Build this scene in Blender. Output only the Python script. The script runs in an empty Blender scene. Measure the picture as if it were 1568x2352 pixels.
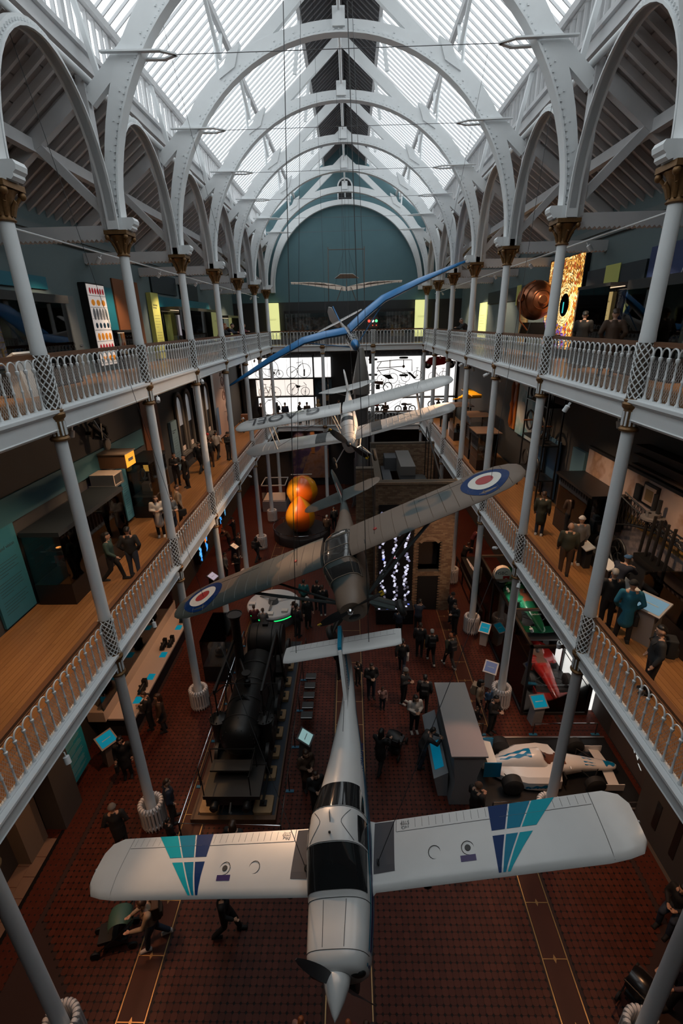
import bpy, bmesh, math, random
import numpy as np
from mathutils import Vector, Matrix
random.seed(7)
scene = bpy.context.scene
COL = scene.collection
PI = math.pi

# ------------------------------------------------------------------ camera
W = 6.1
FPX = 1076.2407
PITCH, YAW, ROLL = .3827, -.0244, -.0221
CAM = np.array([.0374*W, 0.0, 2.2159*W+.95])
_cp, _sp, _cy, _sy = math.cos(PITCH), math.sin(PITCH), math.cos(YAW), math.sin(YAW)
FW = np.array([_sy*_cp, _cy*_cp, -_sp]); _r0 = np.array([_cy, -_sy, 0.0]); _u0 = np.cross(_r0, FW)
RT = math.cos(ROLL)*_r0+math.sin(ROLL)*_u0
UP = -math.sin(ROLL)*_r0+math.cos(ROLL)*_u0
cam_data = bpy.data.cameras.new('camera'); cam = bpy.data.objects.new('camera', cam_data); COL.objects.link(cam)
cam_data.sensor_fit = 'HORIZONTAL'; cam_data.sensor_width = 36.0; cam_data.lens = FPX/1568*36
cam_data.clip_start = .05; cam_data.clip_end = 300
M = Matrix.Identity(4)
for i in range(3):
    M[i][0], M[i][1], M[i][2], M[i][3] = RT[i], UP[i], -FW[i], CAM[i]
cam.matrix_world = M
scene.camera = cam

def at(px, py, x=None, y=None, z=None):
    """photo pixel -> the point where its ray meets the plane x=, y= or z="""
    d = FW+RT*(px-784)/FPX+UP*(1176-py)/FPX
    if x is not None: t = (x-CAM[0])/d[0]
    elif y is not None: t = (y-CAM[1])/d[1]
    else: t = (z-CAM[2])/d[2]
    return CAM+d*t

# ------------------------------------------------------------------ world, exposure
scene.view_settings.view_transform = 'Standard'; scene.view_settings.look = 'None'
scene.view_settings.gamma = 1.0; scene.view_settings.use_curve_mapping = False
scene.view_settings.exposure = 0.0
world = bpy.data.worlds.new('overcast_sky'); scene.world = world; world.use_nodes = True
_bg = world.node_tree.nodes['Background']
_bg.inputs[0].default_value = (.94, .98, 1.0, 1); _bg.inputs[1].default_value = 2.25
scene.cycles.max_bounces = 7; scene.cycles.diffuse_bounces = 4; scene.cycles.glossy_bounces = 3
scene.cycles.transparent_max_bounces = 12; scene.cycles.transmission_bounces = 4
scene.cycles.sample_clamp_indirect = 4.0; scene.cycles.caustics_reflective = False; scene.cycles.caustics_refractive = False

# ------------------------------------------------------------------ materials
MATS = {}
def _new(name):
    m = bpy.data.materials.new(name); m.use_nodes = True
    return m, m.node_tree, m.node_tree.nodes['Principled BSDF']
def mat(name, c, rough=.6, metal=0.0, noise=0.0, nscale=6.0, emit=None, estr=1.0, bump=0.0, coat=0.0, spec=.5):
    if name in MATS: return MATS[name]
    m, nt, b = _new(name)
    c4 = (c[0], c[1], c[2], 1)
    b.inputs['Base Color'].default_value = c4; b.inputs['Roughness'].default_value = rough
    b.inputs['Metallic'].default_value = metal; b.inputs['Specular IOR Level'].default_value = spec
    if coat: b.inputs['Coat Weight'].default_value = coat
    if noise or bump:
        tc = nt.nodes.new('ShaderNodeTexCoord'); n = nt.nodes.new('ShaderNodeTexNoise')
        n.inputs['Scale'].default_value = nscale; n.inputs['Detail'].default_value = 5
        nt.links.new(tc.outputs['Object'], n.inputs['Vector'])
        if noise:
            mx = nt.nodes.new('ShaderNodeMix'); mx.data_type = 'RGBA'
            mx.inputs['A'].default_value = tuple(max(0, v*(1-noise)) for v in c)+(1,)
            mx.inputs['B'].default_value = tuple(min(1, v*(1+noise)) for v in c)+(1,)
            nt.links.new(n.outputs['Fac'], mx.inputs['Factor']); nt.links.new(mx.outputs['Result'], b.inputs['Base Color'])
        if bump:
            bp = nt.nodes.new('ShaderNodeBump'); bp.inputs['Strength'].default_value = bump; bp.inputs['Distance'].default_value = .02
            nt.links.new(n.outputs['Fac'], bp.inputs['Height']); nt.links.new(bp.outputs['Normal'], b.inputs['Normal'])
    if emit is not None:
        b.inputs['Emission Color'].default_value = (emit[0], emit[1], emit[2], 1); b.inputs['Emission Strength'].default_value = estr
    MATS[name] = m
    return m
def glassmat(name, tint=(1, 1, 1), refl=.12, rough=.02):
    if name in MATS: return MATS[name]
    m, nt, b = _new(name); nt.nodes.remove(b)
    out = nt.nodes['Material Output']; t = nt.nodes.new('ShaderNodeBsdfTransparent'); g = nt.nodes.new('ShaderNodeBsdfGlossy')
    t.inputs[0].default_value = tint+(1,); g.inputs['Roughness'].default_value = rough
    mx = nt.nodes.new('ShaderNodeMixShader'); lw = nt.nodes.new('ShaderNodeFresnel'); lw.inputs[0].default_value = 1.35
    ad = nt.nodes.new('ShaderNodeMath'); ad.operation = 'MULTIPLY_ADD'; ad.inputs[1].default_value = 1.0; ad.inputs[2].default_value = refl*.3
    nt.links.new(lw.outputs[0], ad.inputs[0]); nt.links.new(ad.outputs[0], mx.inputs[0])
    nt.links.new(t.outputs[0], mx.inputs[1]); nt.links.new(g.outputs[0], mx.inputs[2]); nt.links.new(mx.outputs[0], out.inputs[0])
    MATS[name] = m
    return m
def woodmat(name, c1, c2, scale=(1, 1, 1), rough=.35, axis='Y'):
    if name in MATS: return MATS[name]
    m, nt, b = _new(name); tc = nt.nodes.new('ShaderNodeTexCoord'); mp = nt.nodes.new('ShaderNodeMapping'); n = nt.nodes.new('ShaderNodeTexNoise')
    oi = nt.nodes.new('ShaderNodeObjectInfo'); ad = nt.nodes.new('ShaderNodeVectorMath'); ad.operation = 'ADD'
    mp.inputs['Scale'].default_value = (14, 1.2, 14) if axis == 'Y' else (1.2, 14, 14)
    n.inputs['Scale'].default_value = 1.6; n.inputs['Detail'].default_value = 4
    nt.links.new(tc.outputs['Object'], mp.inputs[0]); nt.links.new(mp.outputs[0], ad.inputs[0]); nt.links.new(oi.outputs['Random'], ad.inputs[1]); nt.links.new(ad.outputs[0], n.inputs['Vector'])
    ma = nt.nodes.new('ShaderNodeMath'); ma.operation = 'MULTIPLY_ADD'; ma.inputs[1].default_value = .55
    mr = nt.nodes.new('ShaderNodeMath'); mr.operation = 'MULTIPLY'; mr.inputs[1].default_value = .5
    nt.links.new(oi.outputs['Random'], mr.inputs[0]); nt.links.new(n.outputs['Fac'], ma.inputs[0]); nt.links.new(mr.outputs[0], ma.inputs[2])
    mx = nt.nodes.new('ShaderNodeMix'); mx.data_type = 'RGBA'; mx.inputs['A'].default_value = c1+(1,); mx.inputs['B'].default_value = c2+(1,)
    nt.links.new(ma.outputs[0], mx.inputs['Factor']); nt.links.new(mx.outputs['Result'], b.inputs['Base Color']); b.inputs['Roughness'].default_value = rough
    MATS[name] = m
    return m

WHITE = mat('white_iron_paint', (.72, .74, .75), .45, noise=.06, nscale=2.5)
WHITE2 = mat('white_roof_timber', (.60, .60, .61), .6, noise=.10, nscale=2.0)
GOLD = mat('bronze_gilding', (.20, .105, .04), .45, .55, noise=.45, nscale=30)
DARK = mat('charcoal_panel', (.020, .021, .023), .5)
BLACK = mat('black_metal', (.008, .008, .009), .4)
GREY = mat('grey_panel', (.10, .105, .11), .5)
STEEL = mat('brushed_steel', (.45, .45, .46), .3, .9)
CHROME = mat('chrome', (.7, .7, .72), .12, 1.0)
WIRE = mat('steel_cable', (.03, .03, .032), .5, .6)
GLASS = glassmat('case_glass', (.93, .95, .95), .1)
TEALP = mat('teal_panel', (.004, .12, .17), .5)
CYANP = mat('cyan_panel', (.01, .25, .36), .5)
PAPER = mat('paper_white', (.62, .60, .57), .6)
RUBBER = mat('black_rubber', (.012, .012, .012), .7)
SPOTW = mat('lamp_lens', (1, .75, .5), .4, emit=(1, .66, .36), estr=14)

# ------------------------------------------------------------------ mesh builder
class MB:
    def __init__(s): s.v = []; s.f = []; s.m = []; s.cur = 0
    def add(s, vs, fs):
        o = len(s.v); s.v += [tuple(map(float, p)) for p in vs]
        for f in fs: s.f.append(tuple(i+o for i in f)); s.m.append(s.cur)
        return s
    def mi(s, i): s.cur = i; return s
    def box(s, x0, x1, y0, y1, z0, z1):
        return s.add([(x0, y0, z0), (x1, y0, z0), (x1, y1, z0), (x0, y1, z0), (x0, y0, z1), (x1, y0, z1), (x1, y1, z1), (x0, y1, z1)],
                     [(3, 2, 1, 0), (4, 5, 6, 7), (0, 1, 5, 4), (1, 2, 6, 5), (2, 3, 7, 6), (3, 0, 4, 7)])
    def cbox(s, c, sx, sy, sz): return s.box(c[0]-sx/2, c[0]+sx/2, c[1]-sy/2, c[1]+sy/2, c[2]-sz/2, c[2]+sz/2)
    def obox(s, c, a, b, n):
        c, a, b, n = map(np.array, (c, a, b, n))
        vs = [c+i*a+j*b+k*n for k in (-1, 1) for i, j in ((-1, -1), (1, -1), (1, 1), (-1, 1))]
        return s.add(vs, [(3, 2, 1, 0), (4, 5, 6, 7), (0, 1, 5, 4), (1, 2, 6, 5), (2, 3, 7, 6), (3, 0, 4, 7)])
    def beam(s, p, q, w, h, up=(0, 0, 1)):
        p, q = np.array(p, float), np.array(q, float); d = q-p; L = np.linalg.norm(d)
        if L < 1e-6: return s
        d = d/L; a = np.cross(d, np.array(up, float))
        if np.linalg.norm(a) < 1e-4: a = np.cross(d, np.array((1., 0, 0)))
        a /= np.linalg.norm(a); b = np.cross(a, d)
        return s.obox((p+q)/2, d*L/2, a*w/2, b*h/2)
    def loft(s, rings, cap=True, closed=True, loop=False):
        n = len(rings[0]); o = len(s.v)
        for r in rings: s.v += [tuple(map(float, p)) for p in r]
        R = len(rings)
        for k in range(R if loop else R-1):
            k2 = (k+1) % R
            for i in range(n if closed else n-1):
                j = (i+1) % n; s.f.append((o+k*n+i, o+k*n+j, o+k2*n+j, o+k2*n+i)); s.m.append(s.cur)
        if cap and not loop:
            s.f.append(tuple(o+i for i in reversed(range(n)))); s.m.append(s.cur)
            s.f.append(tuple(o+(R-1)*n+i for i in range(n))); s.m.append(s.cur)
        return s
    def tube(s, pts, r, n=8, cap=True, loop=False):
        P = [np.array(p, float) for p in pts]; N = len(P); rs = r if isinstance(r, (list, tuple)) else [r]*N
        rings = []; prev = None
        for i in range(N):
            if loop: t = P[(i+1) % N]-P[i-1]
            else: t = P[min(i+1, N-1)]-P[max(i-1, 0)]
            t = t/(np.linalg.norm(t)+1e-12)
            if prev is None:
                a = np.cross(t, (0, 0, 1.)) if abs(t[2]) < .95 else np.cross(t, (1., 0, 0))
            else:
                a = prev-t*np.dot(prev, t)
            a /= (np.linalg.norm(a)+1e-12); b = np.cross(t, a); prev = a
            rings.append([P[i]+rs[i]*(a*math.cos(2*PI*k/n)+b*math.sin(2*PI*k/n)) for k in range(n)])
        return s.loft(rings, cap, True, loop)
    def lathe(s, prof, n=16, c=(0, 0, 0), a0=0.0, a1=2*PI, axis='z'):
        full = abs(a1-a0-2*PI) < 1e-6; c = np.array(c, float); rings = []
        for r, z in prof:
            rr = []
            for k in range(n if full else n+1):
                t = a0+(a1-a0)*k/n
                p = (r*math.cos(t), r*math.sin(t), z) if axis == 'z' else ((z, r*math.cos(t), r*math.sin(t)) if axis == 'x' else (r*math.sin(t), z, r*math.cos(t)))
                rr.append(c+np.array(p))
            rings.append(rr)
        return s.loft(rings, full, full)
    def prism(s, poly, ax, d0, d1):
        def P(u, v, d): return (d, u, v) if ax == 'x' else ((u, d, v) if ax == 'y' else (u, v, d))
        n = len(poly)
        return s.add([P(u, v, d0) for u, v in poly]+[P(u, v, d1) for u, v in poly],
                     [tuple(range(n))[::-1], tuple(range(n, 2*n))]+[(i, (i+1) % n, n+(i+1) % n, n+i) for i in range(n)])
    def sphere(s, c, r, nu=14, nv=8):
        r = r if isinstance(r, (tuple, list)) else (r, r, r)
        rings = [[(c[0]+r[0]*math.sin(PI*j/nv)*math.cos(2*PI*i/nu), c[1]+r[1]*math.sin(PI*j/nv)*math.sin(2*PI*i/nu), c[2]-r[2]*math.cos(PI*j/nv)) for i in range(nu)] for j in range(1, nv)]
        o = len(s.v); s.loft(rings, False)
        b, t = len(s.v), len(s.v)+1
        s.v += [(c[0], c[1], c[2]-r[2]), (c[0], c[1], c[2]+r[2])]; L = o+(nv-2)*nu
        for i in range(nu):
            j = (i+1) % nu; s.f += [(b, o+j, o+i), (t, L+i, L+j)]; s.m += [s.cur, s.cur]
        return s
    def torus(s, c, R, r, n=20, m=6, axis='z'):
        pts = []
        for k in range(n):
            t = 2*PI*k/n; u, v = R*math.cos(t), R*math.sin(t)
            pts.append((c[0]+u, c[1]+v, c[2]) if axis == 'z' else ((c[0], c[1]+u, c[2]+v) if axis == 'x' else (c[0]+u, c[1], c[2]+v)))
        return s.tube(pts, r, m, False, True)
    def quad(s, a, b, c, d): return s.add([a, b, c, d], [(0, 1, 2, 3)])
    def xf(s, M4):
        A = np.array(M4); V = np.array(s.v); V = V@A[:3, :3].T+A[:3, 3]; s.v = [tuple(p) for p in V]; return s
    def mesh(s, name, mats, smooth=False, off=None, angle=40):
        me = bpy.data.meshes.new(name)
        vs = s.v if off is None else [(a-off[0], b-off[1], c-off[2]) for a, b, c in s.v]
        me.from_pydata(vs, [], s.f)
        for m in (mats if isinstance(mats, (list, tuple)) else [mats]): me.materials.append(m)
        if any(s.m): me.polygons.foreach_set('material_index', s.m)
        bm = bmesh.new(); bm.from_mesh(me); bmesh.ops.recalc_face_normals(bm, faces=bm.faces)
        if smooth:
            lim = math.radians(angle)
            for e in bm.edges:
                e.smooth = len(e.link_faces) == 2 and e.calc_face_angle(0) < lim
            for f in bm.faces: f.smooth = True
        bm.to_mesh(me); bm.free()
        return me

ORI = {}
def link(o, parent=None):
    COL.objects.link(o)
    if parent is not None: o.parent = parent
    return o
def tag(o, label=None, cat=None, group=None, kind=None):
    if label: o['label'] = label
    if cat: o['category'] = cat
    if group: o['group'] = group
    if kind: o['kind'] = kind
    return o
def obj(name, mb, mats, parent=None, smooth=False, angle=40, label=None, kind=None):
    off = ORI.get(parent.name) if parent is not None else None
    o = bpy.data.objects.new(name, mb.mesh(name, mats, smooth, off, angle)); link(o, parent)
    if off is not None: ORI[o.name] = off
    if label: o['label'] = label
    if kind: o['kind'] = kind
    return o
def inst(name, me, parent=None, loc=(0, 0, 0), rz=0.0, M4=None):
    o = bpy.data.objects.new(name, me); link(o, parent)
    if M4 is not None: o.matrix_local = M4
    else: o.location = loc; o.rotation_euler = (0, 0, rz)
    return o
def thing(name, label, cat, loc=(0, 0, 0), group=None, kind=None):
    o = bpy.data.objects.new(name, None); o.empty_display_size = .2; link(o); o.location = tuple(map(float, loc)); ORI[o.name] = tuple(map(float, loc))
    return tag(o, label, cat, group, kind)
def solo(name, mb, mats, label, cat, group=None, smooth=False, angle=40, loc=None):
    """a thing that is one mesh; its origin sits at loc"""
    if loc is None:
        a = np.array(mb.v); loc = ((a[:, 0].min()+a[:, 0].max())/2, (a[:, 1].min()+a[:, 1].max())/2, a[:, 2].min())
    o = bpy.data.objects.new(name, mb.mesh(name, mats, smooth, loc, angle)); link(o); o.location = tuple(map(float, loc)); ORI[o.name] = tuple(map(float, loc))
    return tag(o, label, cat, group)
def struct(name, mb, mats, label=None, smooth=False, parent=None):
    o = obj(name, mb, mats, parent, smooth); 
    if parent is None: o['kind'] = 'structure'
    if label: o['label'] = label
    return o
def copy_tree(o, parent=None):
    c = o.copy(); COL.objects.link(c); c.parent = parent
    for ch in list(o.children): copy_tree(ch, c)
    return c
def textobj(name, s, mtl, parent, M4, size=.1, align='CENTER'):
    cu = bpy.data.curves.new(name, 'FONT'); cu.body = s; cu.size = size; cu.align_x = align; cu.align_y = 'CENTER'; cu.extrude = .001
    o = bpy.data.objects.new(name, cu); cu.materials.append(mtl); link(o, parent); o.matrix_local = M4
    me = bpy.data.meshes.new_from_object(o)
    n = bpy.data.objects.new(name, me); link(n, parent); n.matrix_local = M4
    bpy.data.objects.remove(o); return n
def frame4(o, x, y):
    """4x4 with given origin and x,y axes"""
    x = Vector(x).normalized(); y = Vector(y).normalized(); z = x.cross(y)
    return Matrix(((x[0], y[0], z[0], o[0]), (x[1], y[1], z[1], o[1]), (x[2], y[2], z[2], o[2]), (0, 0, 0, 1)))
def yc(i): return 5.084+4.871*i
ZF = (0.0, 6.53, 12.88); ZR = (None, 7.636, 14.007); XW = 9.65; YB = 43.2; YN = -3.0
# ------------------------------------------------------------------ body and clothing meshes (placed as people further down)
def remesh(mb, voxel, smooth=4, name='body'):
    me = mb.mesh(name, []); o = bpy.data.objects.new('tmp', me); COL.objects.link(o)
    m = o.modifiers.new('r', 'REMESH'); m.mode = 'VOXEL'; m.voxel_size = voxel
    s = o.modifiers.new('s', 'SMOOTH'); s.iterations = smooth; s.factor = .5
    dg = bpy.context.evaluated_depsgraph_get(); out = bpy.data.meshes.new_from_object(o.evaluated_get(dg)); bpy.data.objects.remove(o)
    out.polygons.foreach_set('use_smooth', [True]*len(out.polygons)); out.name = name; out.materials.clear(); out.materials.append(None); return out
def limb(mb, pts, rs, n=10):
    mb.tube(pts, list(rs), n)
    for p, r in zip(pts, rs): mb.sphere(p, r, n, 6)
def V(*a): return np.array(a, float)
POSES = {
 'stand': dict(),
 'walk': dict(kn=[(.09, -.17, .53), (-.09, .03, .48)], an=[(.09, -.27, .10), (-.10, .30, .17)], el=[(.25, .12, 1.14), (-.25, -.04, 1.13)], wr=[(.24, .10, .90), (-.22, -.24, .97)]),
 'phone': dict(el=[(.25, -.03, 1.13), (-.25, -.03, 1.13)], wr=[(.07, -.27, 1.17), (-.06, -.26, 1.15)], hd=(0, -.06, 1.59)),
 'pockets': dict(el=[(.30, .07, 1.14), (-.30, .07, 1.14)], wr=[(.22, -.05, .95), (-.22, -.05, .95)], kn=[(.11, -.04, .49), (-.12, .02, .49)], an=[(.13, -.06, .08), (-.13, .06, .08)]),
 'lean': dict(ch=(0, -.12, 1.22), nk=(0, -.24, 1.38), hd=(0, -.33, 1.51), sh=[(.19, -.20, 1.33), (-.19, -.20, 1.33)], el=[(.24, -.40, 1.15), (-.24, -.40, 1.15)], wr=[(.08, -.58, 1.17), (-.08, -.58, 1.17)], an=[(.1, .05, .08), (-.1, .10, .08)]),
 'sit': dict(pe=(0, 0, .52), ch=(0, -.03, .86), nk=(0, -.05, 1.05), hd=(0, -.10, 1.19), sh=[(.19, -.03, 1.0), (-.19, -.03, 1.0)], el=[(.25, -.10, .76), (-.25, -.10, .76)], wr=[(.10, -.33, .74), (-.10, -.33, .74)], hp=[(.1, 0, .50), (-.1, 0, .50)], kn=[(.12, -.44, .50), (-.12, -.44, .50)], an=[(.12, -.46, .08), (-.12, -.42, .08)]),
 'push': dict(ch=(0, -.03, 1.25), nk=(0, -.06, 1.44), hd=(0, -.10, 1.58), el=[(.25, -.14, 1.12), (-.25, -.14, 1.12)], wr=[(.18, -.42, 1.05), (-.18, -.42, 1.05)], kn=[(.09, -.14, .52), (-.09, .05, .48)], an=[(.09, -.20, .09), (-.10, .28, .15)]),
 'reach': dict(el=[(.25, .02, 1.13), (-.28, -.12, 1.42)], wr=[(.25, -.08, .90), (-.24, -.34, 1.55)]),
}
def make_pose(k):
    d = dict(pe=(0, 0, .93), ch=(0, 0, 1.25), nk=(0, .01, 1.46), hd=(0, -.02, 1.60), sh=[(.19, 0, 1.39), (-.19, 0, 1.39)], el=[(.25, .03, 1.13), (-.25, .03, 1.13)], wr=[(.25, -.07, .89), (-.25, -.07, .89)],
             hp=[(.09, 0, .90), (-.09, 0, .90)], kn=[(.10, -.02, .49), (-.10, -.01, .49)], an=[(.10, .02, .08), (-.10, .03, .08)]); d.update(POSES[k])
    pe, ch, nk, hd = (V(*d[q]) for q in ('pe', 'ch', 'nk', 'hd'))
    b = MB()
    limb(b, [pe, (pe+ch)/2, ch, nk-V(0, 0, .06)], [.115, .105, .125, .075]); limb(b, [nk-V(0, 0, .05), hd-V(0, .0, .07)], [.052, .05])
    b.sphere(hd, (.078, .098, .118), 16, 12); b.sphere(hd+V(0, -.025, -.06), (.058, .07, .06), 12, 8); b.sphere(hd+V(0, -.105, -.02), (.014, .022, .022), 8, 6); b.sphere(hd+V(0, -.085, .03), (.055, .018, .016), 8, 6); b.sphere(hd+V(0, -.088, -.062), (.026, .014, .010), 8, 6)
    for s in (1, -1): b.sphere(hd+V(s*.08, .01, -.015), (.012, .024, .034), 8, 6)
    for i, s in ((0, 1), (1, -1)):
        sh, el, wr, hp, kn, an = (V(*d[q][i]) for q in ('sh', 'el', 'wr', 'hp', 'kn', 'an'))
        limb(b, [nk-V(0, 0, .07), sh, (sh+el)/2, el, (el+wr)/2, wr], [.07, .06, .05, .042, .038, .028])
        f = (wr-el)/np.linalg.norm(wr-el); side = V(-s, 0, 0); side = side-f*np.dot(side, f); side /= np.linalg.norm(side); pn = np.cross(f, side)
        if pn[1] > 0: pn = -pn
        pc = wr+f*.045; b.sphere(pc, (.036, .036, .036), 10, 6); b.tube([wr, wr+f*.09], [.03, .036], 8)
        for j, L in enumerate((.065, .078, .072, .055)):
            o = wr+f*.085+np.cross(f, pn)*(j-1.5)*.019; b.tube([o-f*.02, o+f*L*.5+pn*.008, o+f*L+pn*.03], [.0105, .0095, .008], 6)
        o = wr+f*.035+np.cross(f, pn)*s*.03; b.tube([o, o+np.cross(f, pn)*s*.025+f*.03+pn*.012, o+np.cross(f, pn)*s*.022+f*.062+pn*.022], [.013, .011, .009], 6)
        limb(b, [pe, hp, (hp+kn)/2, kn, (kn*.45+an*.55)+V(0, .01, 0), an], [.10, .095, .078, .055, .052, .036]); limb(b, [an-V(0, -.03, .03), an+V(0, -.06, -.045), an+V(0, -.15, -.055)], [.038, .034, .026])
    out = {'body': remesh(b, .0125, 3, 'body')}
    t = MB(); limb(t, [pe+V(0, 0, .0), (pe+ch)/2, ch, nk-V(0, 0, .09)], [.145, .145, .158, .10], 12)
    for s in (1, -1): limb(t, [pe+V(s*.06, 0, .02), (pe+ch)/2+V(s*.055, 0, 0), ch+V(s*.07, 0, 0), V(*d['sh'][0 if s > 0 else 1])-V(s*.04, 0, .02)], [.125, .115, .12, .085], 12)
    arms = MB()
    for i in (0, 1):
        sh, el, wr = (V(*d[q][i]) for q in ('sh', 'el', 'wr')); limb(t, [sh-V(0, 0, .01), (sh+el)/2, el, (el+wr)/2, wr-(wr-el)*.06], [.083, .072, .063, .056, .047])
    t.torus(tuple(nk-V(0, 0, .025)), .062, .022, 14, 6)
    out['top'] = remesh(t, .022, 4, 'jacket')
    c = MB(); c.v = list(t.v); c.f = list(t.f); c.m = list(t.m)
    if k != 'sit':
        mid = (V(*d['kn'][0])+V(*d['kn'][1]))/2; limb(c, [pe, (pe*.5+mid*.5), mid+V(0, 0, .08)], [.165, .175, .185], 14)
    out['coat'] = remesh(c, .024, 4, 'coat')
    l = MB()
    for i in (0, 1):
        hp, kn, an = (V(*d[q][i]) for q in ('hp', 'kn', 'an')); limb(l, [pe-V(0, 0, .02), hp, (hp+kn)/2, kn, (kn+an)/2, an+V(0, 0, .01)], [.12, .115, .095, .074, .066, .06])
    out['legs'] = remesh(l, .020, 4, 'trousers')
    sh_ = []
    for i in (0, 1):
        an = V(*d['an'][i]); q = MB(); limb(q, [an+V(0, .03, -.025), an+V(0, -.05, -.04), an+V(0, -.15, -.05)], [.052, .047, .038]); q.box(an[0]-.045, an[0]+.045, an[1]-.19, an[1]+.085, an[2]-.08, an[2]-.055); sh_.append(remesh(q, .014, 2, 'shoe'))
    out['shoe0'], out['shoe1'] = sh_
    ey = MB()
    for s in (1, -1): ey.sphere(hd+V(s*.030, -.096, .004), (.012, .008, .007), 8, 6)
    out['eyes'] = ey.mesh('eyes', [None] if False else DARK, True)
    def cap(zc, rx, ry, rz, cut, name):
        q = MB(); rings = []
        for j in range(7):
            a = PI/2*j/6.0; rings.append([(hd[0]+rx*math.cos(a)*math.cos(2*PI*i/16), hd[1]+.012+ry*math.cos(a)*math.sin(2*PI*i/16), hd[2]+zc+cut*(1 if math.sin(2*PI*i/16) < .2 else -1.6)*(1-j/6)+rz*math.sin(a)) for i in range(16)])
        q.loft(rings); return q
    q = cap(.035, .092, .108, .10, .028, 'hair'); out['short'] = remesh(q, .016, 2, 'hair')
    q2 = cap(.035, .094, .110, .10, .02, 'hair'); limb(q2, [hd+V(0, .07, .03), hd+V(0, .095, -.10), hd+V(0, .10, -.24)], [.085, .085, .06]); 
    for s in (1, -1): limb(q2, [hd+V(s*.07, .03, .02), hd+V(s*.08, .03, -.12), hd+V(s*.07, .06, -.22)], [.035, .035, .03])
    out['long'] = remesh(q2, .018, 3, 'hair')
    q3 = cap(.03, .099, .116, .115, .0, 'beanie'); q3.torus(tuple(hd+V(0, .01, .04)), .098, .02, 18, 6); out['beanie'] = remesh(q3, .016, 2, 'beanie')
    q4 = cap(.04, .098, .116, .075, .0, 'cap'); limb(q4, [hd+V(-.05, -.10, .05), hd+V(0, -.15, .045), hd+V(.05, -.10, .05)], [.02, .02, .02]); out['flatcap'] = remesh(q4, .014, 2, 'cap')
    bp = MB(); c0 = (ch+nk)/2+V(0, .20, -.08); bp.box(c0[0]-.14, c0[0]+.14, c0[1]-.07, c0[1]+.09, c0[2]-.24, c0[2]+.2); bp.box(c0[0]-.11, c0[0]+.11, c0[1]+.09, c0[1]+.14, c0[2]-.2, c0[2]); 
    for s in (1, -1): bp.tube([c0+V(s*.10, -.07, .17), V(s*.11, nk[1]-.02, nk[2]-.04), ch+V(s*.12, -.155, .05), ch+V(s*.14, -.05, -.15), c0+V(s*.12, -.05, -.2)], .018, 6)
    out['backpack'] = remesh(bp, .018, 3, 'backpack')
    bg = MB(); h = V(*d['wr'][1])+V(0, 0, -.12); bg.box(h[0]-.05, h[0]+.05, h[1]-.15, h[1]+.15, h[2]-.32, h[2]-.02); bg.tube([h+V(0, -.1, -.03), h+V(0, -.04, .11), h+V(0, .04, .11), h+V(0, .1, -.03)], .012, 5); out['bag'] = remesh(bg, .016, 2, 'bag')
    return out
PM = {k: make_pose(k) for k in POSES}
# ================================================================== SETTING
# ---- portals so the daylight through the roof glass samples cleanly
for sx in (-1, 1):
    l = bpy.data.lights.new('roof_portal', 'AREA'); l.shape = 'RECTANGLE'; l.size = 6.3; l.size_y = 47.0
    l.cycles.is_portal = True
    o = bpy.data.objects.new('roof_portal', l); COL.objects.link(o)
    n = Vector((-sx*.625, 0, -.78)).normalized(); xx = Vector((n.z, 0, -n.x)); yy = n.cross(xx)
    zz = -n; xx = Vector((0, 1, 0)).cross(zz)
    Mx = Matrix(((xx[0], 0, zz[0], sx*3.9), (0, 1, 0, 20.2), (xx[2], 0, zz[2], 24.4), (0, 0, 0, 1))); o.matrix_world = Mx
    l = bpy.data.lights.new('clerestory_portal', 'AREA'); l.shape = 'RECTANGLE'; l.size = 1.0; l.size_y = 47.0
    l.cycles.is_portal = True
    o = bpy.data.objects.new('clerestory_portal', l); COL.objects.link(o)
    zz = Vector((sx, 0, 0)); xx = Vector((0, 1, 0)).cross(zz)
    o.matrix_world = Matrix(((xx[0], 0, zz[0], sx*6.6), (0, 1, 0, 20.2), (xx[2], 0, zz[2], 21.5), (0, 0, 0, 1)))

# ---- ground floor: octagon tiles with small dark inserts, set in stone strips
def floor_pattern_mat():
    m, nt, b = _new('terracotta_tile_pattern'); N = nt.nodes.new; L = nt.links.new
    ge = N('ShaderNodeNewGeometry'); sep = N('ShaderNodeSeparateXYZ'); L(ge.outputs['Position'], sep.inputs[0])
    def M2(op, a, c=None, v=None):
        n = N('ShaderNodeMath'); n.operation = op
        if isinstance(a, (int, float)): n.inputs[0].default_value = a
        else: L(a, n.inputs[0])
        if c is not None:
            if isinstance(c, (int, float)): n.inputs[1].default_value = c
            else: L(c, n.inputs[1])
        return n.outputs[0]
    P = .155
    def dist(axis, o):
        t = M2('FRACT', M2('ADD', M2('DIVIDE', sep.outputs[axis], P), o)); return M2('ABSOLUTE', M2('SUBTRACT', t, .5))
    s = M2('ADD', dist(0, 0.0), dist(1, 0.0)); dia = M2('GREATER_THAN', s, .81)
    vx = N('ShaderNodeTexVoronoi'); vx.inputs['Scale'].default_value = 6.4; L(ge.outputs['Position'], vx.inputs['Vector'])
    r = N('ShaderNodeMix'); r.data_type = 'RGBA'; r.inputs['A'].default_value = (.062, .013, .007, 1); r.inputs['B'].default_value = (.080, .018, .010, 1)
    L(vx.outputs['Color'], r.inputs['Factor'])
    mx = N('ShaderNodeMix'); mx.data_type = 'RGBA'; L(dia, mx.inputs['Factor']); L(r.outputs['Result'], mx.inputs['A']); mx.inputs['B'].default_value = (.010, .009, .010, 1)
    L(mx.outputs['Result'], b.inputs['Base Color']); b.inputs['Roughness'].default_value = .55; b.inputs['Specular IOR Level'].default_value = .22
    return m
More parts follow.
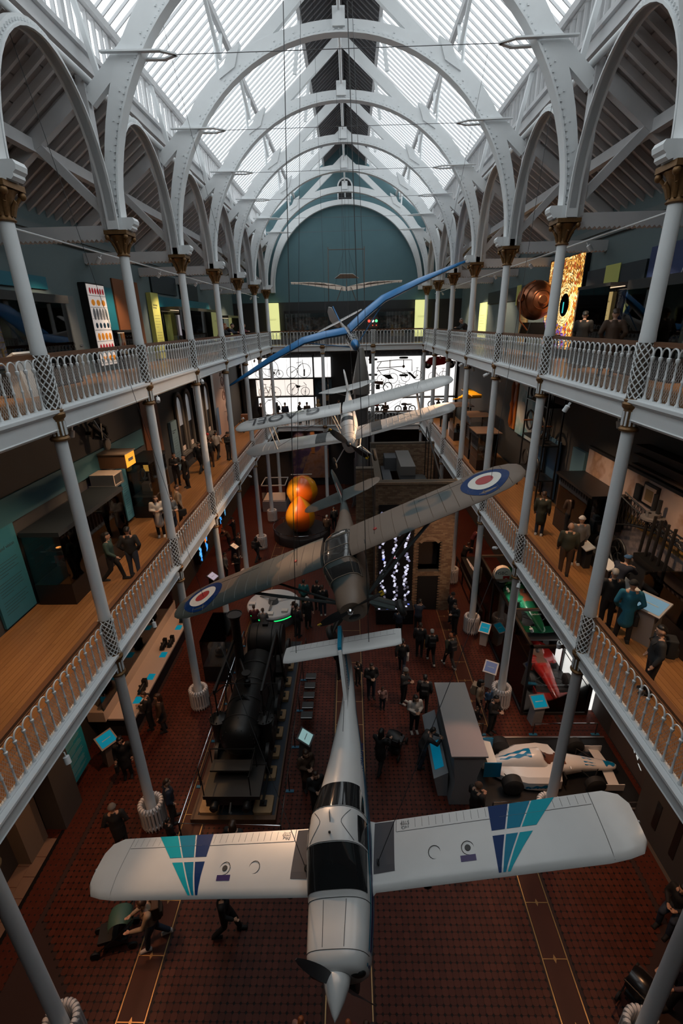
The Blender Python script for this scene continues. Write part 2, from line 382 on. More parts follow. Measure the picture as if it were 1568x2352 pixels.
FLOORP = floor_pattern_mat()
GROUT = mat('dark_grout', (.030, .010, .007), .8)
TILE = [mat('terracotta_tile_%d' % i, c, .52, noise=.18, nscale=3, spec=.22) for i, c in enumerate(((.074, .0165, .009), (.064, .0135, .0075), (.084, .0195, .011)))]
DIA = mat('black_floor_insert', (.005, .005, .006), .6, spec=.2)
STONE = mat('beige_floor_slab', (.20, .13, .095), .55, noise=.15, nscale=3)
STRIPT = mat('floor_strip_slab', (.062, .019, .011), .55, noise=.15, nscale=2, spec=.22)
BRASS = mat('brass_inlay', (.36, .22, .09), .35, .5)
fl = struct('floor', MB().box(-XW, XW, YN, YB, -.25, -.012), GROUT, 'terracotta octagon tiled hall floor')
P = .155; YT = 18.6
def in_strip(x): return -5.22 < x < -4.58 or 4.72 < x < 5.32 or -.52 < x < .55
def octagon(cx, cy, z1, h=.006):
    a = P/2-.0013; c = .036
    o = [(-a+c, -a), (a-c, -a), (a, -a+c), (a, a-c), (a-c, a), (-a+c, a), (-a, a-c), (-a, -a+c)]
    return [(cx+u*.992, cy+v*.992, z1) for u, v in o], [(cx+u, cy+v, z1-h) for u, v in o]
def add_oct(mb, cx, cy):
    t, b = octagon(cx, cy, 0.0); mb.add(t+b, [tuple(range(8))]+[(i, 8+i, 8+(i+1) % 8, (i+1) % 8) for i in range(8)])
tile_pts = []
ny0, ny1 = int(4.6/P), int(YT/P)
for iy in range(ny0, ny1):
    cy = (iy+.5)*P; xlim = min(8.2, 1.1+cy*.95)
    for ix in range(-int(xlim/P), int(xlim/P)):
        cx = (ix+.5)*P
        if not in_strip(cx) and not in_strip(cx+.07) and not in_strip(cx-.07): tile_pts.append((cx, cy))
tile_pts.sort(key=lambda p: p[1]*1.0+abs(p[0])*.02)
tmesh = []
for k in range(3):
    t = MB(); add_oct(t, 0, 0); tmesh.append(t.mesh('floor_tile', TILE[k]))
for cx, cy in tile_pts[:300]: inst('floor_tile', random.choice(tmesh), fl, (cx, cy, 0))
rest = [MB(), MB(), MB()]
for cx, cy in tile_pts[300:]: add_oct(random.choice(rest), cx, cy)
for k in range(3): obj('floor_tile_field', rest[k], TILE[k], fl, kind='stuff')
dm = MB(); seen = set()
for cx, cy in tile_pts:
    for dx, dy in ((-.5, -.5), (.5, .5)):
        k = (round(cx/P+dx), round(cy/P+dy))
        if k in seen: continue
        seen.add(k); x, y = k[0]*P, k[1]*P; r = .035
        dm.add([(x-r, y, -.001), (x, y-r, -.001), (x+r, y, -.001), (x, y+r, -.001)], [(0, 1, 2, 3)])
obj('floor_insert_field', dm, DIA, fl, kind='stuff')
far = MB()
for x0, x1 in ((-XW, -5.22), (-4.58, -.52), (.55, 4.72), (5.32, XW)): far.box(x0, x1, YT-.02, YB, -.012, 0)
far.box(-XW, -8.2, YN, YT, -.012, 0); far.box(8.2, XW, YN, YT, -.012, 0)
for x0, x1 in ((-8.2, -5.22), (-4.58, -.52), (.55, 4.72), (5.32, 8.2)): far.box(x0, x1, YN, ny0*P, -.012, 0)
obj('floor_far_field', far, FLOORP, fl)
for x0, x1 in ((-5.22, -4.58), (4.72, 5.32), (-.52, .55)):
    y = YN
    sm_ = MB().box(x0+.03, x1-.03, 0, 1.18, -.012, .0005).mesh('floor_strip_slab', STRIPT)
    while y < YB-1: inst('floor_strip_slab', sm_, fl, (0, y, 0)); y += 1.2
br = MB()
for x in (-5.22, -4.58, 4.72, 5.32, -.52, .55): br.box(x-.014, x+.014, YN, YB, -.012, .003)
for x0, x1 in ((-5.22, -4.58), (4.72, 5.32), (-.52, .55)):
    y = YN
    while y < YB:
        br.box(x0, x1, y-.010, y+.010, -.012, .0015); xm = (x0+x1)/2
        if x0 != -.52:
            br.add([(xm-.04, y+.0, .004), (xm, y-.09, .004), (xm+.04, y, .004), (xm, y+.09, .004)], [(0, 1, 2, 3)])
        y += 1.2
obj('floor_brass_inlay', br, BRASS, fl)
# paler stone paving in the lower-left doorway
sm_ = MB().box(0, .345, 0, .53, -.01, .006).mesh('paving_slab', STONE)
for r in range(2):
    for c in range(11): inst('paving_slab', sm_, fl, (-XW+.01+r*.35, 3.2+c*.544+(r % 2)*.27, 0))
obj('border_strip', MB().box(-8.94, -8.84, 3.0, 9.7, -.01, .005), DIA, fl)
sm_ = MB().box(0, .42, 0, 1.0, -.01, .006).mesh('paving_slab', mat('grey_floor_slab', (.075, .065, .058), .6))
for r in range(2):
    for c in range(7): inst('paving_slab', sm_, fl, (8.8+r*.425, 2.6+c*1.005, 0))

# ---- outer walls, three storeys, each storey its own colour
WU = mat('wall_teal_grey', (.105, .145, .152), .8, noise=.08, nscale=1.5)
WM = mat('wall_dark_grey', (.050, .049, .050), .8, noise=.08, nscale=1.5)
WG = mat('wall_charcoal', (.038, .038, .041), .8, noise=.08, nscale=1.5)
TEALW = mat('wall_blue_teal', (.075, .15, .172), .75, noise=.07, nscale=1.2)
for sd, nm in ((-1, 'left'), (1, 'right')):
    w = bpy.data.objects.new('wall_'+nm, None); link(w); w['kind'] = 'structure'
    for z0, z1, m, pn in ((-.25, 6.2, WG, 'lower_wall'), (6.2, 12.5, WM, 'middle_wall'), (12.5, 18.6, WU, 'upper_wall')):
        obj(pn, MB().box(min(sd*XW, sd*(XW+.3)), max(sd*XW, sd*(XW+.3)), YN-.3, YB+.3, z0, z1), m, w)
# back wall with gable
wb = bpy.data.objects.new('wall_back', None); link(wb); wb['kind'] = 'structure'
obj('lower_wall', MB().box(-XW, XW, YB, YB+.3, -.25, 6.2), WG, wb)
obj('middle_wall', MB().box(-XW, XW, YB, YB+.3, 6.2, 12.5), DARK, wb)
obj('upper_wall', MB().box(-XW, XW, YB, YB+.3, 12.5, 16.2), DARK, wb)
obj('gable_wall', MB().prism([(-XW, 16.2), (XW, 16.2), (XW, 18.1), (6.4, 20.4), (6.4, 22.1), (0, 27.4), (-6.4, 22.1), (-6.4, 20.4), (-XW, 18.1)], 'y', YB, YB+.3), TEALW, wb)
# near wall (behind the camera)
obj('wall_front', MB().prism([(-XW, -.25), (XW, -.25), (XW, 18.1), (6.4, 20.4), (6.4, 22.1), (0, 27.4), (-6.4, 22.1), (-6.4, 20.4), (-XW, 18.1)], 'y', YN-.3, YN), WU)['kind'] = 'structure'

# ---- galleries: slabs, fascias, soffits, oak boards
OAK = woodmat('oak_board', (.20, .085, .028), (.34, .165, .062), rough=.32)
OAKX = woodmat('oak_board_end', (.20, .085, .028), (.34, .165, .062), rough=.32, axis='X')
SOF = mat('gallery_soffit', (.09, .09, .092), .8)
XE = 6.05
def plank_field(owner, x0, x1, y0, y1, z, nmax, along='Y', near=(0, 0)):
    lens = (1.5, 1.9, 2.3); w = .135; protos = []
    for Lg in lens:
        m = MB().box(-w/2+.003, w/2-.003, 0, Lg-.004, -.015, 0) if along == 'Y' else MB().box(0, Lg-.004, -w/2+.003, w/2-.003, -.015, 0)
        protos.append(m.mesh('floor_plank', OAK if along == 'Y' else OAKX))
    pl = []
    a0, a1, b0, b1 = (x0, x1, y0, y1) if along == 'Y' else (y0, y1, x0, x1)
    n = int((a1-a0)/w)
    for i in range(n):
        t = b0-random.random()*1.5; 
        while t < b1:
            k = random.randrange(3)
            if t > b0-.6 and t+lens[k] < b1+.3: pl.append((a0+(i+.5)*w, t, k))
            t += lens[k]
    def key(p): return (p[1]-near[1])**2+.3*(p[0]-near[0])**2
    pl.sort(key=key)
    for a, t, k in pl[:nmax]: inst('floor_plank', protos[k], owner, (a, t, z) if along == 'Y' else (t, a, z))
    if pl[nmax:]:
        mb = MB()
        for a, t, k in pl[nmax:]:
            if along == 'Y': mb.box(a-w/2+.003, a+w/2-.003, t, t+lens[k]-.004, z-.015, z)
            else: mb.box(t, t+lens[k]-.004, a-w/2+.003, a+w/2-.003, z-.015, z)
        obj('floor_plank_field', mb, OAK if along == 'Y' else OAKX, owner, kind='stuff')
tn = 0
for lv in (1, 2):
    z = ZF[lv]
    for sd, nm in ((-1, 'left'), (1, 'right')):
        xa, xb = sorted((sd*XE, sd*XW))
        f = struct('floor_gallery_'+nm, MB().box(xa, xb, YN, YB, z-.32, z-.016), SOF, 'oak boarded gallery floor')
        if lv == 1: plank_field(f, xa+.02, xb, 3.0, YB, z, 300, near=(sd*7.5, 7))
        else: obj('floor_boards', MB().box(xa, xb, YN, YB, z-.016, z), OAK, f)
        tn += 1
        tr = MB()
        s = sd
        prof = [(XE+.02, z-.46), (XE-.02, z-.44), (XE-.05, z-.40), (XE-.03, z-.38), (XE-.03, z-.12), (XE-.07, z-.09), (XE-.13, z-.04), (XE-.13, z+.02), (XE+.10, z+.02), (XE+.10, z-.46)]
        tr.prism([(s*a, b) for a, b in prof], 'y', YN, YB-4.05)
        struct('trim_%d' % tn, tr, WHITE, 'white moulded iron edge beam of the gallery')
    f = struct('floor_gallery_back', MB().box(-XE, XE, yc(7)+.05, YB, z-.32, z-.016), SOF, 'oak boarded end gallery floor')
    obj('floor_boards', MB().box(-XE, XE, yc(7), YB, z-.016, z), OAKX, f)
    tn += 1
    tr = MB(); y0 = yc(7)
    tr.prism([(y0+.02, z-.46), (y0-.03, z-.40), (y0-.01, z-.38), (y0-.01, z-.12), (y0-.11, z-.04), (y0-.11, z+.02), (y0+.1, z+.02), (y0+.1, z-.46)], 'x', -XE, XE)
    struct('trim_%d' % tn, tr, WHITE, 'white moulded edge beam of the end gallery')
    struct('floor_gallery_front', MB().box(-XE, XE, YN, -.35, z-.32, z), OAK, 'near end gallery floor')
# soffit cross beams
for lv in (1, 2):
    z = ZF[lv]-.32
    for sd in (-1, 1):
        mb = MB()
        for i in range(0, 8):
            xa, xb = sorted((sd*(XE+.1), sd*XW)); mb.box(xa, xb, yc(i)-.09, yc(i)+.09, z-.2, z)
        tn += 1; struct('trim_%d' % tn, mb, SOF, 'soffit cross beams under the gallery')

# ---- glazed roof
ZE, SL = 22.05, .80
def zr(x): return ZE+SL*(6.35-abs(x))
PANE = glassmat('roof_glass', (.93, .96, .97), .05)
cl = bpy.data.objects.new('ceiling', None); link(cl); tag(cl, 'pitched glazed roof over the hall', None, None, 'structure')
bars, ridge, ribs = MB(), MB(), MB()
y0r, y1r = YN, YB
NB = 13
ys = []
for i in range(-2, 8):
    for k in range(NB): ys.append(yc(i)+4.871*k/NB)
ys = [y for y in ys if 2.0 < y < YB]
pm = {}
gbm = {s: MB().beam((s*6.40, 0, zr(6.40)), (s*1.5, 0, zr(1.5)), .034, .07).mesh('glazing_bar', WHITE2) for s in (-1, 1)}
rrm = {s: MB().beam((s*1.55, 0, zr(1.55)-.03), (s*.05, 0, zr(.05)-.03), .07, .10).mesh('ridge_rafter', mat('ridge_rafter_paint', (.17, .165, .17), .7)) for s in (-1, 1)}
for sd in (-1, 1):
    for y in ys:
        inst('glazing_bar', gbm[sd], cl, (0, y, 0))
    # eaves plate / purlin / ridge kerb
    bars.box(*sorted((sd*6.2, sd*6.5)), YN, YB, ZE-.10, ZE+.10)
    bars.beam((sd*1.62, YN, zr(1.62)-.04), (sd*1.62, YB, zr(1.62)-.04), .12, .26)
    bars.beam((sd*4.0, YN, zr(4.0)-.2), (sd*4.0, YB, zr(4.0)-.2), .14, .22)
    ridge.add([(sd*1.66, YN, zr(1.66)+.02), (sd*1.66, YB, zr(1.66)+.02), (0, YB, zr(0)+.02), (0, YN, zr(0)+.02)], [(0, 1, 2, 3)])
    ridge.add([(sd*1.66, YN, zr(1.66)+.06), (sd*1.66, YB, zr(1.66)+.06), (0, YB, zr(0)+.06), (0, YN, zr(0)+.06)], [(0, 1, 2, 3)])
    for y in ys: inst('ridge_rafter', rrm[sd], cl, (0, y, 0))
ribs.box(-.07, .07, YN, YB, zr(0)-.35, zr(0)-.02)
obj('roof_purlins', bars, WHITE2, cl)
RDG = mat('ridge_boarding', (.10, .098, .10), .8, noise=.1, nscale=3)
obj('ridge_boards', ridge, RDG, cl); obj('ridge_beam', ribs, MATS['ridge_rafter_paint'], cl)
pw = 4.871/NB
pmesh = {}
for sd in (-1, 1):
    m = MB(); m.add([(sd*6.38, 0, zr(6.38)+.03), (sd*1.6, 0, zr(1.6)+.03), (sd*1.6, pw-.03, zr(1.6)+.03), (sd*6.38, pw-.03, zr(6.38)+.03)], [(0, 1, 2, 3)])
    pmesh[sd] = m.mesh('roof_pane', PANE)
    for y in ys[:-1]: inst('roof_pane', pmesh[sd], cl, (0, y+.015, 0))
# near part of the roof (above and behind the camera)
obj('roof_pane_near', MB().add([(-6.38, YN, zr(6.38)+.03), (-1.6, YN, zr(1.6)+.03), (-1.6, ys[0], zr(1.6)+.03), (-6.38, ys[0], zr(6.38)+.03),
    (6.38, YN, zr(6.38)+.03), (1.6, YN, zr(1.6)+.03), (1.6, ys[0], zr(1.6)+.03), (6.38, ys[0], zr(6.38)+.03)], [(0, 1, 2, 3), (4, 5, 6, 7)]), PANE, cl)
# clerestory windows: sill mouldings, mullions, panes
NC = 12
for k, sd in enumerate((-1, 1)):
    wn = bpy.data.objects.new('window_%d' % (k+1), None); link(wn); tag(wn, 'long white clerestory window below the roof glass', None, None, 'structure')
    mb = MB(); x = sd*6.38
    mb.box(*sorted((x, x+sd*.25)), YN, YB, 20.35, 20.95); mb.box(*sorted((x-sd*.10, x+sd*.05)), YN, YB, 20.92, 21.04)
    mb.box(*sorted((x-sd*.06, x+sd*.05)), YN, YB, 20.55, 20.62); mb.box(*sorted((x-sd*.05, x+sd*.05)), YN, YB, 21.93, 22.02)
    obj('window_sill', mb, WHITE2, wn)
    cy_ = [yc(i)+4.871*j/NC for i in range(-1, 8) for j in range(NC)]
    cy_ = [y for y in cy_ if y > 2 and y < YB]
    mm_ = [MB().box(*sorted((x-sd*.03, x+sd*.06)), -w, w, 21.0, 21.97).mesh('mullion', WHITE2) for w in (.09, .026)]
    for j, y in enumerate(cy_): inst('mullion', mm_[0 if j % 6 == 0 else 1], wn, (0, y, 0))
    m = MB().add([(x+sd*.04, .02, 21.0), (x+sd*.04, 4.871/NC-.02, 21.0), (x+sd*.04, 4.871/NC-.02, 21.97), (x+sd*.04, .02, 21.97)], [(0, 1, 2, 3)]).mesh('window_pane', PANE)
    for y in cy_: inst('window_pane', m, wn, (0, y, 0))
    tn += 1
    struct('trim_%d' % tn, MB().tube([(sd*6.25, YN, 20.25), (sd*6.25, YB, 20.25)], .085, 10), WHITE, 'round white eaves pipe above the arcade', True)

# ---- aisle roofs
ABRD = mat('aisle_boarding', (.30, .265, .255), .8, noise=.15, nscale=4)
AZ0, AZ1 = 20.35, 18.05
def za(x): return AZ0+(AZ1-AZ0)*(abs(x)-6.4)/(XW-6.4)
for sd, nm in ((-1, 'left'), (1, 'right')):
    ce = bpy.data.objects.new('ceiling_'+nm, None); link(ce); tag(ce, 'boarded lean-to aisle roof', None, None, 'structure')
    nb = 15
    for j in range(nb):   # boards lie along the hall, each a little proud of the next
        xa = 6.35+(XW-6.3)*j/nb; xb = 6.35+(XW-6.3)*(j+1)/nb-.012
        dz = .012*(j % 2)
        bd = MB(); bd.add([(sd*xa, YN, za(xa)+.02+dz), (sd*xb, YN, za(xb)+.02+dz), (sd*xb, YB, za(xb)+.02+dz), (sd*xa, YB, za(xa)+.02+dz),
                (sd*xa, YN, za(xa)+.06), (sd*xb, YN, za(xb)+.06), (sd*xb, YB, za(xb)+.06), (sd*xa, YB, za(xa)+.06)],
               [(0, 1, 2, 3), (7, 6, 5, 4), (0, 4, 5, 1), (2, 6, 7, 3)]); obj('roof_board', bd, ABRD, ce)
    bd = MB(); bd.add([(sd*6.3, YN, za(6.3)+.1), (sd*9.9, YN, za(9.9)+.1), (sd*9.9, YB, za(9.9)+.1), (sd*6.3, YB, za(6.3)+.1)], [(0, 1, 2, 3)])
    obj('roof_deck', bd, ABRD, ce)
    rf = MB().beam((sd*6.4, 0, za(6.4)-.07), (sd*9.7, 0, za(9.7)-.07), .09, .16).mesh('aisle_rafter', mat('aisle_rafter_paint', (.48, .45, .44), .7))
    for i in range(-1, 8):
        for j in range(10):
            y = yc(i)+4.871*j/10
            if 3 < y < YB: inst('aisle_rafter', rf, ce, (0, y, 0))
    pu = MB().beam((sd*8.0, YN, za(8.0)-.27), (sd*8.0, YB, za(8.0)-.27), .16, .26); pu.beam((sd*8.0, YN, za(8.0)-.42), (sd*8.0, YB, za(8.0)-.42), .22, .05)
    obj('purlin', pu, WHITE2, ce)
    co = MB().box(*sorted((sd*9.45, sd*XW)), YN, YB, 17.35, 17.55); co.box(*sorted((sd*9.52, sd*XW)), YN, YB, 17.2, 17.35)
    obj('cornice', co, mat('cornice_grey', (.10, .125, .13), .6), ce)

# ---- transverse arches with principal rafters, ties and struts
ZA, RA = 17.15, 5.92
def arch_mesh():
    web, fl_, rv = MB(), MB(), MB(); n = 44
    def ring(r0, r1, hw, t0=0.0, t1=PI):
        rs = []
        for k in range(n+1):
            t = t0+(t1-t0)*k/n; c, s = math.cos(t), math.sin(t)
            rr1 = r1(t) if callable(r1) else r1
            rs.append([(r0*c, -hw, r0*s), (rr1*c, -hw, rr1*s), (rr1*c, hw, rr1*s), (r0*c, hw, r0*s)])
        return rs
    ext = lambda t: 6.27+.22*max(0, math.sin(2*t if t < PI/2 else 2*(PI-t)))**3
    web.loft(ring(RA+.03, ext, .11)); fl_.loft(ring(RA, RA+.05, .17))
    for s in (-1, 1):
        web.box(*sorted((s*(RA+.03), s*6.27)), -.11, .11, -.22, 0); fl_.box(*sorted((s*RA, s*(RA+.05))), -.17, .17, -.22, 0)
    for k in range(1, 118):
        t = PI*k/118; r = RA+.10
        for hy in (-.11, .11): rv.lathe([(.028, 0), (.018, .03), (.002, .036)], 5, (0, 0, 0), axis='y') if False else rv.obox((r*math.cos(t), hy*1.12, r*math.sin(t)), (.026, 0, 0), (0, .022, 0), (0, 0, .026))
        if k % 4 == 0:
            r2 = 6.14
            rv.obox((r2*math.cos(t), -.118, r2*math.sin(t)), (.022, 0, 0), (0, .014, 0), (0, 0, .022))
    return web.mesh('arch_web', WHITE, True), fl_.mesh('arch_flange', WHITE, True), rv.mesh('rivets', WHITE)
aw_, af_, ar_ = arch_mesh()
ORD = 'first second third fourth fifth sixth seventh eighth ninth tenth eleventh twelfth'.split()
ym = {i: yc(i) for i in range(0, 8)}; ym[8] = YB-.25
def rafter_meshes():
    out = []
    for s in (-1, 1):
        out.append(('principal_rafter', MB().beam((s*6.30, 0, 19.83), (s*.02, 0, 25.09), .2, .34).mesh('principal_rafter', WHITE)))
        out.append(('clasp_plate', MB().prism([(s*3.95, 22.0), (s*3.62, 22.68), (s*3.2, 22.92), (s*3.42, 22.3)], 'y', -.15, .15).mesh('clasp_plate', WHITE)))
        out.append(('purlin_strut', MB().tube([(s*4.0, 0, 22.0), (s*4.03, 0, 22.9), (s*4.1, 0, zr(4.0)-.2)], .06, 6).mesh('purlin_strut', WHITE)))
        for e in (-1, 1): out.append(('purlin_brace', MB().beam((s*3.9, 0, 22.6), (s*4.0, e*.95, zr(4.0)-.3), .1, .12).mesh('purlin_brace', WHITE)))
        out.append(('ridge_strut', MB().beam((s*1.9, 0, 24.0), (s*1.62, 0, zr(1.62)-.1), .12, .14).mesh('ridge_strut', WHITE)))
        out.append(('eaves_strut', MB().beam((s*5.9, 0, 20.0), (s*6.3, 0, 21.95), .12, .12).mesh('eaves_strut', WHITE)))
        for e in (-.2, .2): out.append(('tie_plate', MB().beam((s*5.75, e, 20.70), (s*4.25, e, 20.68), .12, .035).beam((s*4.3, e, 20.68), (s*3.95, 0, 20.68), .1, .034).mesh('tie_plate', WHITE)))
    out.append(('tie_rod', MB().tube([(-4, 0, 20.68), (4, 0, 20.68)], .009, 5).mesh('tie_rod', mat('tie_rod_grey', (.12, .12, .125), .5, .4)))); out.append(('crown_box', MB().box(-.2, .2, -.22, .22, 23.2, 23.68).mesh('crown_box', WHITE)))
    return out
rm_ = rafter_meshes()
for i in range(1, 9):
    t = thing('roof_arch', '%s white riveted iron roof arch from the camera' % ORD[i-1] if i < 8 else 'white iron roof arch set against the teal end wall', 'arch', (0, ym[i], ZA-.2), 'white iron arches carrying the glass roof')
    inst('arch_web', aw_, t, (0, 0, .2)); inst('arch_flange', af_, t, (0, 0, .2)); r_ = inst('rivets', ar_, t, (0, 0, .2)); r_['kind'] = 'stuff'
    if i < 8:
        for nm, m in rm_: inst(nm, m, t, (0, 0, -ZA+.2))
solo('ridge_pipe', MB().tube([(0, YN+.1, 23.62), (0, YB-.1, 23.62)], .055, 8), WHITE, 'long white pipe running along the hall over the arch crowns', 'pipe', smooth=True)
# round louvred vent in the gable
vt = thing('gable_vent', 'round-headed louvred vent high in the teal gable wall', 'vent', (0, YB-.02, 23.3))
po = [(.55*math.cos(PI*k/12), 24.3+.55*math.sin(PI*k/12)) for k in range(13)]+[(-.55, 23.4), (.55, 23.4)]
obj('opening', MB().prism(po, 'y', YB-.03, YB), BLACK, vt)
fm = MB().tube([(u, YB-.05, v) for u, v in po]+[(po[0][0], YB-.05, po[0][1])], .06, 6); obj('vent_frame', fm, WHITE, vt)
for k in range(9): obj('slat', MB().box(-.5, .5, YB-.06, YB-.03, 23.45+.13*k, 23.50+.13*k), DARK, vt)

# ---- longitudinal arcade arches between the columns, impost blocks, posts, aisle tie beams
def arcade_mesh(sd):
    rib, fl_, rv = MB(), MB(), MB(); n = 26; hw, rise, zs = 2.1, 2.9, 17.15
    def pt(t, o): return ((hw+o)*math.cos(t), zs+(rise+o)*math.sin(t))
    rs, rf = [], []
    for k in range(n+1):
        t = PI*k/n; a = pt(t, 0); b = pt(t, .17); c = pt(t, .045)
        rs.append([(-.09, a[0], a[1]), (-.09, b[0], b[1]), (.09, b[0], b[1]), (.09, a[0], a[1])])
        rf.append([(-.15, a[0], a[1]), (-.15, c[0], c[1]), (.15, c[0], c[1]), (.15, a[0], a[1])])
    rib.loft(rs); fl_.loft(rf)
    for e in (-1, 1): rib.box(-.09, .09, *sorted((e*2.1, e*2.27)), 16.95, 17.15); fl_.box(-.15, .15, *sorted((e*2.1, e*2.145)), 16.95, 17.15)
    for k in range(1, 60):
        t = PI*k/60; a = pt(t, .085); rv.obox((-sd*.105, a[0], a[1]), (.018, 0, 0), (0, .02, 0), (0, 0, .02))
    return rib.mesh('arcade_rib', WHITE, True), fl_.mesh('arcade_flange', WHITE, True), rv.mesh('rivets', WHITE)
for sd, nm in ((-1, 'left'), (1, 'right')):
    am = arcade_mesh(sd)
    for i in range(0, 7):
        t = thing('arcade_arch', '%s narrow white arch of the %s arcade below the eaves pipe' % (ORD[i], nm), 'arch', (sd*6.12, yc(i)+2.4355, 16.9), 'white arcade arches between the gallery columns')
        for m, q in zip(am, ('arcade_rib', 'arcade_flange', 'rivets')):
            r_ = inst(q, m, t, (0, 0, -16.9))
            if q == 'rivets': r_['kind'] = 'stuff'
    # truss at each column
    tb = MB(); x0, x1 = 6.2, XW; n = 26; poly = [(x0, 17.08), (x1, 17.08)]
    for k in range(n, -1, -1):
        u = x0+(x1-x0)*k/n; poly += [(u, 16.76), (u-(x1-x0)/n*.5, 16.70)] if k else [(u, 16.76)]
    tb.prism([(sd*a, b) for a, b in poly], 'y', -.12, .12)
    tb.beam((sd*6.2, 0, 17.2), (sd*8.0, 0, 19.05), .18, .22)
    tb.beam((sd*6.35, 0, za(6.35)-.28), (sd*XW, 0, za(XW)-.28), .22, .34)
    tb.box(*sorted((sd*6.29, sd*6.5)), -.14, .14, 17.0, 20.3); tb.prism([(sd*6.3, 18.3), (sd*6.3, 20.2), (sd*6.85, 20.2)], 'y', -.09, .09)
    tb.box(*sorted((sd*8.0, sd*8.25)), -.1, .1, 19.0, za(8.1)-.1)
    tm = tb.mesh('aisle_truss', WHITE2)
    im = MB().box(*sorted((sd*5.80, sd*6.42)), -.165, .165, 16.95, 17.25)
    im.prism([(sd*5.80, 16.98), (sd*5.80, 17.25), (sd*5.62, 17.25), (sd*5.58, 17.18), (sd*5.60, 17.1), (sd*5.66, 17.05), (sd*5.66, 17.0), (sd*5.72, 16.95)], 'y', -.17, .17)
    im = im.mesh('impost_block', WHITE)
    for i in range(0, 8):
        t = thing('aisle_truss', '%s white timber truss of the %s aisle, scalloped tie beam over its column' % (ORD[i], nm), 'truss', (sd*7.9, yc(i), 16.7), 'white timber aisle trusses')
        inst('truss_frame', tm, t, (-sd*7.9, 0, -16.7)); inst('impost_block', im, t, (-sd*7.9, 0, -16.7))

# ---- iron columns
def col_parts():
    d = {}
    d['lower_shaft'] = MB().lathe([(.17, 0), (.17, .10), (.15, .16), (.135, 5.9), (.15, 5.95)], 18).mesh('lower_shaft', WHITE, True)
    d['middle_shaft'] = MB().lathe([(.15, 7.62), (.155, 7.66), (.15, 7.76), (.145, 7.8), (.13, 12.3)], 18).mesh('middle_shaft', WHITE, True)
    d['upper_shaft'] = MB().lathe([(.15, 13.99), (.155, 14.03), (.15, 14.13), (.145, 14.18), (.13, 16.36)], 18).mesh('upper_shaft', WHITE, True)
    for z, q in ((ZF[1], 'middle'), (ZF[2], 'upper')):
        k = MB().lathe([(.13, z-.66), (.19, z-.64), (.20, z-.60), (.165, z-.56), (.165, z-.52)], 16)
        k.lathe([(.165, z-.24), (.165, z-.2), (.21, z-.15), (.22, z-.08), (.19, z-.04), (.2, z), (.17, z+.03)], 16)
        k.lathe([(.155, z-.54), (.155, z-.22)], 16)
        d[q+'_collar'] = k.mesh('bronze_collar', GOLD, True)
        fl_ = MB()
        for j in range(12):
            a = 2*PI*j/12; fl_.obox((.165*math.cos(a), .165*math.sin(a), z-.38), (.012*math.cos(a), .012*math.sin(a), 0), (-.018*math.sin(a), .018*math.cos(a), 0), (0, 0, .15))
        d[q+'_flutes'] = fl_.mesh('collar_flute', WHITE)
        la = MB(); h0, h1 = z+.03, ZR[1 if q == 'middle' else 2]-.02
        for j in range(9):
            for s in (-1, 1):
                pts = []
                for u in range(15):
                    t = u/14; a = 2*PI*j/9+s*t*2*PI*.72; pts.append((.168*math.cos(a), .168*math.sin(a), h0+(h1-h0)*t))
                la.tube(pts, .0135, 4)
        d[q+'_lattice'] = la.mesh('lattice_sleeve', WHITE)
        d[q+'_core'] = MB().lathe([(.135, h0), (.135, h1)], 14).mesh('lattice_core', mat('lattice_core_brown', (.12, .085, .06), .6), True)
    cp_ = MB().lathe([(.15, 16.33), (.18, 16.35), (.15, 16.39), (.14, 16.42), (.155, 16.5), (.18, 16.62), (.24, 16.76), (.29, 16.82), (.27, 16.84)], 16)
    cp_.box(-.31, .31, -.31, .31, 16.84, 16.94)
    for j in range(8):
        a = 2*PI*j/8; c, s = math.cos(a), math.sin(a)
        cp_.tube([(c*.145, s*.145, 16.42), (c*.19, s*.19, 16.56), (c*.26, s*.26, 16.66), (c*.27, s*.27, 16.62)], [.035, .04, .03, .015], 6)
    for j in range(4):
        a = PI/4+PI/2*j; c, s = math.cos(a), math.sin(a)
        cp_.sphere((c*.36, s*.36, 16.78), (.07, .07, .075), 8, 6); cp_.tube([(c*.2, s*.2, 16.6), (c*.3, s*.3, 16.72), (c*.36, s*.36, 16.80)], .035, 6)
    d['capital'] = cp_.mesh('bronze_capital', GOLD, True, angle=60)
    return d
CP = col_parts()
CPN = {'lower_shaft': 'lower_shaft', 'middle_shaft': 'middle_shaft', 'upper_shaft': 'upper_shaft', 'middle_collar': 'bronze_collar', 'upper_collar': 'bronze_collar', 'middle_flutes': 'collar_flute',
       'upper_flutes': 'collar_flute', 'middle_lattice': 'lattice_sleeve', 'upper_lattice': 'lattice_sleeve', 'middle_core': 'lattice_core', 'upper_core': 'lattice_core', 'capital': 'bronze_capital'}
for sd, nm in ((-1, 'left'), (1, 'right')):
    for i in range(0, 8):
        t = thing('iron_column', '%s white iron column with bronze capital on the %s side, counting from the camera' % (ORD[i], nm), 'column', (sd*W, yc(i), 0), 'white iron gallery columns')
        for k, me in CP.items():
            c = inst(CPN[k], me, t)
for sx, w_ in ((-1.95, 'left'), (2.05, 'right')):
    t = thing('iron_column', 'slim white iron column of the end gallery, the %s one of two' % w_, 'column', (sx, yc(7), 0), 'white iron gallery columns')
    for k, me in CP.items():
        if k in ('capital', 'upper_shaft'): continue
        inst(CPN[k], me, t)

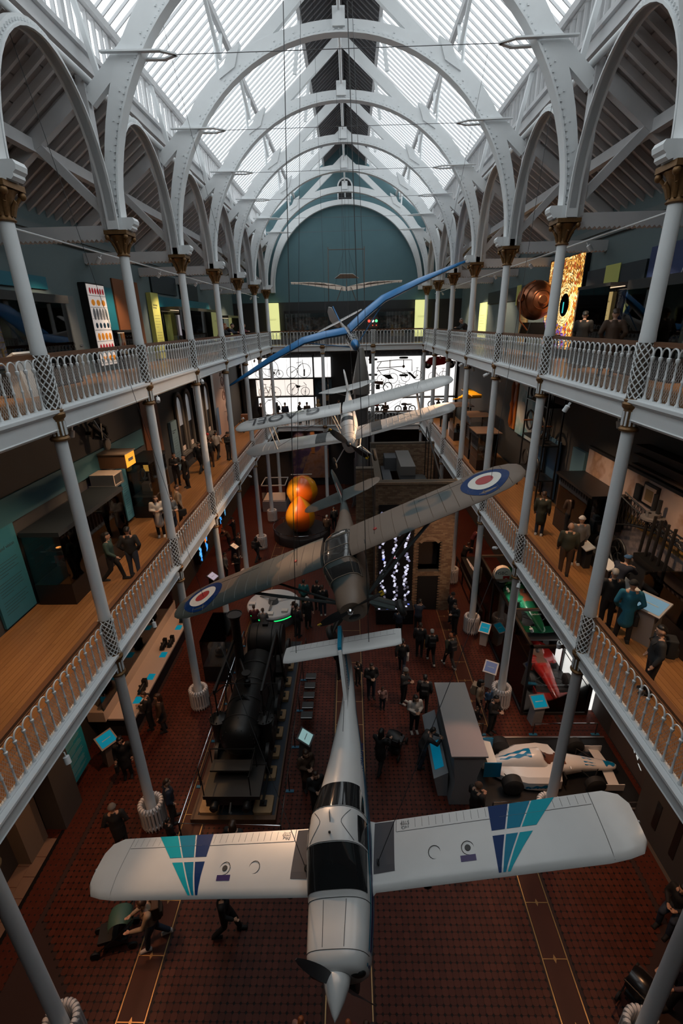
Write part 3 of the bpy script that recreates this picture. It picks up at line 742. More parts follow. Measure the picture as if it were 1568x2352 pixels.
# ---- balustrades, one per bay and level
def bal_proto(L, nb, along='y'):
    """one bay of railing, local x across, y along 0..L, z above the gallery floor"""
    R = 1.127; sp = L/nb
    hr = MB().beam((.095, 0, R-.035), (.095, L, R-.035), .12, .07); hr.beam((.055, 0, R-.078), (.055, L, R-.078), .10, .025)
    hl = MB().beam((-.095, 0, R-.035), (-.095, L, R-.035), .12, .07); hl.beam((-.055, 0, R-.078), (-.055, L, R-.078), .10, .025)
    bt = MB().box(-.06, .06, 0, L, .02, .05)
    ba = MB().lathe([(.040, .05), (.040, .08), (.026, .10), (.021, .14), (.019, .46), (.030, .48), (.030, .50), (.019, .52), (.018, .78), (.032, .80), (.040, .83), (.040, .86), (.024, .875)], 7)
    lp = MB(); r = sp/2
    for s in (-1, 1): lp.tube([(0, s*.004, .87), (0, s*.012, .92)]+[(0, s*(r-(r-.014)*math.cos(PI/2*k/5)), .92+.115*math.sin(PI/2*k/5)) for k in range(1, 6)], .0155, 5)
    nt_ = MB(); d = .062; h0, h1 = .09, .80
    k = -int(h1/d)
    while k*d < L:
        for s in (1, -1):
            a0 = k*d; 
            y0, y1 = (a0, a0+(h1-h0)*.55)
            z0, z1 = (h0, h1) if s > 0 else (h1, h0)
            def cut(y0, z0, y1, z1):
                if y0 < 0: z0 = z0+(z1-z0)*(0-y0)/(y1-y0); y0 = 0
                if y1 > L: z1 = z0+(z1-z0)*(L-y0)/(y1-y0); y1 = L
                return y0, z0, y1, z1
            if y1 > 0 and y0 < L:
                a, b, c, e = cut(y0, z0, y1, z1); q = .0045
                nt_.add([(0.012, a-q, b), (0.012, a+q, b), (0.012, c+q, e), (0.012, c-q, e)], [(0, 1, 2, 3)])
        k += 1
    return dict(hl=hl.mesh('handrail', woodmat('handrail_wood', (.10, .04, .018), (.16, .07, .03), rough=.4)), hr=hr.mesh('handrail', woodmat('handrail_wood', (.10, .04, .018), (.16, .07, .03), rough=.4)), bt=bt.mesh('bottom_rail', WHITE), ba=ba.mesh('baluster', WHITE, True), lp=lp.mesh('rail_arch', WHITE, True),
                net=nt_.mesh('wire_mesh', mat('wire_mesh_grey', (.42, .41, .40), .5)), L=L, nb=nb, sp=sp)
LB = 4.871-.36
BP = bal_proto(LB, 18)
def joined(bp, me):
    mb = MB(); vs = [tuple(v.co) for v in me.vertices]; fs = [tuple(p.vertices) for p in me.polygons]
    for k in range(bp['nb']): mb.add([(a, b+(k+.5)*bp['sp'], c) for a, b, c in vs], fs)
    return mb.mesh(me.name, WHITE, True)
BPJ = dict(ba=joined(BP, BP['ba']), lp=joined(BP, BP['lp']))
def place_bal(bp, bpj, loc, rz, label, near, side='hr'):
    t = thing('balustrade', label, 'railing', loc, 'white cast iron gallery balustrades'); t.rotation_euler = (0, 0, rz)
    inst('handrail', bp[side], t); inst('bottom_rail', bp['bt'], t)
    n = inst('wire_mesh', bp['net'], t); n['kind'] = 'stuff'
    if near:
        for k in range(bp['nb']):
            b = inst('baluster', bp['ba'], t, (0, (k+.5)*bp['sp'], 0)); inst('rail_arch', bp['lp'], b)
    else:
        b = inst('baluster_row', bpj['ba'], t); b['kind'] = 'stuff'; b = inst('rail_arch_row', bpj['lp'], t); b['kind'] = 'stuff'
for lv, ln in ((1, 'middle'), (2, 'upper')):
    for sd, nm in ((-1, 'left'), (1, 'right')):
        for i in range(0, 7):
            place_bal(BP, BPJ, (sd*W, yc(i)+.18, ZF[lv]), 0, '%s white iron railing bay of the %s %s gallery, counting from the camera' % (ORD[i], ln, nm), i < 5, 'hl' if sd < 0 else 'hr')
    for k, (xa, xb) in enumerate(((-W+.18, -1.95-.18), (-1.95+.18, 2.05-.18), (2.05+.18, W-.18))):
        L = xb-xa; bp = bal_proto(L, 14)
        place_bal(bp, dict(ba=joined(bp, bp['ba']), lp=joined(bp, bp['lp'])), (xb, yc(7), ZF[lv]), PI/2, '%s white railing section of the %s end gallery' % (('left', 'central', 'right')[k], ln), False)
# ================================================================== TRACK LAMPS, RADIATORS
def lamp_proto(lit):
    t = thing('track_spotlight', 'x', 'lamp'); d = Vector((0, .0, -1))
    obj('bracket', MB().box(-.015, .015, -.04, .04, -.16, 0), WHITE, t)
    obj('lamp_body', MB().lathe([(.05, -.12), (.085, -.14), (.085, -.36), (.075, -.36)], 12), WHITE, t, True)
    obj('lens', MB().lathe([(.001, -.352), (.074, -.352)], 12), SPOTW if lit else DARK, t)
    return t
def lamp(x, y, z, tilt, power, label, group, angle=75, col=(1, .62, .34), lit=True, blend=.7):
    t = copy_tree(LP[lit]); tag(t, label, 'lamp', group); t.location = (x, y, z); t.rotation_euler = tilt; t.scale = (.75,)*3
    if power:
        l = bpy.data.lights.new('lamp_light', 'SPOT'); l.energy = power; l.color = col; l.spot_size = math.radians(angle); l.spot_blend = blend; l.shadow_soft_size = .07
        o = bpy.data.objects.new('lamp_light', l); link(o, t); o.location = (0, 0, -.40)
    return t
LP = {True: lamp_proto(True), False: lamp_proto(False)}
for lv, ln in ((2, 'upper'), (1, 'middle')):
    z = ZF[lv]-.62
    for sd, nm in ((-1, 'left'), (1, 'right')):
        tr = thing('lighting_track', 'white lighting pipe slung under the %s gallery on the %s side' % (ln, nm), 'track', (sd*6.75, 20, z))
        obj('track_pipe', MB().tube([(sd*6.75, YN, z), (sd*6.75, YB-.3, z)], .045, 8), WHITE, tr, True)
        for i in range(0, 8):
            for f in (.25, .75): obj('hanger', MB().box(sd*6.75-.012, sd*6.75+.012, yc(i)+4.871*f-.012, yc(i)+4.871*f+.012, z, z+.31), WHITE, tr)
        for i in range(0, 8):
            for f in (.33,):
                y = yc(i)+4.871*f
                if y > YB-.5: continue
                if lv == 2: lamp(sd*6.75, y, z-.05, (0, -sd*math.radians(14), 0), 430, '%s spotlight under the upper gallery on the %s side' % (ORD[i], nm), 'spotlights under the upper gallery', 95)
                else: lamp(sd*6.75, y, z-.05, (0, -sd*math.radians(12), 0), 260, '%s spotlight under the middle gallery on the %s side' % (ORD[i], nm), 'spotlights under the middle gallery', 100, (1, .48, .22))
# upper gallery: wall-washing spots on thin tracks between the trusses
for sd, nm in ((-1, 'left'), (1, 'right')):
    tr = thing('lighting_track', 'thin white lighting rail hung below the %s aisle trusses' % nm, 'track', (sd*7.3, 20, 16.6))
    obj('track_pipe', MB().tube([(sd*7.3, 4, 16.6), (sd*7.3, YB-.5, 16.6)], .02, 6), WHITE, tr)
    for i in range(1, 8): lamp(sd*7.3, yc(i)+(1.2 if i < 7 else .6), 16.55, (0, -sd*math.radians(38), 0), 430, '%s spotlight below the trusses of the %s aisle' % (ORD[i-1], nm), 'spotlights below the aisle trusses', 85, (1, .74, .5))
# warm beams falling on the aircraft and the open floor from lamps fixed to the gallery edge beams
def aimed(px, py, pz, target, power, label, angle=40, col=(1, .6, .34)):
    v = Vector(target)-Vector((px, py, pz)); q = v.to_track_quat('-Z', 'Y')
    t = lamp(px, py, pz, (0, 0, 0), power, label, 'spotlights aimed into the hall', angle, col, True, .5); t.rotation_euler = q.to_euler()
aimed(-6.0, yc(2)+.5, 12.42, (-1.9, 4.9, 4.7), 3800, 'spotlight on the left upper edge beam aimed at the white monoplane wing', 24)
aimed(-6.0, yc(3)+.5, 12.42, (-.6, 8.0, 5.0), 700, 'spotlight on the left upper edge beam aimed at the white monoplane tail', 30)
aimed(6.0, yc(3)+.6, 12.42, (.8, 19.4, 10.2), 3000, 'spotlight on the right upper edge beam aimed at the white biplane', 34)
aimed(6.0, yc(4)+.6, 12.42, (-2.0, 19.6, 10.2), 2200, 'second spotlight on the right upper edge beam aimed at the biplane', 40)
aimed(6.0, yc(2)-.6, 6.07, (1.6, 7.6, 0), 420, 'spotlight on the right middle edge beam lighting the red tiles', 34, (1, .42, .26))
aimed(-6.0, yc(0)+2.2, 6.07, (-4.4, 6.0, 0), 160, 'spotlight on the left middle edge beam lighting the floor strip', 26, (1, .42, .2))
aimed(-6.0, yc(1)+2.2, 6.07, (-4.6, 10.2, 0), 260, 'spotlight on the left middle edge beam lighting the rail end', 26, (1, .55, .22))
aimed(-6.0, yc(4)+2.4, 6.07, (-3.4, 31.2, 2.4), 1100, 'spotlight on the left middle edge beam lighting the orange globe model', 34, (1, .7, .45))
aimed(6.0, yc(2)+2.0, 6.07, (3.5, 21.6, 3.6), 380, 'spotlight on the right middle edge beam lighting the brick house', 60, (1, .6, .35))
aimed(5.98, yc(1)+2.6, 12.42, (4.8, 13.3, 9.6), 1200, 'spotlight on the right upper edge beam lighting the roundel wing tip', 26, (1, .72, .55))
aimed(6.0, yc(1)+1.0, 6.07, (6.8, 11.7, .6), 200, 'spotlight on the right middle edge beam lighting the white racing car', 60, (1, .66, .45))

# ---- column radiators
fin = MB()
po = []
for k in range(13):
    t = PI*k/12; po.append((.075*math.cos(t), .86+.075*math.sin(t)))
po += [(-.075, .10), (-.05, .06), (.05, .06), (.075, .10)]
fin.prism([(.31+u, v) for u, v in po], 'y', -.026, .026)
fin.prism([(.31+u*.72, v) for u, v in po], 'y', -.036, .036)
for u in (.27, .35): fin.lathe([(.016, 0), (.016, .07)], 6, (u, 0, 0))
finm = fin.mesh('radiator_fin', mat('radiator_white', (.60, .58, .57), .5, noise=.1, nscale=8))
ringm = [MB().loft([[(r*math.cos(2*PI*k/24), r*math.sin(2*PI*k/24), zz) for r, zz in ((.25, z), (.37, z), (.37, z+.05), (.25, z+.05))] for k in range(24)], loop=True).mesh('header_ring', WHITE) for z in (.14, .76)]
for sd, nm, idx in ((-1, 'left', range(0, 7)), (1, 'right', range(0, 6))):
    for i in idx:
        t = thing('column_radiator', 'white ribbed ring radiator around the base of the %s column on the %s side' % (ORD[i], nm), 'radiator', (sd*W, yc(i), 0), 'ring radiators around the columns')
        inst('header_ring', ringm[0], t); inst('header_ring', ringm[1], t)
        for k in range(22): inst('radiator_fin', finm, t, (0, 0, 0), 2*PI*k/22)
# ================================================================== AIRCRAFT (local axes: x span, y aft, z up)
AIRF = [(1, .0), (.8, .035), (.55, .07), (.3, .088), (.12, .07), (.03, .038), (0, 0), (.03, -.025), (.12, -.04), (.3, -.045), (.6, -.03), (.85, -.01)]
def pose(o, ypr, t):
    y, p, r = (math.radians(a) for a in ypr)
    o.matrix_world = Matrix.Translation(t) @ Matrix.Rotation(y, 4, 'Z') @ Matrix.Rotation(p, 4, 'X') @ Matrix.Rotation(r, 4, 'Y')
def wing_mb(st, th=1.0, mb=None):
    """st: (s, a_le, chord, u, [thickness scale])"""
    mb = mb or MB()
    mb.loft([[(q[0], q[1]+c*q[2], q[3]+h*q[2]*th*(q[4] if len(q) > 4 else 1)) for c, h in AIRF] for q in st]); return mb
def wing_pt(st, s, c, off=.006, th=1.0):
    st2 = sorted(st, key=lambda q: q[0]); ss = [q[0] for q in st2]; f = lambda k: np.interp(s, ss, [q[k] for q in st2])
    up = [(1, 0), (.8, .035), (.55, .07), (.3, .088), (.12, .07), (.03, .038), (0, 0)]
    h = np.interp(c, [p[0] for p in up[::-1]], [p[1] for p in up[::-1]]); t4 = np.interp(s, ss, [q[4] if len(q) > 4 else 1 for q in st2])
    return (s, f(1)+c*f(2), f(3)+h*f(2)*th*t4+off)
def wing_patch(mb, st, sl, sr, c0, c1, n=8, m=1, off=.006, th=1.0):
    """area between the span lines sl(c), sr(c) on the upper surface"""
    g = []
    for i in range(n+1):
        c = c0+(c1-c0)*i/n; a = sl(c) if callable(sl) else sl; b = sr(c) if callable(sr) else sr
        g.append([wing_pt(st, a+(b-a)*j/m, c, off, th) for j in range(m+1)])
    return mb.loft(g, False, False)
def sec(S, a):
    aa = [q[0] for q in S]; return [np.interp(a, aa, [q[k] for q in S]) for k in range(1, 5)]
def fpt(S, a, th, off=0.0):
    hw, b, t, p = sec(S, a); c, s = math.cos(th), math.sin(th); e = 2/p
    return ((hw+off)*math.copysign(abs(c)**e, c), a, (b+t)/2+((t-b)/2+off)*math.copysign(abs(s)**e, s))
def fus_mb(S, n=28, extra=None):
    A = sorted(set([q[0] for q in S]+(extra or []))); return MB().loft([[fpt(S, a, 2*PI*k/n) for k in range(n)] for a in A])
def fpatch(S, a0, a1, t0, t1, off=.008, na=6, nt=12, mb=None):
    mb = mb or MB(); g = []
    for i in range(na+1):
        a = a0+(a1-a0)*i/na; u0 = t0(a) if callable(t0) else t0; u1 = t1(a) if callable(t1) else t1
        g.append([fpt(S, a, math.radians(u0+(u1-u0)*j/nt), off) for j in range(nt+1)])
    return mb.loft(g, False, False)
def prop_blade(L, w, mb=None, tip=None, ang=0.0, c=(0, 0, 0)):
    mb = mb or MB(); rings = []
    for k in range(9):
        t = k/8; r = .06+(L-.06)*t; ww = w*(.45+.9*math.sin(PI*min(1, t*.85+.1)))*(1 if t < .92 else .6); tw = math.radians(50-32*t)
        d = (math.cos(ang), math.sin(ang)); n = (-d[1], d[0]); th = .022*(1-.7*t)+.004
        ring = []
        for u, v in ((-.5, 0), (0, 1), (.5, 0), (0, -1)):
            x = u*ww*math.cos(tw)-v*th*math.sin(tw); y = -u*ww*math.sin(tw)+v*th*math.cos(tw)
            ring.append((c[0]+d[0]*r+n[0]*x, c[1]+y, c[2]+d[1]*r+n[1]*x))
        rings.append(ring)
    return mb.loft(rings), rings
PW = mat('aircraft_white', (.50, .497, .49), .32, noise=.05, nscale=3, coat=.15)
DGL = mat('smoked_window', (.012, .013, .014), .06, spec=.8)
NAVY = mat('navy_decal', (.001, .022, .10), .4, spec=.15); TEALD = mat('teal_decal', (.0, .15, .25), .4, spec=.15); TEALL = mat('light_teal_decal', (.0, .27, .34), .4, spec=.15)
SEAM = mat('dark_seam', (.03, .03, .03), .6); GREYP = mat('grey_walkway', (.055, .052, .058), .8)
YEL = mat('yellow_prop_tip', (.45, .28, .01), .5)

def tomahawk():
    t = thing('light_aircraft', 'white low-wing T-tail aircraft with teal wing stripes hanging nearest the camera', 'aircraft')
    S = [(.50, .40, -.40, .15, 2.4), (.56, .48, -.46, .22, 2.8), (.70, .52, -.5, .27, 3), (1.38, .56, -.52, .33, 3.2), (1.42, .565, -.52, .36, 3.2), (1.75, .575, -.52, .60, 3), (2.05, .575, -.52, .79, 2.8), (2.3, .57, -.52, .86, 2.7), (2.6, .555, -.5, .85, 2.6),
         (3.25, .47, -.44, .64, 2.4), (4.0, .38, -.32, .47, 2.2), (5.25, .20, -.10, .36, 2), (6.5, .08, .10, .33, 2), (6.85, .03, .16, .30, 2)]
    obj('fuselage', fus_mb(S, 36, [1.0, 1.55, 1.65, 1.9, 2.2, 2.45, 2.8, 3.0, 3.6, 4.5]), PW, t, True, 50)
    obj('windscreen', fpatch(S, 1.47, 2.03, lambda a: 14+14*(2.03-a), lambda a: 166-14*(2.03-a), .008, 8, 20), DGL, t, True)
    obj('rear_window', fpatch(S, 2.64, 3.20, lambda a: 18+55*max(0, a-2.95), lambda a: 162-55*max(0, a-2.95), .008, 8, 20), DGL, t, True)
    for s, (u0, u1) in ((1, (8, 40)), (-1, (172, 140))): obj('side_window', fpatch(S, 2.08, 2.52, u0, u1, .009, 5, 6), DGL, t, True)
    ln = MB()
    for (a0, a1, th) in ((.75, 1.36, 78), (.75, 1.36, 101)): ln.tube([fpt(S, a0+(a1-a0)*k/6, math.radians(th), .002) for k in range(7)], .005, 4)
    for a in (.72, 1.385, 2.045, 2.62): ln.tube([fpt(S, a, math.radians(4+172*k/24), .002) for k in range(25)], .005, 4)
    for s in (1, -1): ln.tube([fpt(S, 2.07+.5*k/10, math.radians(90-s*(14+30*abs(k/10-.55)**1.4*2)), .003) for k in range(11)], .005, 4)
    obj('panel_seam', ln, SEAM, t)
    st = MB(); st2 = MB()
    for (t0, t1, b) in ((3, 8, st), (-3, 1, st2), (-14, -6, st)):
        fpatch(S, .6, 6.2, t0, t1, .004, 24, 2, b)
    obj('side_stripe', st, TEALD, t); obj('side_stripe', st2, NAVY, t)
    hs, aw, ch, uw, dh = 5.19, 1.60, 1.12, -.13, .08
    for s in (-1, 1):
        W_ = [(s*q[0], q[1], q[2], q[3]) for q in ((.50, aw-.12, ch+.22, uw), (.62, aw, ch+.06, uw+.01), (4.55, aw+.02, ch, uw+dh*4.55), (4.85, aw+.05, ch*.97, uw+dh*4.85), (5.08, aw+.10, ch*.84, uw+dh*5.08, .8), (5.19, aw+.25, ch*.55, uw+dh*5.19, .5))]
        W_ = [q if len(q) > 4 else q+(1,) for q in W_]
        w = obj('wing', wing_mb(W_), PW, t, True, 50)
        wl = sorted(W_)
        for m, l, r in ((NAVY if s > 0 else NAVY, 0, 1), (TEALD, 1, 2), (TEALL, 2, 3)):
            mb = MB()
            for c0, c1 in ((.04, .52), (.60, 1.0)):
                e = (2.82, 3.22, 3.62, 4.05); f = (2.78, 2.84, 2.90, 2.96)
                lo = lambda c, k=l: s*(f[k]+(e[k]-f[k])*c+.015); hi = lambda c, k=r: s*(f[k]+(e[k]-f[k])*c-.015)
                wing_patch(mb, wl, lo, hi, c0, c1, 8)
            obj('wing_stripe', mb, m, w)
        mb = MB(); wing_patch(mb, wl, s*.60, s*1.0, .22, .98, 8); obj('walkway', mb, GREYP, w)
        mb = MB()
        mb.tube([wing_pt(wl, s*(1.05+k*.18), .79, .002) for k in range(11)], .006, 4); mb.tube([wing_pt(wl, s*(3.0+k*.2), .80, .002) for k in range(9)], .006, 4)
        mb.tube([wing_pt(wl, s*1.04, .79+.03*k, .002) for k in range(8)], .006, 4); mb.tube([wing_pt(wl, s*(4.62-.0*k), .02+.098*k, .002) for k in range(11)], .006, 4)
        for k in range(26):
            ss = 1.15+k*.135
            mb.tube([wing_pt(wl, s*ss, .83, .001), wing_pt(wl, s*ss, .98, .001)], .0035, 4)
        obj('panel_seam', mb, mat('soft_seam', (.16, .155, .15), .6), w)
        for sp_ in (1.75, 2.35):
            q = wing_pt(wl, s*sp_, .40, .004); obj('access_ring', MB().torus(q, .11, .006, 16, 4), SEAM, w)
        obj('fuel_cap', MB().lathe([(.001, .012), (.05, .012), (.055, 0)], 12, q), SEAM, w)
        mb = MB(); wing_patch(mb, wl, s*2.2, s*2.47, .22, .30, 3); obj('decal', mb, mat('purple_decal', (.03, .012, .09), .4), w)
        q = wing_pt(wl, s*1.22, .88, .012)
        textobj('no_step_text', 'NO\nSTEP', SEAM, w, frame4((q[0], q[1], q[2]+.006), (-1, 0, 0), (0, -1, -.12)), .085)
        for a, z in ((s*4.98, aw+.35), ): obj('tip_light', MB().sphere((s*5.2, aw+.55, uw+dh*5.2+.03), .025, 8, 6), STEEL, w, True)
        hk = wing_pt(wl, s*.70, .34, .0); obj('lifting_hook', MB().torus((hk[0], hk[1], hk[2]+.06), .045, .014, 12, 6, 'x'), BLACK, w)
    # fin, T tailplane
    fn = MB().prism([(5.05, .33), (5.4, .42), (6.33, 1.14), (7.0, 1.27), (6.92, 1.0), (6.80, .28)], 'x', -.045, .045); f = obj('fin', fn, PW, t)
    obj('fin_cap', MB().prism([(6.33, 1.10), (6.40, 1.20), (7.06, 1.34), (7.0, 1.20)], 'x', -.05, .05), TEALD, f)
    obj('fin_stripe', MB().prism([(5.9, .34), (6.1, .34), (6.8, .9), (6.75, 1.05)], 'x', -.05, .05), TEALD, f)
    textobj('fin_text', 'TOMAHAWK', NAVY, f, frame4((-.050, 6.10, .62), (0, -.82, -.57), (0, -.57, .82)), .15); textobj('fin_text', 'TOMAHAWK', NAVY, f, frame4((.050, 6.10, .62), (0, .82, .57), (0, -.57, .82)), .15)
    textobj('fuselage_text', 'PIPER TOMAHAWK', NAVY, t, frame4((.40, 3.85, .20), (0, 1, -.05), (-.55, 0, .83)), .12)
    W_ = [(-1.6, 6.36, .55, 1.02), (-1.45, 6.32, .62, 1.02), (1.45, 6.32, .62, 1.02), (1.6, 6.36, .55, 1.02)]
    tp = obj('tailplane', wing_mb(W_), PW, t, True, 50)
    mb = MB()
    for k in range(17): mb.tube([wing_pt(W_, -1.4+k*.175, .66, .001), wing_pt(W_, -1.4+k*.175, .97, .001)], .003, 4)
    mb.tube([wing_pt(W_, -1.45, .62, .001), wing_pt(W_, 1.45, .62, .001)], .005, 4); obj('panel_seam', mb, MATS['soft_seam'], tp)
    # nose: spinner, propeller, intakes, gear
    obj('spinner', MB().lathe([(.001, -.02), (.05, .05), (.13, .2), (.195, .36), (.22, .48), (.2, .5)], 20, (0, 0, -.05), axis='y'), PW, t, True, 60)
    pr = MB()
    for k in (0, 1): prop_blade(.98, .15, pr, ang=math.radians(112+180*k), c=(0, .42, -.05))
    obj('propeller', pr, mat('propeller_grey', (.045, .045, .05), .45), t, True)
    for s in (-1, 1): obj('air_intake', MB().sphere((s*.34, .53, -.06), (.13, .06, .10), 12, 8), BLACK, t, True)
    gr = MB()
    gr.tube([(0, .9, -.5), (0, .75, -1.0)], .035, 8); gr.lathe([(.03, -.06), (.17, -.055), (.19, 0), (.17, .055), (.03, .06)], 16, (0, .75, -1.05), axis='x'); obj('nose_gear', gr, mat('gear_black', (.02, .02, .02), .6), t, True)
    for s in (-1, 1):
        g = MB().tube([(s*.7, 2.1, -.15), (s*1.35, 2.2, -.95)], .035, 8); g.lathe([(.03, -.07), (.19, -.065), (.21, 0), (.19, .065), (.03, .07)], 16, (s*1.4, 2.2, -1.0), axis='x'); obj('main_gear', g, MATS['gear_black'], t, True)
    obj('antenna', MB().prism([(2.33, .86), (2.45, .86), (2.50, .96), (2.46, .96)], 'x', -.008, .008), STEEL, t)
    obj('beacon', MB().sphere((0, 2.16, .85), (.025, .025, .03), 8, 6), BLACK, t)
    pose(t, (-2.72, 6.32, -14.6), (-.14, 3.63, 4.88)); return t
TOM = tomahawk()

def camo_mat():
    m, nt, b = _new('camouflage_paint'); tc = nt.nodes.new('ShaderNodeTexCoord'); n = nt.nodes.new('ShaderNodeTexNoise'); n.inputs['Scale'].default_value = .75; n.inputs['Detail'].default_value = .6
    mp = nt.nodes.new('ShaderNodeMapping'); mp.inputs['Scale'].default_value = (.7, 1.1, .7); mp.inputs['Location'].default_value = (3.1, .4, 0)
    r = nt.nodes.new('ShaderNodeValToRGB'); e = r.color_ramp.elements; e[0].position = .485; e[0].color = (.150, .102, .072, 1); e[1].position = .505; e[1].color = (.036, .050, .050, 1)
    nt.links.new(tc.outputs['Object'], mp.inputs[0]); nt.links.new(mp.outputs[0], n.inputs['Vector']); nt.links.new(n.outputs['Fac'], r.inputs[0]); nt.links.new(r.outputs[0], b.inputs['Base Color']); b.inputs['Roughness'].default_value = .5
    return m
def auster():
    t = thing('camouflaged_aircraft', 'camouflaged high-wing aircraft with roundels and a glazed cabin hanging mid hall', 'aircraft')
    CM = camo_mat(); DK = mat('camo_dark', (.03, .035, .035), .5)
    S = [(.10, .30, -.42, .20, 2.4), (.22, .38, -.52, .26, 2.6), (.9, .45, -.55, .34, 2.8), (1.0, .47, -.55, .37, 3), (1.25, .51, -.55, .82, 4), (1.6, .52, -.55, .86, 4.5), (2.5, .50, -.5, .84, 4.5), (2.9, .45, -.46, .72, 3.6), (3.3, .38, -.40, .54, 2.8), (4.5, .22, -.22, .40, 2.2), (6.0, .07, .05, .34, 2), (6.25, .04, .1, .32, 2)]
    obj('fuselage', fus_mb(S, 28, [.5, .75, 2.0, 3.8, 5.2]), CM, t, True, 55)
    obj('cabin_glazing', fpatch(S, 1.04, 2.95, lambda a: 12 if a < 1.3 else 25, lambda a: 168 if a < 1.3 else 155, .012, 14, 18), mat('cabin_glass', (.035, .033, .032), .08, spec=.8), t, True)
    fr = MB()
    for a in (1.03, 1.27, 1.85, 2.45, 2.96): fr.tube([fpt(S, a, math.radians(20+140*k/16), .016) for k in range(17)], .012, 5)
    for th in (20, 60, 120, 160): fr.tube([fpt(S, 1.03+1.93*k/10, math.radians(th), .016) for k in range(11)], .010, 5)
    obj('cabin_frame', fr, mat('cabin_frame_tan', (.20, .15, .11), .5), t)
    for s in (-1, 1):
        st = [(s*q[0], q[1], q[2], q[3], q[4]) for q in ((.45, 1.22, 1.56, .80, 1), (4.3, 1.25, 1.52, .85, 1), (4.9, 1.32, 1.36, .86, .95), (5.25, 1.46, 1.05, .865, .8), (5.42, 1.62, .70, .87, .6), (5.48, 1.78, .35, .87, .4))]
        w = obj('wing', wing_mb(st), CM, t, True, 50); wl = sorted(st)
        for r, mt, o in ((.66, NAVY, .010), (.45, mat('roundel_white', (.62, .58, .52), .5), .016), (.24, mat('roundel_red', (.33, .02, .02), .5), .022)):
            mb = MB(); ring = []
            cs, cc = 4.45, .48
            g = []
            for j in range(4):
                g.append([wing_pt(wl, s*(cs+r*(j/3)*math.cos(2*PI*k/28)), min(.99, max(.01, cc+r*(j/3)*math.sin(2*PI*k/28)/1.5)), o) for k in range(28)])
            mb.loft(g, False); obj('roundel', mb, mt, w)
        mb = MB()
        for k in range(13): mb.tube([wing_pt(wl, s*(.7+k*.36), c, .0) for c in (.04, .12, .3, .55, .8, .98)], .010, 4)
        obj('rib_lines', mb, CM, w, True)
        mb = MB(); mb.tube([wing_pt(wl, s*(2.6+.25*k), .78, .001) for k in range(10)], .008, 4); mb.tube([wing_pt(wl, s*.9, .1+.05*k, .004) for k in range(3)], .01, 4); obj('control_seams', mb, SEAM, w)
        q = wing_pt(wl, s*1.25, .40, .0); obj('fuel_cap', MB().lathe([(.001, .03), (.05, .03), (.06, 0)], 10, q), mat('red_cap', (.4, .03, .02), .4), w)
        obj('wing_strut', MB().tube([(s*.42, .95, -.38), (s*2.7, 1.45, .72)], .045, 6), DK, t); obj('wing_strut', MB().tube([(s*.42, 1.0, -.40), (s*2.7, 2.2, .74)], .035, 6), DK, t)
        g = MB().tube([(s*.38, .75, -.4), (s*1.0, .75, -1.0)], .05, 8); g.lathe([(.04, -.08), (.22, -.075), (.25, 0), (.22, .075), (.04, .08)], 16, (s*1.08, .75, -1.08), axis='x'); obj('main_gear', g, MATS['gear_black'], t, True)
        obj('gear_fairing', MB().prism([(s*.4, -.38), (s*.95, -.92), (s*.5, -.62)], 'y', .55, .95), CM, t)
        tp = [(s*q[0], q[1], q[2], q[3], q[4]) for q in ((.05, 5.55, .95, .34, .6), (1.1, 5.65, .78, .36, .6), (1.42, 5.8, .50, .37, .5), (1.52, 5.95, .2, .37, .3))]
        obj('tailplane', wing_mb(tp), CM, t, True, 50)
    obj('fin', MB().prism([(5.3, .34), (5.75, .62), (6.1, 1.05), (6.35, 1.22), (6.62, 1.22), (6.72, .9), (6.6, .35), (6.3, .1)], 'x', -.025, .025), CM, t)
    fl_ = MB().prism([(5.62, .45), (5.75, .62), (5.98, .90), (6.08, .90), (5.85, .45)], 'x', -.03, .03); obj('fin_flash', fl_, MATS['roundel_white'], t)
    obj('fin_flash', MB().prism([(5.80, .45), (6.02, .90), (6.12, .90), (5.95, .45)], 'x', -.031, .031), MATS['roundel_red'], t)
    obj('spinner', MB().sphere((0, .02, 0), (.09, .10, .09), 14, 8), CHROME, t, True)
    pr = MB()
    for k in (0, 1):
        a = math.radians(8+180*k); prop_blade(.98, .17, pr, ang=a, c=(0, .1, 0)); d = (math.cos(a), math.sin(a))
        obj('propeller_tip', MB().obox((d[0]*.95, .1, d[1]*.95), (d[0]*.05, 0, d[1]*.05), (-d[1]*.055, .02, d[0]*.055), (d[1]*.003, .012, -d[0]*.003)), YEL, t)
    obj('propeller', pr, BLACK, t, True)
    obj('exhaust', MB().tube([(.25, .35, -.5), (.28, .8, -.62)], .05, 8), BLACK, t)
    it = MB().sphere((0, .12, -.28), (.2, .04, .09), 10, 6); obj('air_intake', it, BLACK, t)
    pose(t, (1.37, 6.82, -24.45), (.15, 10.23, 7.57)); return t
AUS = auster()

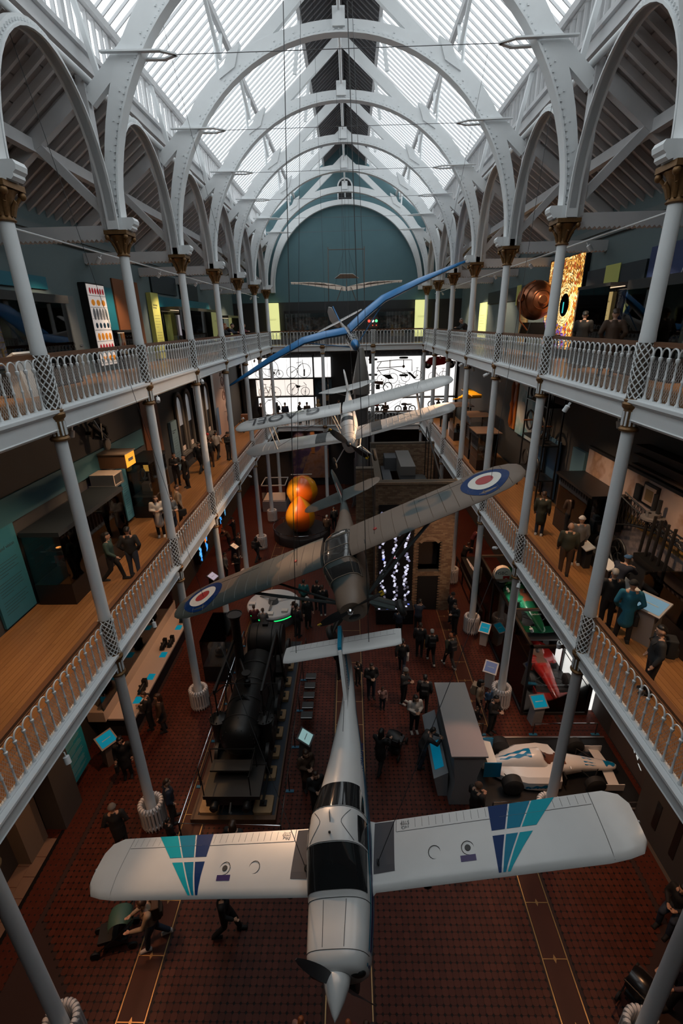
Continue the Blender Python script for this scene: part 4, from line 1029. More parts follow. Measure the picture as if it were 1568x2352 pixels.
def tiger():
    t = thing('biplane', 'white two-bay-strutted biplane with black propeller and registration letters', 'aircraft')
    S = [(.12, .16, -.30, .12, 2.2), (.25, .26, -.48, .20, 2.4), (.6, .33, -.52, .25, 2.5), (1.4, .38, -.52, .32, 2.5), (1.8, .38, -.52, .40, 2.4), (2.6, .36, -.5, .42, 2.3), (3.4, .30, -.42, .40, 2.2), (5.0, .17, -.15, .33, 2), (6.3, .06, .12, .33, 2), (6.5, .03, .2, .33, 2)]
    obj('fuselage', fus_mb(S, 26, [1.0, 2.2, 4.2]), PW, t, True, 55)
    for a0, a1 in ((1.75, 2.15), (2.55, 3.0)): obj('cockpit', fpatch(S, a0, a1, 45, 135, .008, 4, 8), BLACK, t, True)
    obj('windscreen', MB().add([fpt(S, 1.74, math.radians(60), .0), fpt(S, 1.74, math.radians(120), .0), (-.15, 1.84, .62), (.15, 1.84, .62)], [(0, 1, 2, 3)]), GLASS, t)
    ch = 1.33
    def mk(s, aw, uw, dh, hs, sweep):
        st = [(s*q[0], aw+sweep*q[0]+q[1], q[2], uw+dh*q[0], q[3]) for q in ((.05, 0, ch, 1), (3.7, 0, ch, 1), (4.1, .06, ch*.9, .95), (4.32, .20, ch*.66, .8), (4.42, .38, ch*.3, .5))]
        return st
    for s in (-1, 1):
        su = mk(s, .18, 1.24, .035, 4.4, .03); u = obj('upper_wing', wing_mb(su), PW, t, True, 50)
        sl_ = mk(s, .45, -.05, .05, 4.4, .03); l = obj('lower_wing', wing_mb([q for q in sl_ if abs(q[0]) > .04]), PW, t, True, 50)
        mb = MB(); wing_patch(mb, sorted(sl_), s*.95, s*1.4, .0, 1.0, 10); obj('wing_band', mb, mat('dark_band', (.03, .033, .036), .5), l)
        for w, stt in ((u, su), (l, sl_)):
            mb = MB()
            for k in range(14): mb.tube([wing_pt(sorted(stt), s*(.4+k*.25), c, -.004) for c in (.02, .12, .3, .55, .8, .98)], .009, 4)
            obj('rib_lines', mb, PW, w, True)
        for sp_ in (3.0,):
            for (c, dc) in ((.15, .1), (.62, .6)):
                a, b = wing_pt(sorted(su), s*sp_, c, -.06), wing_pt(sorted(sl_), s*sp_, dc, 0); obj('wing_strut', MB().tube([a, b], .026, 6), WHITE, t)
        for c in (.15, .55):
            a = wing_pt(sorted(su), s*.45, c, -.06); obj('cabane_strut', MB().tube([a, (s*.28, a[1]+.25, .28)], .02, 6), WHITE, t)
        br_ = MB()
        for (p, q) in ((wing_pt(sorted(su), s*3.0, .2, -.03), (s*.4, 1.0, .1)), (wing_pt(sorted(sl_), s*3.0, .2, .02), (s*.45, .5, 1.2)), (wing_pt(sorted(su), s*3.0, .6, -.03), (s*.4, 1.4, .1))): br_.tube([p, q], .006, 4)
        obj('bracing_wire', br_, WIRE, t)
        g = MB().tube([(s*.3, .6, -.4), (s*.78, .75, -1.0)], .025, 6); g.tube([(s*.2, 1.3, -.5), (s*.78, .78, -1.0)], .02, 6); obj('gear_leg', g, WHITE, t)
        obj('wheel', MB().lathe([(.03, -.06), (.22, -.065), (.26, 0), (.22, .065), (.03, .06)], 18, (s*.86, .75, -1.02), axis='x'), RUBBER, t, True)
        tp = [(s*q[0], q[1], q[2], .42, q[3]) for q in ((.05, 5.5, 1.0, .5), (.7, 5.62, .95, .5), (1.2, 5.95, .55, .45), (1.5, 6.2, .1, .3))]
        obj('tailplane', wing_mb(tp), PW, t, True, 50)
        obj('tail_strut', MB().tube([(s*.08, 5.9, .05), (s*.75, 5.95, .40)], .012, 5), WHITE, t)
    q = wing_pt(sorted(mk(-1, .18, 1.24, .035, 4.4, .03)), -2.35, .42, .03)
    textobj('registration_text', 'G-AOEL', mat('registration_black', (.03, .03, .035), .5), t, frame4((q[0], q[1], q[2]+.02), (-1, .0, .035), (0, -1, -.04)), .86)
    obj('fin', MB().prism([(5.6, .3), (5.95, .75), (6.2, 1.12), (6.55, 1.22), (6.85, 1.0), (6.9, .5), (6.75, .2), (6.4, .1)], 'x', -.022, .022), PW, t)
    obj('hub', MB().sphere((0, .02, 0), (.09, .10, .09), 12, 8), BLACK, t, True)
    pr = MB()
    for k in (0, 1):
        a = math.radians(-52+180*k); prop_blade(.98, .2, pr, ang=a, c=(0, .08, 0)); d = (math.cos(a), math.sin(a))
        obj('propeller_tip', MB().obox((d[0]*.95, .08, d[1]*.95), (d[0]*.05, 0, d[1]*.05), (-d[1]*.06, .02, d[0]*.06), (d[1]*.003, .012, -d[0]*.003)), YEL, t)
    obj('propeller', pr, BLACK, t, True)
    obj('engine_panel', fpatch(S, .5, 1.2, -30, 10, .006, 3, 4), GREY, t)
    obj('exhaust_pipe', MB().tube([(.25, .35, -.35), (.36, .8, -.5), (.4, 2.0, -.55)], .03, 6), STEEL, t)
    ln = MB()
    for a in (.32, .62, 1.35): ln.tube([fpt(S, a, math.radians(10+160*k/16), .002) for k in range(17)], .004, 4)
    obj('panel_seam', ln, SEAM, t)
    pose(t, (-.27, 10.18, -12.27), (.13, 18.25, 9.99)); return t
TIG = tiger()

def gull():
    t = thing('glider', 'blue gull-wing glider with silver nose hanging beneath the glass roof', 'glider')
    BL = mat('glider_blue', (.022, .17, .42), .35, coat=.2); SV = mat('glider_silver', (.45, .42, .41), .35, .3)
    S = [(0, .03, -.06, .04, 2), (.12, .12, -.18, .12, 2), (.4, .22, -.34, .24, 2.1), (.9, .29, -.46, .36, 2.2), (1.5, .29, -.44, .48, 2.2), (1.9, .26, -.38, .52, 2.1), (2.6, .20, -.25, .46, 2), (4.0, .12, -.02, .42, 2), (5.6, .06, .16, .42, 2), (6.3, .03, .22, .42, 2)]
    obj('fuselage', fus_mb(S, 22), SV, t, True, 60); obj('nose_cap', fpatch(S, .0, .42, 0, 360, .006, 6, 24), BL, t, True)
    obj('canopy', fpatch(S, .46, 1.5, 25, 155, .008, 8, 12), DGL, t, True)
    fr = MB()
    for a in (.46, .75, 1.05, 1.5): fr.tube([fpt(S, a, math.radians(25+130*k/12), .012) for k in range(13)], .012, 4)
    for th in (25, 68, 112, 155): fr.tube([fpt(S, .46+1.04*k/8, math.radians(th), .012) for k in range(9)], .011, 4)
    obj('canopy_frame', fr, PW, t)
    for s in (-1, 1):
        st = [(s*q[0], q[1], q[2], q[3], 1.9) for q in ((.1, 1.35, 1.5, .48), (1.2, 1.38, 1.45, .80), (2.4, 1.42, 1.35, 1.06), (4.5, 1.62, 1.1, .98), (6.5, 1.95, .65, .80), (7.4, 2.15, .32, .72), (7.6, 2.25, .1, .70))]
        w = obj('wing', wing_mb(st), BL, t, True, 50)
        under = MB(); under.loft([[(q[0], q[1]+c*q[2], q[3]+h*q[2]*1.9-.006) for c, h in ((.05, -.03), (.12, -.045), (.3, -.05), (.6, -.035), (.98, -.004))] for q in st], False, False); obj('wing_underside', under, SV, w, True)
        obj('wing_strut', MB().tube([(s*.25, 1.6, -.3), (s*2.4, 1.7, 1.0)], .03, 6), BL, t)
        tp = [(s*q[0], q[1], q[2], .42, .8) for q in ((.03, 5.3, .75), (1.0, 5.4, .6), (1.5, 5.55, .35))]
        obj('tailplane', wing_mb(tp), SV, t, True, 50)
    ru = [(5.9, .1), (5.95, .42), (6.12, 1.28), (6.35, 1.35), (6.62, 1.1), (6.75, .6), (6.6, .15), (6.3, .0)]
    obj('rudder', MB().prism(ru, 'x', -.02, .02).xf(np.array(Matrix.Translation((0, 5.95, 0)) @ Matrix.Rotation(math.radians(38), 4, 'Z') @ Matrix.Translation((0, -5.95, 0)))), PW, t); obj('fin', MB().prism([(5.5, .4), (6.10, 1.28), (6.16, 1.28), (6.0, .35)], 'x', -.03, .03), BL, t)
    obj('nose_hook', MB().tube([(0, .1, -.16), (0, .12, -.3), (.05, .2, -.3)], .02, 6), BLACK, t); obj('skid', MB().beam((0, .3, -.4), (0, 1.8, -.52), .06, .05), BLACK, t)
    pose(t, (7.93, 8.6, -25.17), (.56, 25.71, 13.38)); return t
GUL = gull()

def clothmat(name, c):
    m, nt, b = _new(name); nt.nodes.remove(b); d = nt.nodes.new('ShaderNodeBsdfDiffuse'); t = nt.nodes.new('ShaderNodeBsdfTranslucent'); mx = nt.nodes.new('ShaderNodeMixShader')
    d.inputs[0].default_value = t.inputs[0].default_value = c+(1,); nt.links.new(d.outputs[0], mx.inputs[1]); nt.links.new(t.outputs[0], mx.inputs[2]); nt.links.new(mx.outputs[0], nt.nodes['Material Output'].inputs[0]); return m
def hawk():
    t = thing('bat_winged_hang_glider', 'early hang glider with ribbed cloth wings in front of the teal wall', 'glider')
    CL = clothmat('aged_canvas', (.62, .52, .44)); BM = mat('bamboo_dark', (.09, .05, .03), .6)
    for s in (-1, 1):
        mb = MB(); rows = []
        for i in range(17):
            u = i/16; x = s*(.05+3.5*u); zc = .0+.38*u+.10*math.sin(u*PI); cl = .75*math.sin(min(1, .25+u*.9)*PI)**.6*(1-u**4)+.25
            rows.append([(x, -cl*.55+1.5*cl*c*.7, zc+.10*math.sin(c*PI)) for c in (0, .25, .5, .75, 1)])
        mb.loft(rows, False, False); w = obj('wing', mb, CL, t, True)
        for k in range(8):
            u = .12+k*.12; r = rows[min(16, int(u*16))]; obj('wing_rib', MB().tube([(s*1.15, -.1, .1+.1)]+[tuple(np.array(r[j])-(0, 0, .02)) for j in (1, 3, 4)], .014, 5), BM, w)
        obj('mast', MB().tube([(s*1.15, .1, 2.55), (s*1.15, .1, -.75)], .022, 5), BM, t)
        obj('undercarriage_leg', MB().tube([(s*.3, 0, .1), (s*.62, -.1, -.75)], .022, 5), BM, t)
    obj('cross_bar', MB().tube([(-1.15, .1, 2.4), (1.15, .1, 2.4)], .022, 5), BM, t)
    tw = MB()
    for s in (-1, 1): tw.tube([(s*.15, .1, 2.35), (s*.85, 2.6, .85)], .006, 4)
    obj('stay_wire', tw, WIRE, t)
    obj('tailplane', MB().prism([(-.42, 2.0), (.42, 2.0), (.85, 2.9), (-.85, 2.9)], 'z', 1.55, 1.58), PW, t)
    obj('tail_boom', MB().tube([(0, .2, .0), (0, 2.9, 1.5)], .03, 6), BM, t)
    pose(t, (0, -13, .3), (.05, 33.2, 16.5)); return t
HWK = hawk()

# ---- suspension cables (each its own thing)
def wpos(o, p): return np.array(o.matrix_world @ Vector(p))
def cable(a, b, label, r=.011): solo('suspension_cable', MB().tube([a, b], r*.68, 5), WIRE, label, 'cable', 'thin steel cables holding the hanging exhibits', loc=tuple(a))
bpy.context.view_layer.update()
def up_to(o, p, px, py, y, label, r=.011):
    a = wpos(o, p); b = at(px, py, y=y); cable(a, b, label, r)
up_to(TOM, (-1.25, 6.6, 1.08), 650, 2, 12.6, 'long dark cable from the left tailplane of the white T-tail aircraft', .014)
up_to(TOM, (.75, 6.55, 1.08), 797, 2, 12.6, 'long dark cable from the right tailplane of the white T-tail aircraft', .014)
up_to(TOM, (-.70, 2.0, .05), 505, 1478, 8.0, 'cable rising from the left wing root of the white T-tail aircraft', .010)
up_to(TOM, (.70, 2.0, .05), 1140, 1300, 9.0, 'cable rising from the right wing root of the white T-tail aircraft', .010)
up_to(TOM, (0, 4.5, .46), 790, 1610, 8.4, 'short cable from the rear fuselage of the white T-tail aircraft', .008)
up_to(AUS, (-1.2, 1.6, .92), 690, 2, 17.3, 'cable from the left wing of the camouflaged aircraft', .010)
up_to(AUS, (1.2, 1.6, .92), 808, 2, 17.3, 'cable from the right wing of the camouflaged aircraft', .010)
up_to(AUS, (-4.4, 1.9, .95), 20, 70, 12.2, 'slanting cable from the left wing tip of the camouflaged aircraft', .009)
up_to(AUS, (4.6, 1.9, .95), 1290, 100, 15.5, 'slanting cable from the right wing tip of the camouflaged aircraft', .009)
up_to(TIG, (-3.0, .5, 1.4), 375, 60, 17.0, 'slanting cable from the left wing of the white biplane', .008)
up_to(TIG, (3.0, .5, 1.4), 1120, 120, 19.0, 'slanting cable from the right wing of the white biplane', .008)
up_to(TIG, (-.5, .7, 1.3), 718, 2, 24.0, 'left of two cables holding the white biplane', .008)
up_to(TIG, (.5, .7, 1.3), 771, 200, 24.0, 'right of two cables holding the white biplane', .008)
up_to(GUL, (-.2, 1.8, .55), 780, 250, 27.0, 'left of two cables holding the blue glider', .008)
up_to(GUL, (.2, 1.8, .55), 796, 250, 27.0, 'right of two cables holding the blue glider', .008)
up_to(HWK, (0, .1, 0.1), 791, 440, 33.5, 'thin cable holding the cloth-winged hang glider', .010)
# ================================================================== GROUND FLOOR EXHIBITS
CASE_FILL = mat('case_fill_strip', (1, .8, .6), .5, emit=(1, .72, .48), estr=1.3)  # glowing strips added under the case tops to brighten the interiors
def showcase(name, label, x0, x1, y0, y1, z0, zb, zt, base=DARK, cap=DARK, cap_t=.08, group=None, over=.0):
    t = thing(name, label, 'display case', ((x0+x1)/2, (y0+y1)/2, z0), group)
    obj('case_base', MB().box(x0, x1, y0, y1, z0, zb), base, t)
    for a in (x0, x1-.012): obj('glass_pane', MB().box(a, a+.012, y0, y1, zb, zt), GLASS, t)
    for a in (y0, y1-.012): obj('glass_pane', MB().box(x0+.012, x1-.012, a, a+.012, zb, zt), GLASS, t)
    obj('case_top', MB().box(x0-over, x1+over, y0-over, y1+over, zt, zt+cap_t), cap, t)
    if cap is not GLASS and y0 < 41: obj('fill_strip', MB().box((x0+x1)/2-.03, (x0+x1)/2+.03, y0+.1, y1-.1, zt-.02, zt) if y1-y0 > x1-x0 else MB().box(x0+.1, x1-.1, y0+.1, y0+.16, zt-.02, zt), CASE_FILL, t)
    return t
def tlines(mb, o, ux, uy, w, n, dy, h=.012):
    """rows of printed text as thin strips; o top-left corner"""
    o, ux, uy = np.array(o, float), np.array(ux, float), np.array(uy, float); nn = np.cross(ux, uy)*.002
    for k in range(n):
        if k % 6 == 5: continue
        ww = w*(random.uniform(.82, 1) if k % 6 != 4 else .5); a = o-uy*dy*k+nn
        mb.add([a, a+ux*ww, a+ux*ww+uy*h, a+uy*h], [(0, 1, 2, 3)])
    return mb
INK = mat('printed_ink', (.03, .04, .05), .7); INKW = mat('pale_ink', (.35, .45, .48), .7)
def wallpanel(sd, y0, y1, z0, z1, m, name, label, cat='panel', title=None, lines=0, ink=None, th=.07, x=None, group=None, tsize=None):
    """flat board standing off the left (-1) or right (+1) wall"""
    xw = (XW-.022 if x is None else x)
    t = thing(name, label, cat, (sd*xw, (y0+y1)/2, z0), group)
    obj('board', MB().box(*sorted((sd*xw, sd*(xw-th))), y0, y1, z0, z1), m, t)
    xf = sd*(xw-th-.003); ux = (0, 1, 0) if sd < 0 else (0, -1, 0); yl = y0 if sd < 0 else y1; w = y1-y0
    if lines: obj('text_lines', tlines(MB(), (xf, yl+ux[1]*w*.12, z1-(z1-z0)*.34), ux, (0, 0, 1), w*.74, lines, (z1-z0)*.6/lines), ink or INK, t)
    if title:
        o = ORI[t.name]; ts = tsize or w*.16
        textobj('title_text', title, ink or INK, t, frame4((xf-o[0], yl+ux[1]*w*.12-o[1], z1-(z1-z0)*.2-o[2]), ux, (0, 0, 1)), ts, 'LEFT')
    return t
def kiosk(x, y, z0, rz, label, scr, body=GREY, h=.95, w=.55, cat='kiosk'):
    t = thing('information_kiosk', label, cat, (0, 0, 0), 'information kiosks')
    obj('stand', MB().prism([(-.16, 0), (.22, 0), (.30, h), (-.02, h+.2)], 'x', -w*.32, w*.32), body, t)
    fr = obj('screen_frame', MB().obox((0, .12, h+.14), (w/2, 0, 0), (0, .24, -.135), (0, .013, .023)), body, t)
    obj('screen', MB().obox((0, .1335, h+.166), (w/2-.05, 0, 0), (0, .19, -.107), (0, .002, .0035)), scr, fr)
    obj('screen_text', MB().obox((0, .1365, h+.171), (w/4, 0, 0), (0, .012, -.0068), (0, .001, .0018)), INKW, fr)
    t.location = (x, y, z0); t.rotation_euler = (0, 0, rz); return t
SCRC = mat('cyan_screen', (.0, .14, .22), .7, spec=.15, emit=(.0, .33, .50), estr=.35)
SCRB = mat('blue_screen', (.02, .06, .12), .3, emit=(.10, .25, .40), estr=.7)
SCRP = mat('pale_screen', (.2, .2, .25), .3, emit=(.42, .38, .5), estr=.6)

# ---- locomotive on its stone-block track
IRON = mat('loco_black_iron', (.006, .006, .006), .45, .1, noise=.4, nscale=6); IRON2 = mat('loco_dark_wood', (.011, .009, .008), .55, noise=.3, nscale=4)
pl = thing('locomotive_platform', 'dark blue platform with stone block track under the steam locomotive', 'platform', (-3.62, 14.3, 0))
obj('deck', MB().box(-4.75, -2.33, 10.05, 18.75, .0, .16), mat('platform_blue', (.018, .026, .040), .6), pl)
for x0, x1, y0, y1 in ((-4.95, -4.75, 9.9, 18.75), (-2.33, -2.28, 9.9, 18.75), (-4.75, -2.33, 9.9, 10.05)): obj('timber_edge', MB().box(x0, x1, y0, y1, 0, .20), mat('platform_timber', (.09, .045, .022), .6, noise=.2), pl)
SBL = mat('sandstone_block', (.30, .19, .10), .85, noise=.2, nscale=8, bump=.6)
for x in (-4.42, -2.72):
    for k, y in enumerate((10.35, 11.5, 12.35, 13.2, 14.05, 15.05, 15.9, 16.9, 17.8)):
        s_ = .30 if k == 0 else .24
        def blk(x, y, s_):
            return MB().prism([(x-s_, y-s_*.8), (x-s_*.85, y-s_), (x+s_*.9, y-s_), (x+s_, y-s_*.85), (x+s_, y+s_*.9), (x+s_*.85, y+s_), (x-s_*.9, y+s_), (x-s_, y+s_*.8)], 'z', .16, .30)
        b_ = obj('stone_block', blk(x, y, s_), SBL, pl); obj('rail_chair', MB().box(x-.11, x+.11, y-.09, y+.09, .30, .36), IRON, b_)
for x in (-4.42, -2.72): obj('rail', MB().box(x-.035, x+.035, 10.3, 18.4, .36, .46), IRON, pl)
def loco():
    t = thing('steam_locomotive', 'black early beam-engine steam locomotive with tall chimney and water barrel', 'locomotive', (-3.57, 14, .46)); z0 = .46
    XL, XR = -4.42, -2.72
    obj('boiler', MB().lathe([(.001, 11.02), (.3, 11.06), (.52, 11.18), (.63, 11.4), (.66, 11.6), (.66, 15.1), (.5, 15.25), (.001, 15.3)], 28, (-3.57, 0, 1.95), axis='y'), IRON, t, True, 50)
    for y in (11.75, 12.6, 13.5, 14.4): obj('boiler_band', MB().torus((-3.57, y, 1.95), .665, .018, 28, 5, 'y'), IRON2, t)
    rv = MB()
    for k in range(20):
        a = 2*PI*k/20; rv.sphere((-3.57+.56*math.cos(a), 11.2, 1.95+.56*math.sin(a)), .018, 5, 4)
    for k in range(9): rv.sphere((-3.57, 11.62+.1*k*0-.02, 1.95+.66), .016, 5, 4)
    obj('rivets', rv, IRON, t)['kind'] = 'stuff'
    obj('chimney', MB().lathe([(.24, 1.6), (.22, 2.3), (.175, 2.5), (.165, 4.25), (.26, 4.42), (.30, 4.48), (.27, 4.48), (.16, 4.2)], 20, (-4.22, 14.75, 0)), IRON, t, True, 50)
    obj('chimney_mouth', MB().lathe([(.001, 4.40), (.26, 4.45)], 20, (-4.22, 14.75, 0)), mat('soot_grey', (.03, .03, .032), .8), t)
    obj('flue_elbow', MB().tube([(-3.95, 14.95, 1.9), (-4.2, 14.8, 1.75), (-4.22, 14.75, 2.1)], .2, 10), IRON, t, True)
    b = obj('water_barrel', MB().lathe([(.001, -4.16), (.60, -4.16), (.66, -4.0), (.70, -3.45), (.66, -2.9), (.60, -2.74), (.001, -2.74)], 26, (0, 16.35, 2.15), axis='x'), IRON2, t, True, 50)
    for x in (-4.08, -3.75, -3.15, -2.82): obj('barrel_hoop', MB().torus((x, 16.35, 2.15), .69 if -3.9 < x < -3 else .655, .014, 26, 4, 'x'), IRON, b)
    obj('barrel_hatch', MB().box(-3.56, -3.34, 16.25, 16.45, 2.82, 2.95), IRON, b)
    for nm, y0, y1, z in (('main_frame', 11.2, 15.3, 1.0), ('tender_frame', 15.6, 17.6, 1.0), ('footplate', 9.95, 11.05, 1.15)):
        f = obj(nm, MB().box(-4.45, -2.70, y0, y1, z-.14, z), IRON2, t)
    fr = MB()
    for x in (-4.42, -2.98): fr.tube([(x, 10.0, 1.15), (x, 10.0, 1.95)], .018, 5).tube([(x, 11.0, 1.15), (x, 11.0, 1.95)], .018, 5).tube([(x, 10.0, 1.9), (x, 11.0, 1.92)], .018, 5)
    fr.tube([(-4.42, 11.0, 1.93), (-2.98, 11.0, 1.93)], .02, 5)
    obj('footplate_rail', fr, IRON, t); obj('footplate_bench', MB().box(-4.35, -3.05, 10.55, 10.95, 1.45, 1.52), IRON2, t); obj('tool_box', MB().box(-4.38, -3.02, 9.97, 10.3, .75, 1.12), IRON2, t)
    for x in (XL, XR):
        for y in (11.75, 12.75, 13.75, 14.7, 16.0, 17.2):
            w = MB().lathe([(.40, -.06), (.47, -.05), (.47, .06), (.40, .06)], 22, (x, y, z0+.47), axis='x')
            o = obj('wheel', w, IRON, t, True, 50); sp_ = MB()
            for k in range(8):
                a = 2*PI*k/8; sp_.beam((x, y, z0+.47), (x, y+.41*math.cos(a), z0+.47+.41*math.sin(a)), .04, .05, (1, 0, 0))
            sp_.lathe([(.09, -.08), (.09, .08)], 10, (x, y, z0+.47), axis='x'); obj('spokes', sp_, IRON, o)
    for s, x in ((-1, -4.35), (1, -2.80)):
        c = obj('steam_cylinder', MB().lathe([(.24, .95), (.24, 2.15), (.30, 2.17), (.30, 2.25), (.12, 2.3), (.06, 2.36)], 18, (x, 11.95, 0)), IRON, t, True, 50)
        bolts = MB()
        for k in range(8): bolts.lathe([(.02, 2.25), (.02, 2.31)], 5, (x+.26*math.cos(PI*k/4), 11.95+.26*math.sin(PI*k/4), 0))
        obj('cylinder_bolts', bolts, IRON, c)['kind'] = 'stuff'
        obj('piston_rod', MB().tube([(x, 11.95, 2.3), (x, 11.95, 3.35)], .025, 6), STEEL if False else IRON, t)
        obj('rocking_beam', MB().beam((x, 11.9, 3.38), (x, 15.3, 3.30), .07, .16), IRON, t)
        a = MB().beam((x, 15.2, 3.3), (x-s*.22, 15.0, 1.0), .05, .07); a.beam((x, 15.2, 3.3), (x+s*.12, 15.45, 1.0), .05, .07); obj('beam_post', a, IRON, t)
        obj('connecting_rod', MB().tube([(x, 13.6, 3.34), (x, 13.75, .95)], .028, 6), IRON, t)
        mo = MB().tube([(x, 11.95, 3.3), (x, 12.9, 2.75), (x, 13.4, 2.3)], .022, 5); mo.tube([(x-s*.15, 12.1, 2.4), (x-s*.15, 13.0, 3.0), (x, 13.6, 3.32)], .02, 5)
        mo.tube([(x+s*.1, 11.7, 2.3), (x+s*.3, 12.2, 2.9), (x+s*.1, 12.9, 3.0)], .02, 5); obj('parallel_motion', mo, IRON, t)
    obj('cross_rod', MB().tube([(-4.6, 12.9, 2.85), (-2.5, 12.9, 2.85)], .022, 5), IRON, t)
    obj('safety_valve', MB().lathe([(.12, 2.55), (.12, 2.85), (.05, 2.9), (.05, 3.1), (.16, 3.12), (.16, 3.16)], 12, (-3.57, 13.1, 0)), IRON, t, True)
    obj('steam_pipe', MB().tube([(-3.57, 13.1, 2.75), (-3.9, 13.9, 2.7), (-4.15, 14.5, 2.6)], .05, 7), IRON, t, True)
    obj('steam_pipe', MB().tube([(-4.3, 12.2, 2.1), (-3.6, 12.5, 2.72), (-2.85, 12.2, 2.1)], .05, 7), IRON, t, True)
    obj('coupling', MB().tube([(-3.6, 9.95, .9), (-3.6, 9.7, .75), (-3.55, 9.65, .85)], .04, 6), IRON, t)
    for x in (-4.1, -3.1): obj('buffer', MB().lathe([(.09, 9.72), (.13, 9.76), (.13, 9.95)], 12, (x, 0, .85), axis='y'), IRON, t, True)
    return t
loco()
BLUEF = mat('blue_foot', (.01, .12, .22), .5)
def barrier(pts, z, label, nm='barrier_rail'):
    t = thing(nm, label, 'barrier', (pts[0][0], pts[0][1], 0))
    obj('rail_tube', MB().tube([(x, y, z) for x, y in pts], .022, 8), CHROME, t, True)
    for (x0, y0), (x1, y1) in zip(pts[:-1], pts[1:]):
        L = math.hypot(x1-x0, y1-y0); n = max(1, int(L/1.7))
        for k in range(n+1):
            x, y = x0+(x1-x0)*k/n, y0+(y1-y0)*k/n
            p = obj('post', MB().tube([(x, y, .03), (x, y, z)], .02, 6), DARK, t); obj('post_foot', MB().box(x-.15, x+.15, y-.05, y+.05, 0, .03), BLUEF, p)
    return t
barrier([(-5.02, 18.6), (-5.0, 9.3), (-1.98, 9.25), (-2.0, 18.0)], .9, 'low steel barrier rail running around the steam locomotive')
kiosk(-1.62, 12.25, 0, -PI/2-.25, 'grey touch-screen kiosk beside the steam locomotive', mat('kiosk_print', (.4, .45, .45), .4, emit=(.3, .55, .55), estr=.5))
for k, y in enumerate((13.65, 14.15, 14.7, 15.25, 15.8)):
    st_ = thing('stool', '%s dark stool from the kiosk in the row beside the locomotive' % ORD[k], 'stool', (-1.62, y+.18, 0), 'stools beside the locomotive')
    s_ = obj('seat', MB().box(-1.85, -1.40, y, y+.36, .42, .47), DARK, st_); obj('seat_edge', MB().tube([(-1.83, y, .5), (-1.42, y, .5)], .018, 6), STEEL, s_)
    for x in (-1.8, -1.45): [obj('leg', MB().tube([(x, y+e, 0), (x, y+e, .42)], .015, 5), STEEL, st_) for e in (.05, .31)]

# ---- grey podium and the white racing car
pd = thing('display_podium', 'tall grey podium with a slanted reading desk beside the white racing car', 'podium', (3.65, 12.2, 0))
PDM = mat('podium_grey', (.22, .235, .255), .55)
obj('podium_body', MB().prism([(3.22, 0), (4.30, 0), (4.12, .5), (4.02, 1.2), (4.22, 2.1), (3.24, 2.1), (3.35, 1.0)], 'y', 10.55, 13.6), PDM, pd)
obj('podium_top', MB().box(3.16, 4.28, 10.5, 13.68, 2.1, 2.16), PDM, pd)
dk = obj('reading_desk', MB().prism([(2.92, 0), (3.22, 0), (3.20, 1.05), (2.75, .78)], 'y', 10.85, 13.5), PDM, pd)
obj('cyan_label', MB().obox((2.97, 11.65, .925), (.14, 0, .084), (0, .52, 0), (-.003, 0, .005)), mat('label_cyan', (.0, .20, .33), .4, emit=(0, .25, .42), estr=.25), dk)
cpf = thing('car_platform', 'low black platform with steel edge beneath the white racing car', 'platform', (6.8, 11.7, 0))
obj('deck', MB().box(4.32, 9.4, 10.35, 13.05, 0, .10), BLACK, cpf)
for y in (10.3, 13.05): obj('platform_edge', MB().box(4.32, 9.4, y, y+.06, 0, .13), STEEL, cpf)
barrier([(4.5, 10.22), (9.3, 10.22)], .55, 'low steel barrier in front of the white racing car'); barrier([(4.45, 13.3), (5.0, 13.3)], .55, 'short barrier stub behind the grey podium'); barrier([(6.9, 13.3), (9.2, 13.3)], .55, 'low steel barrier behind the white racing car')
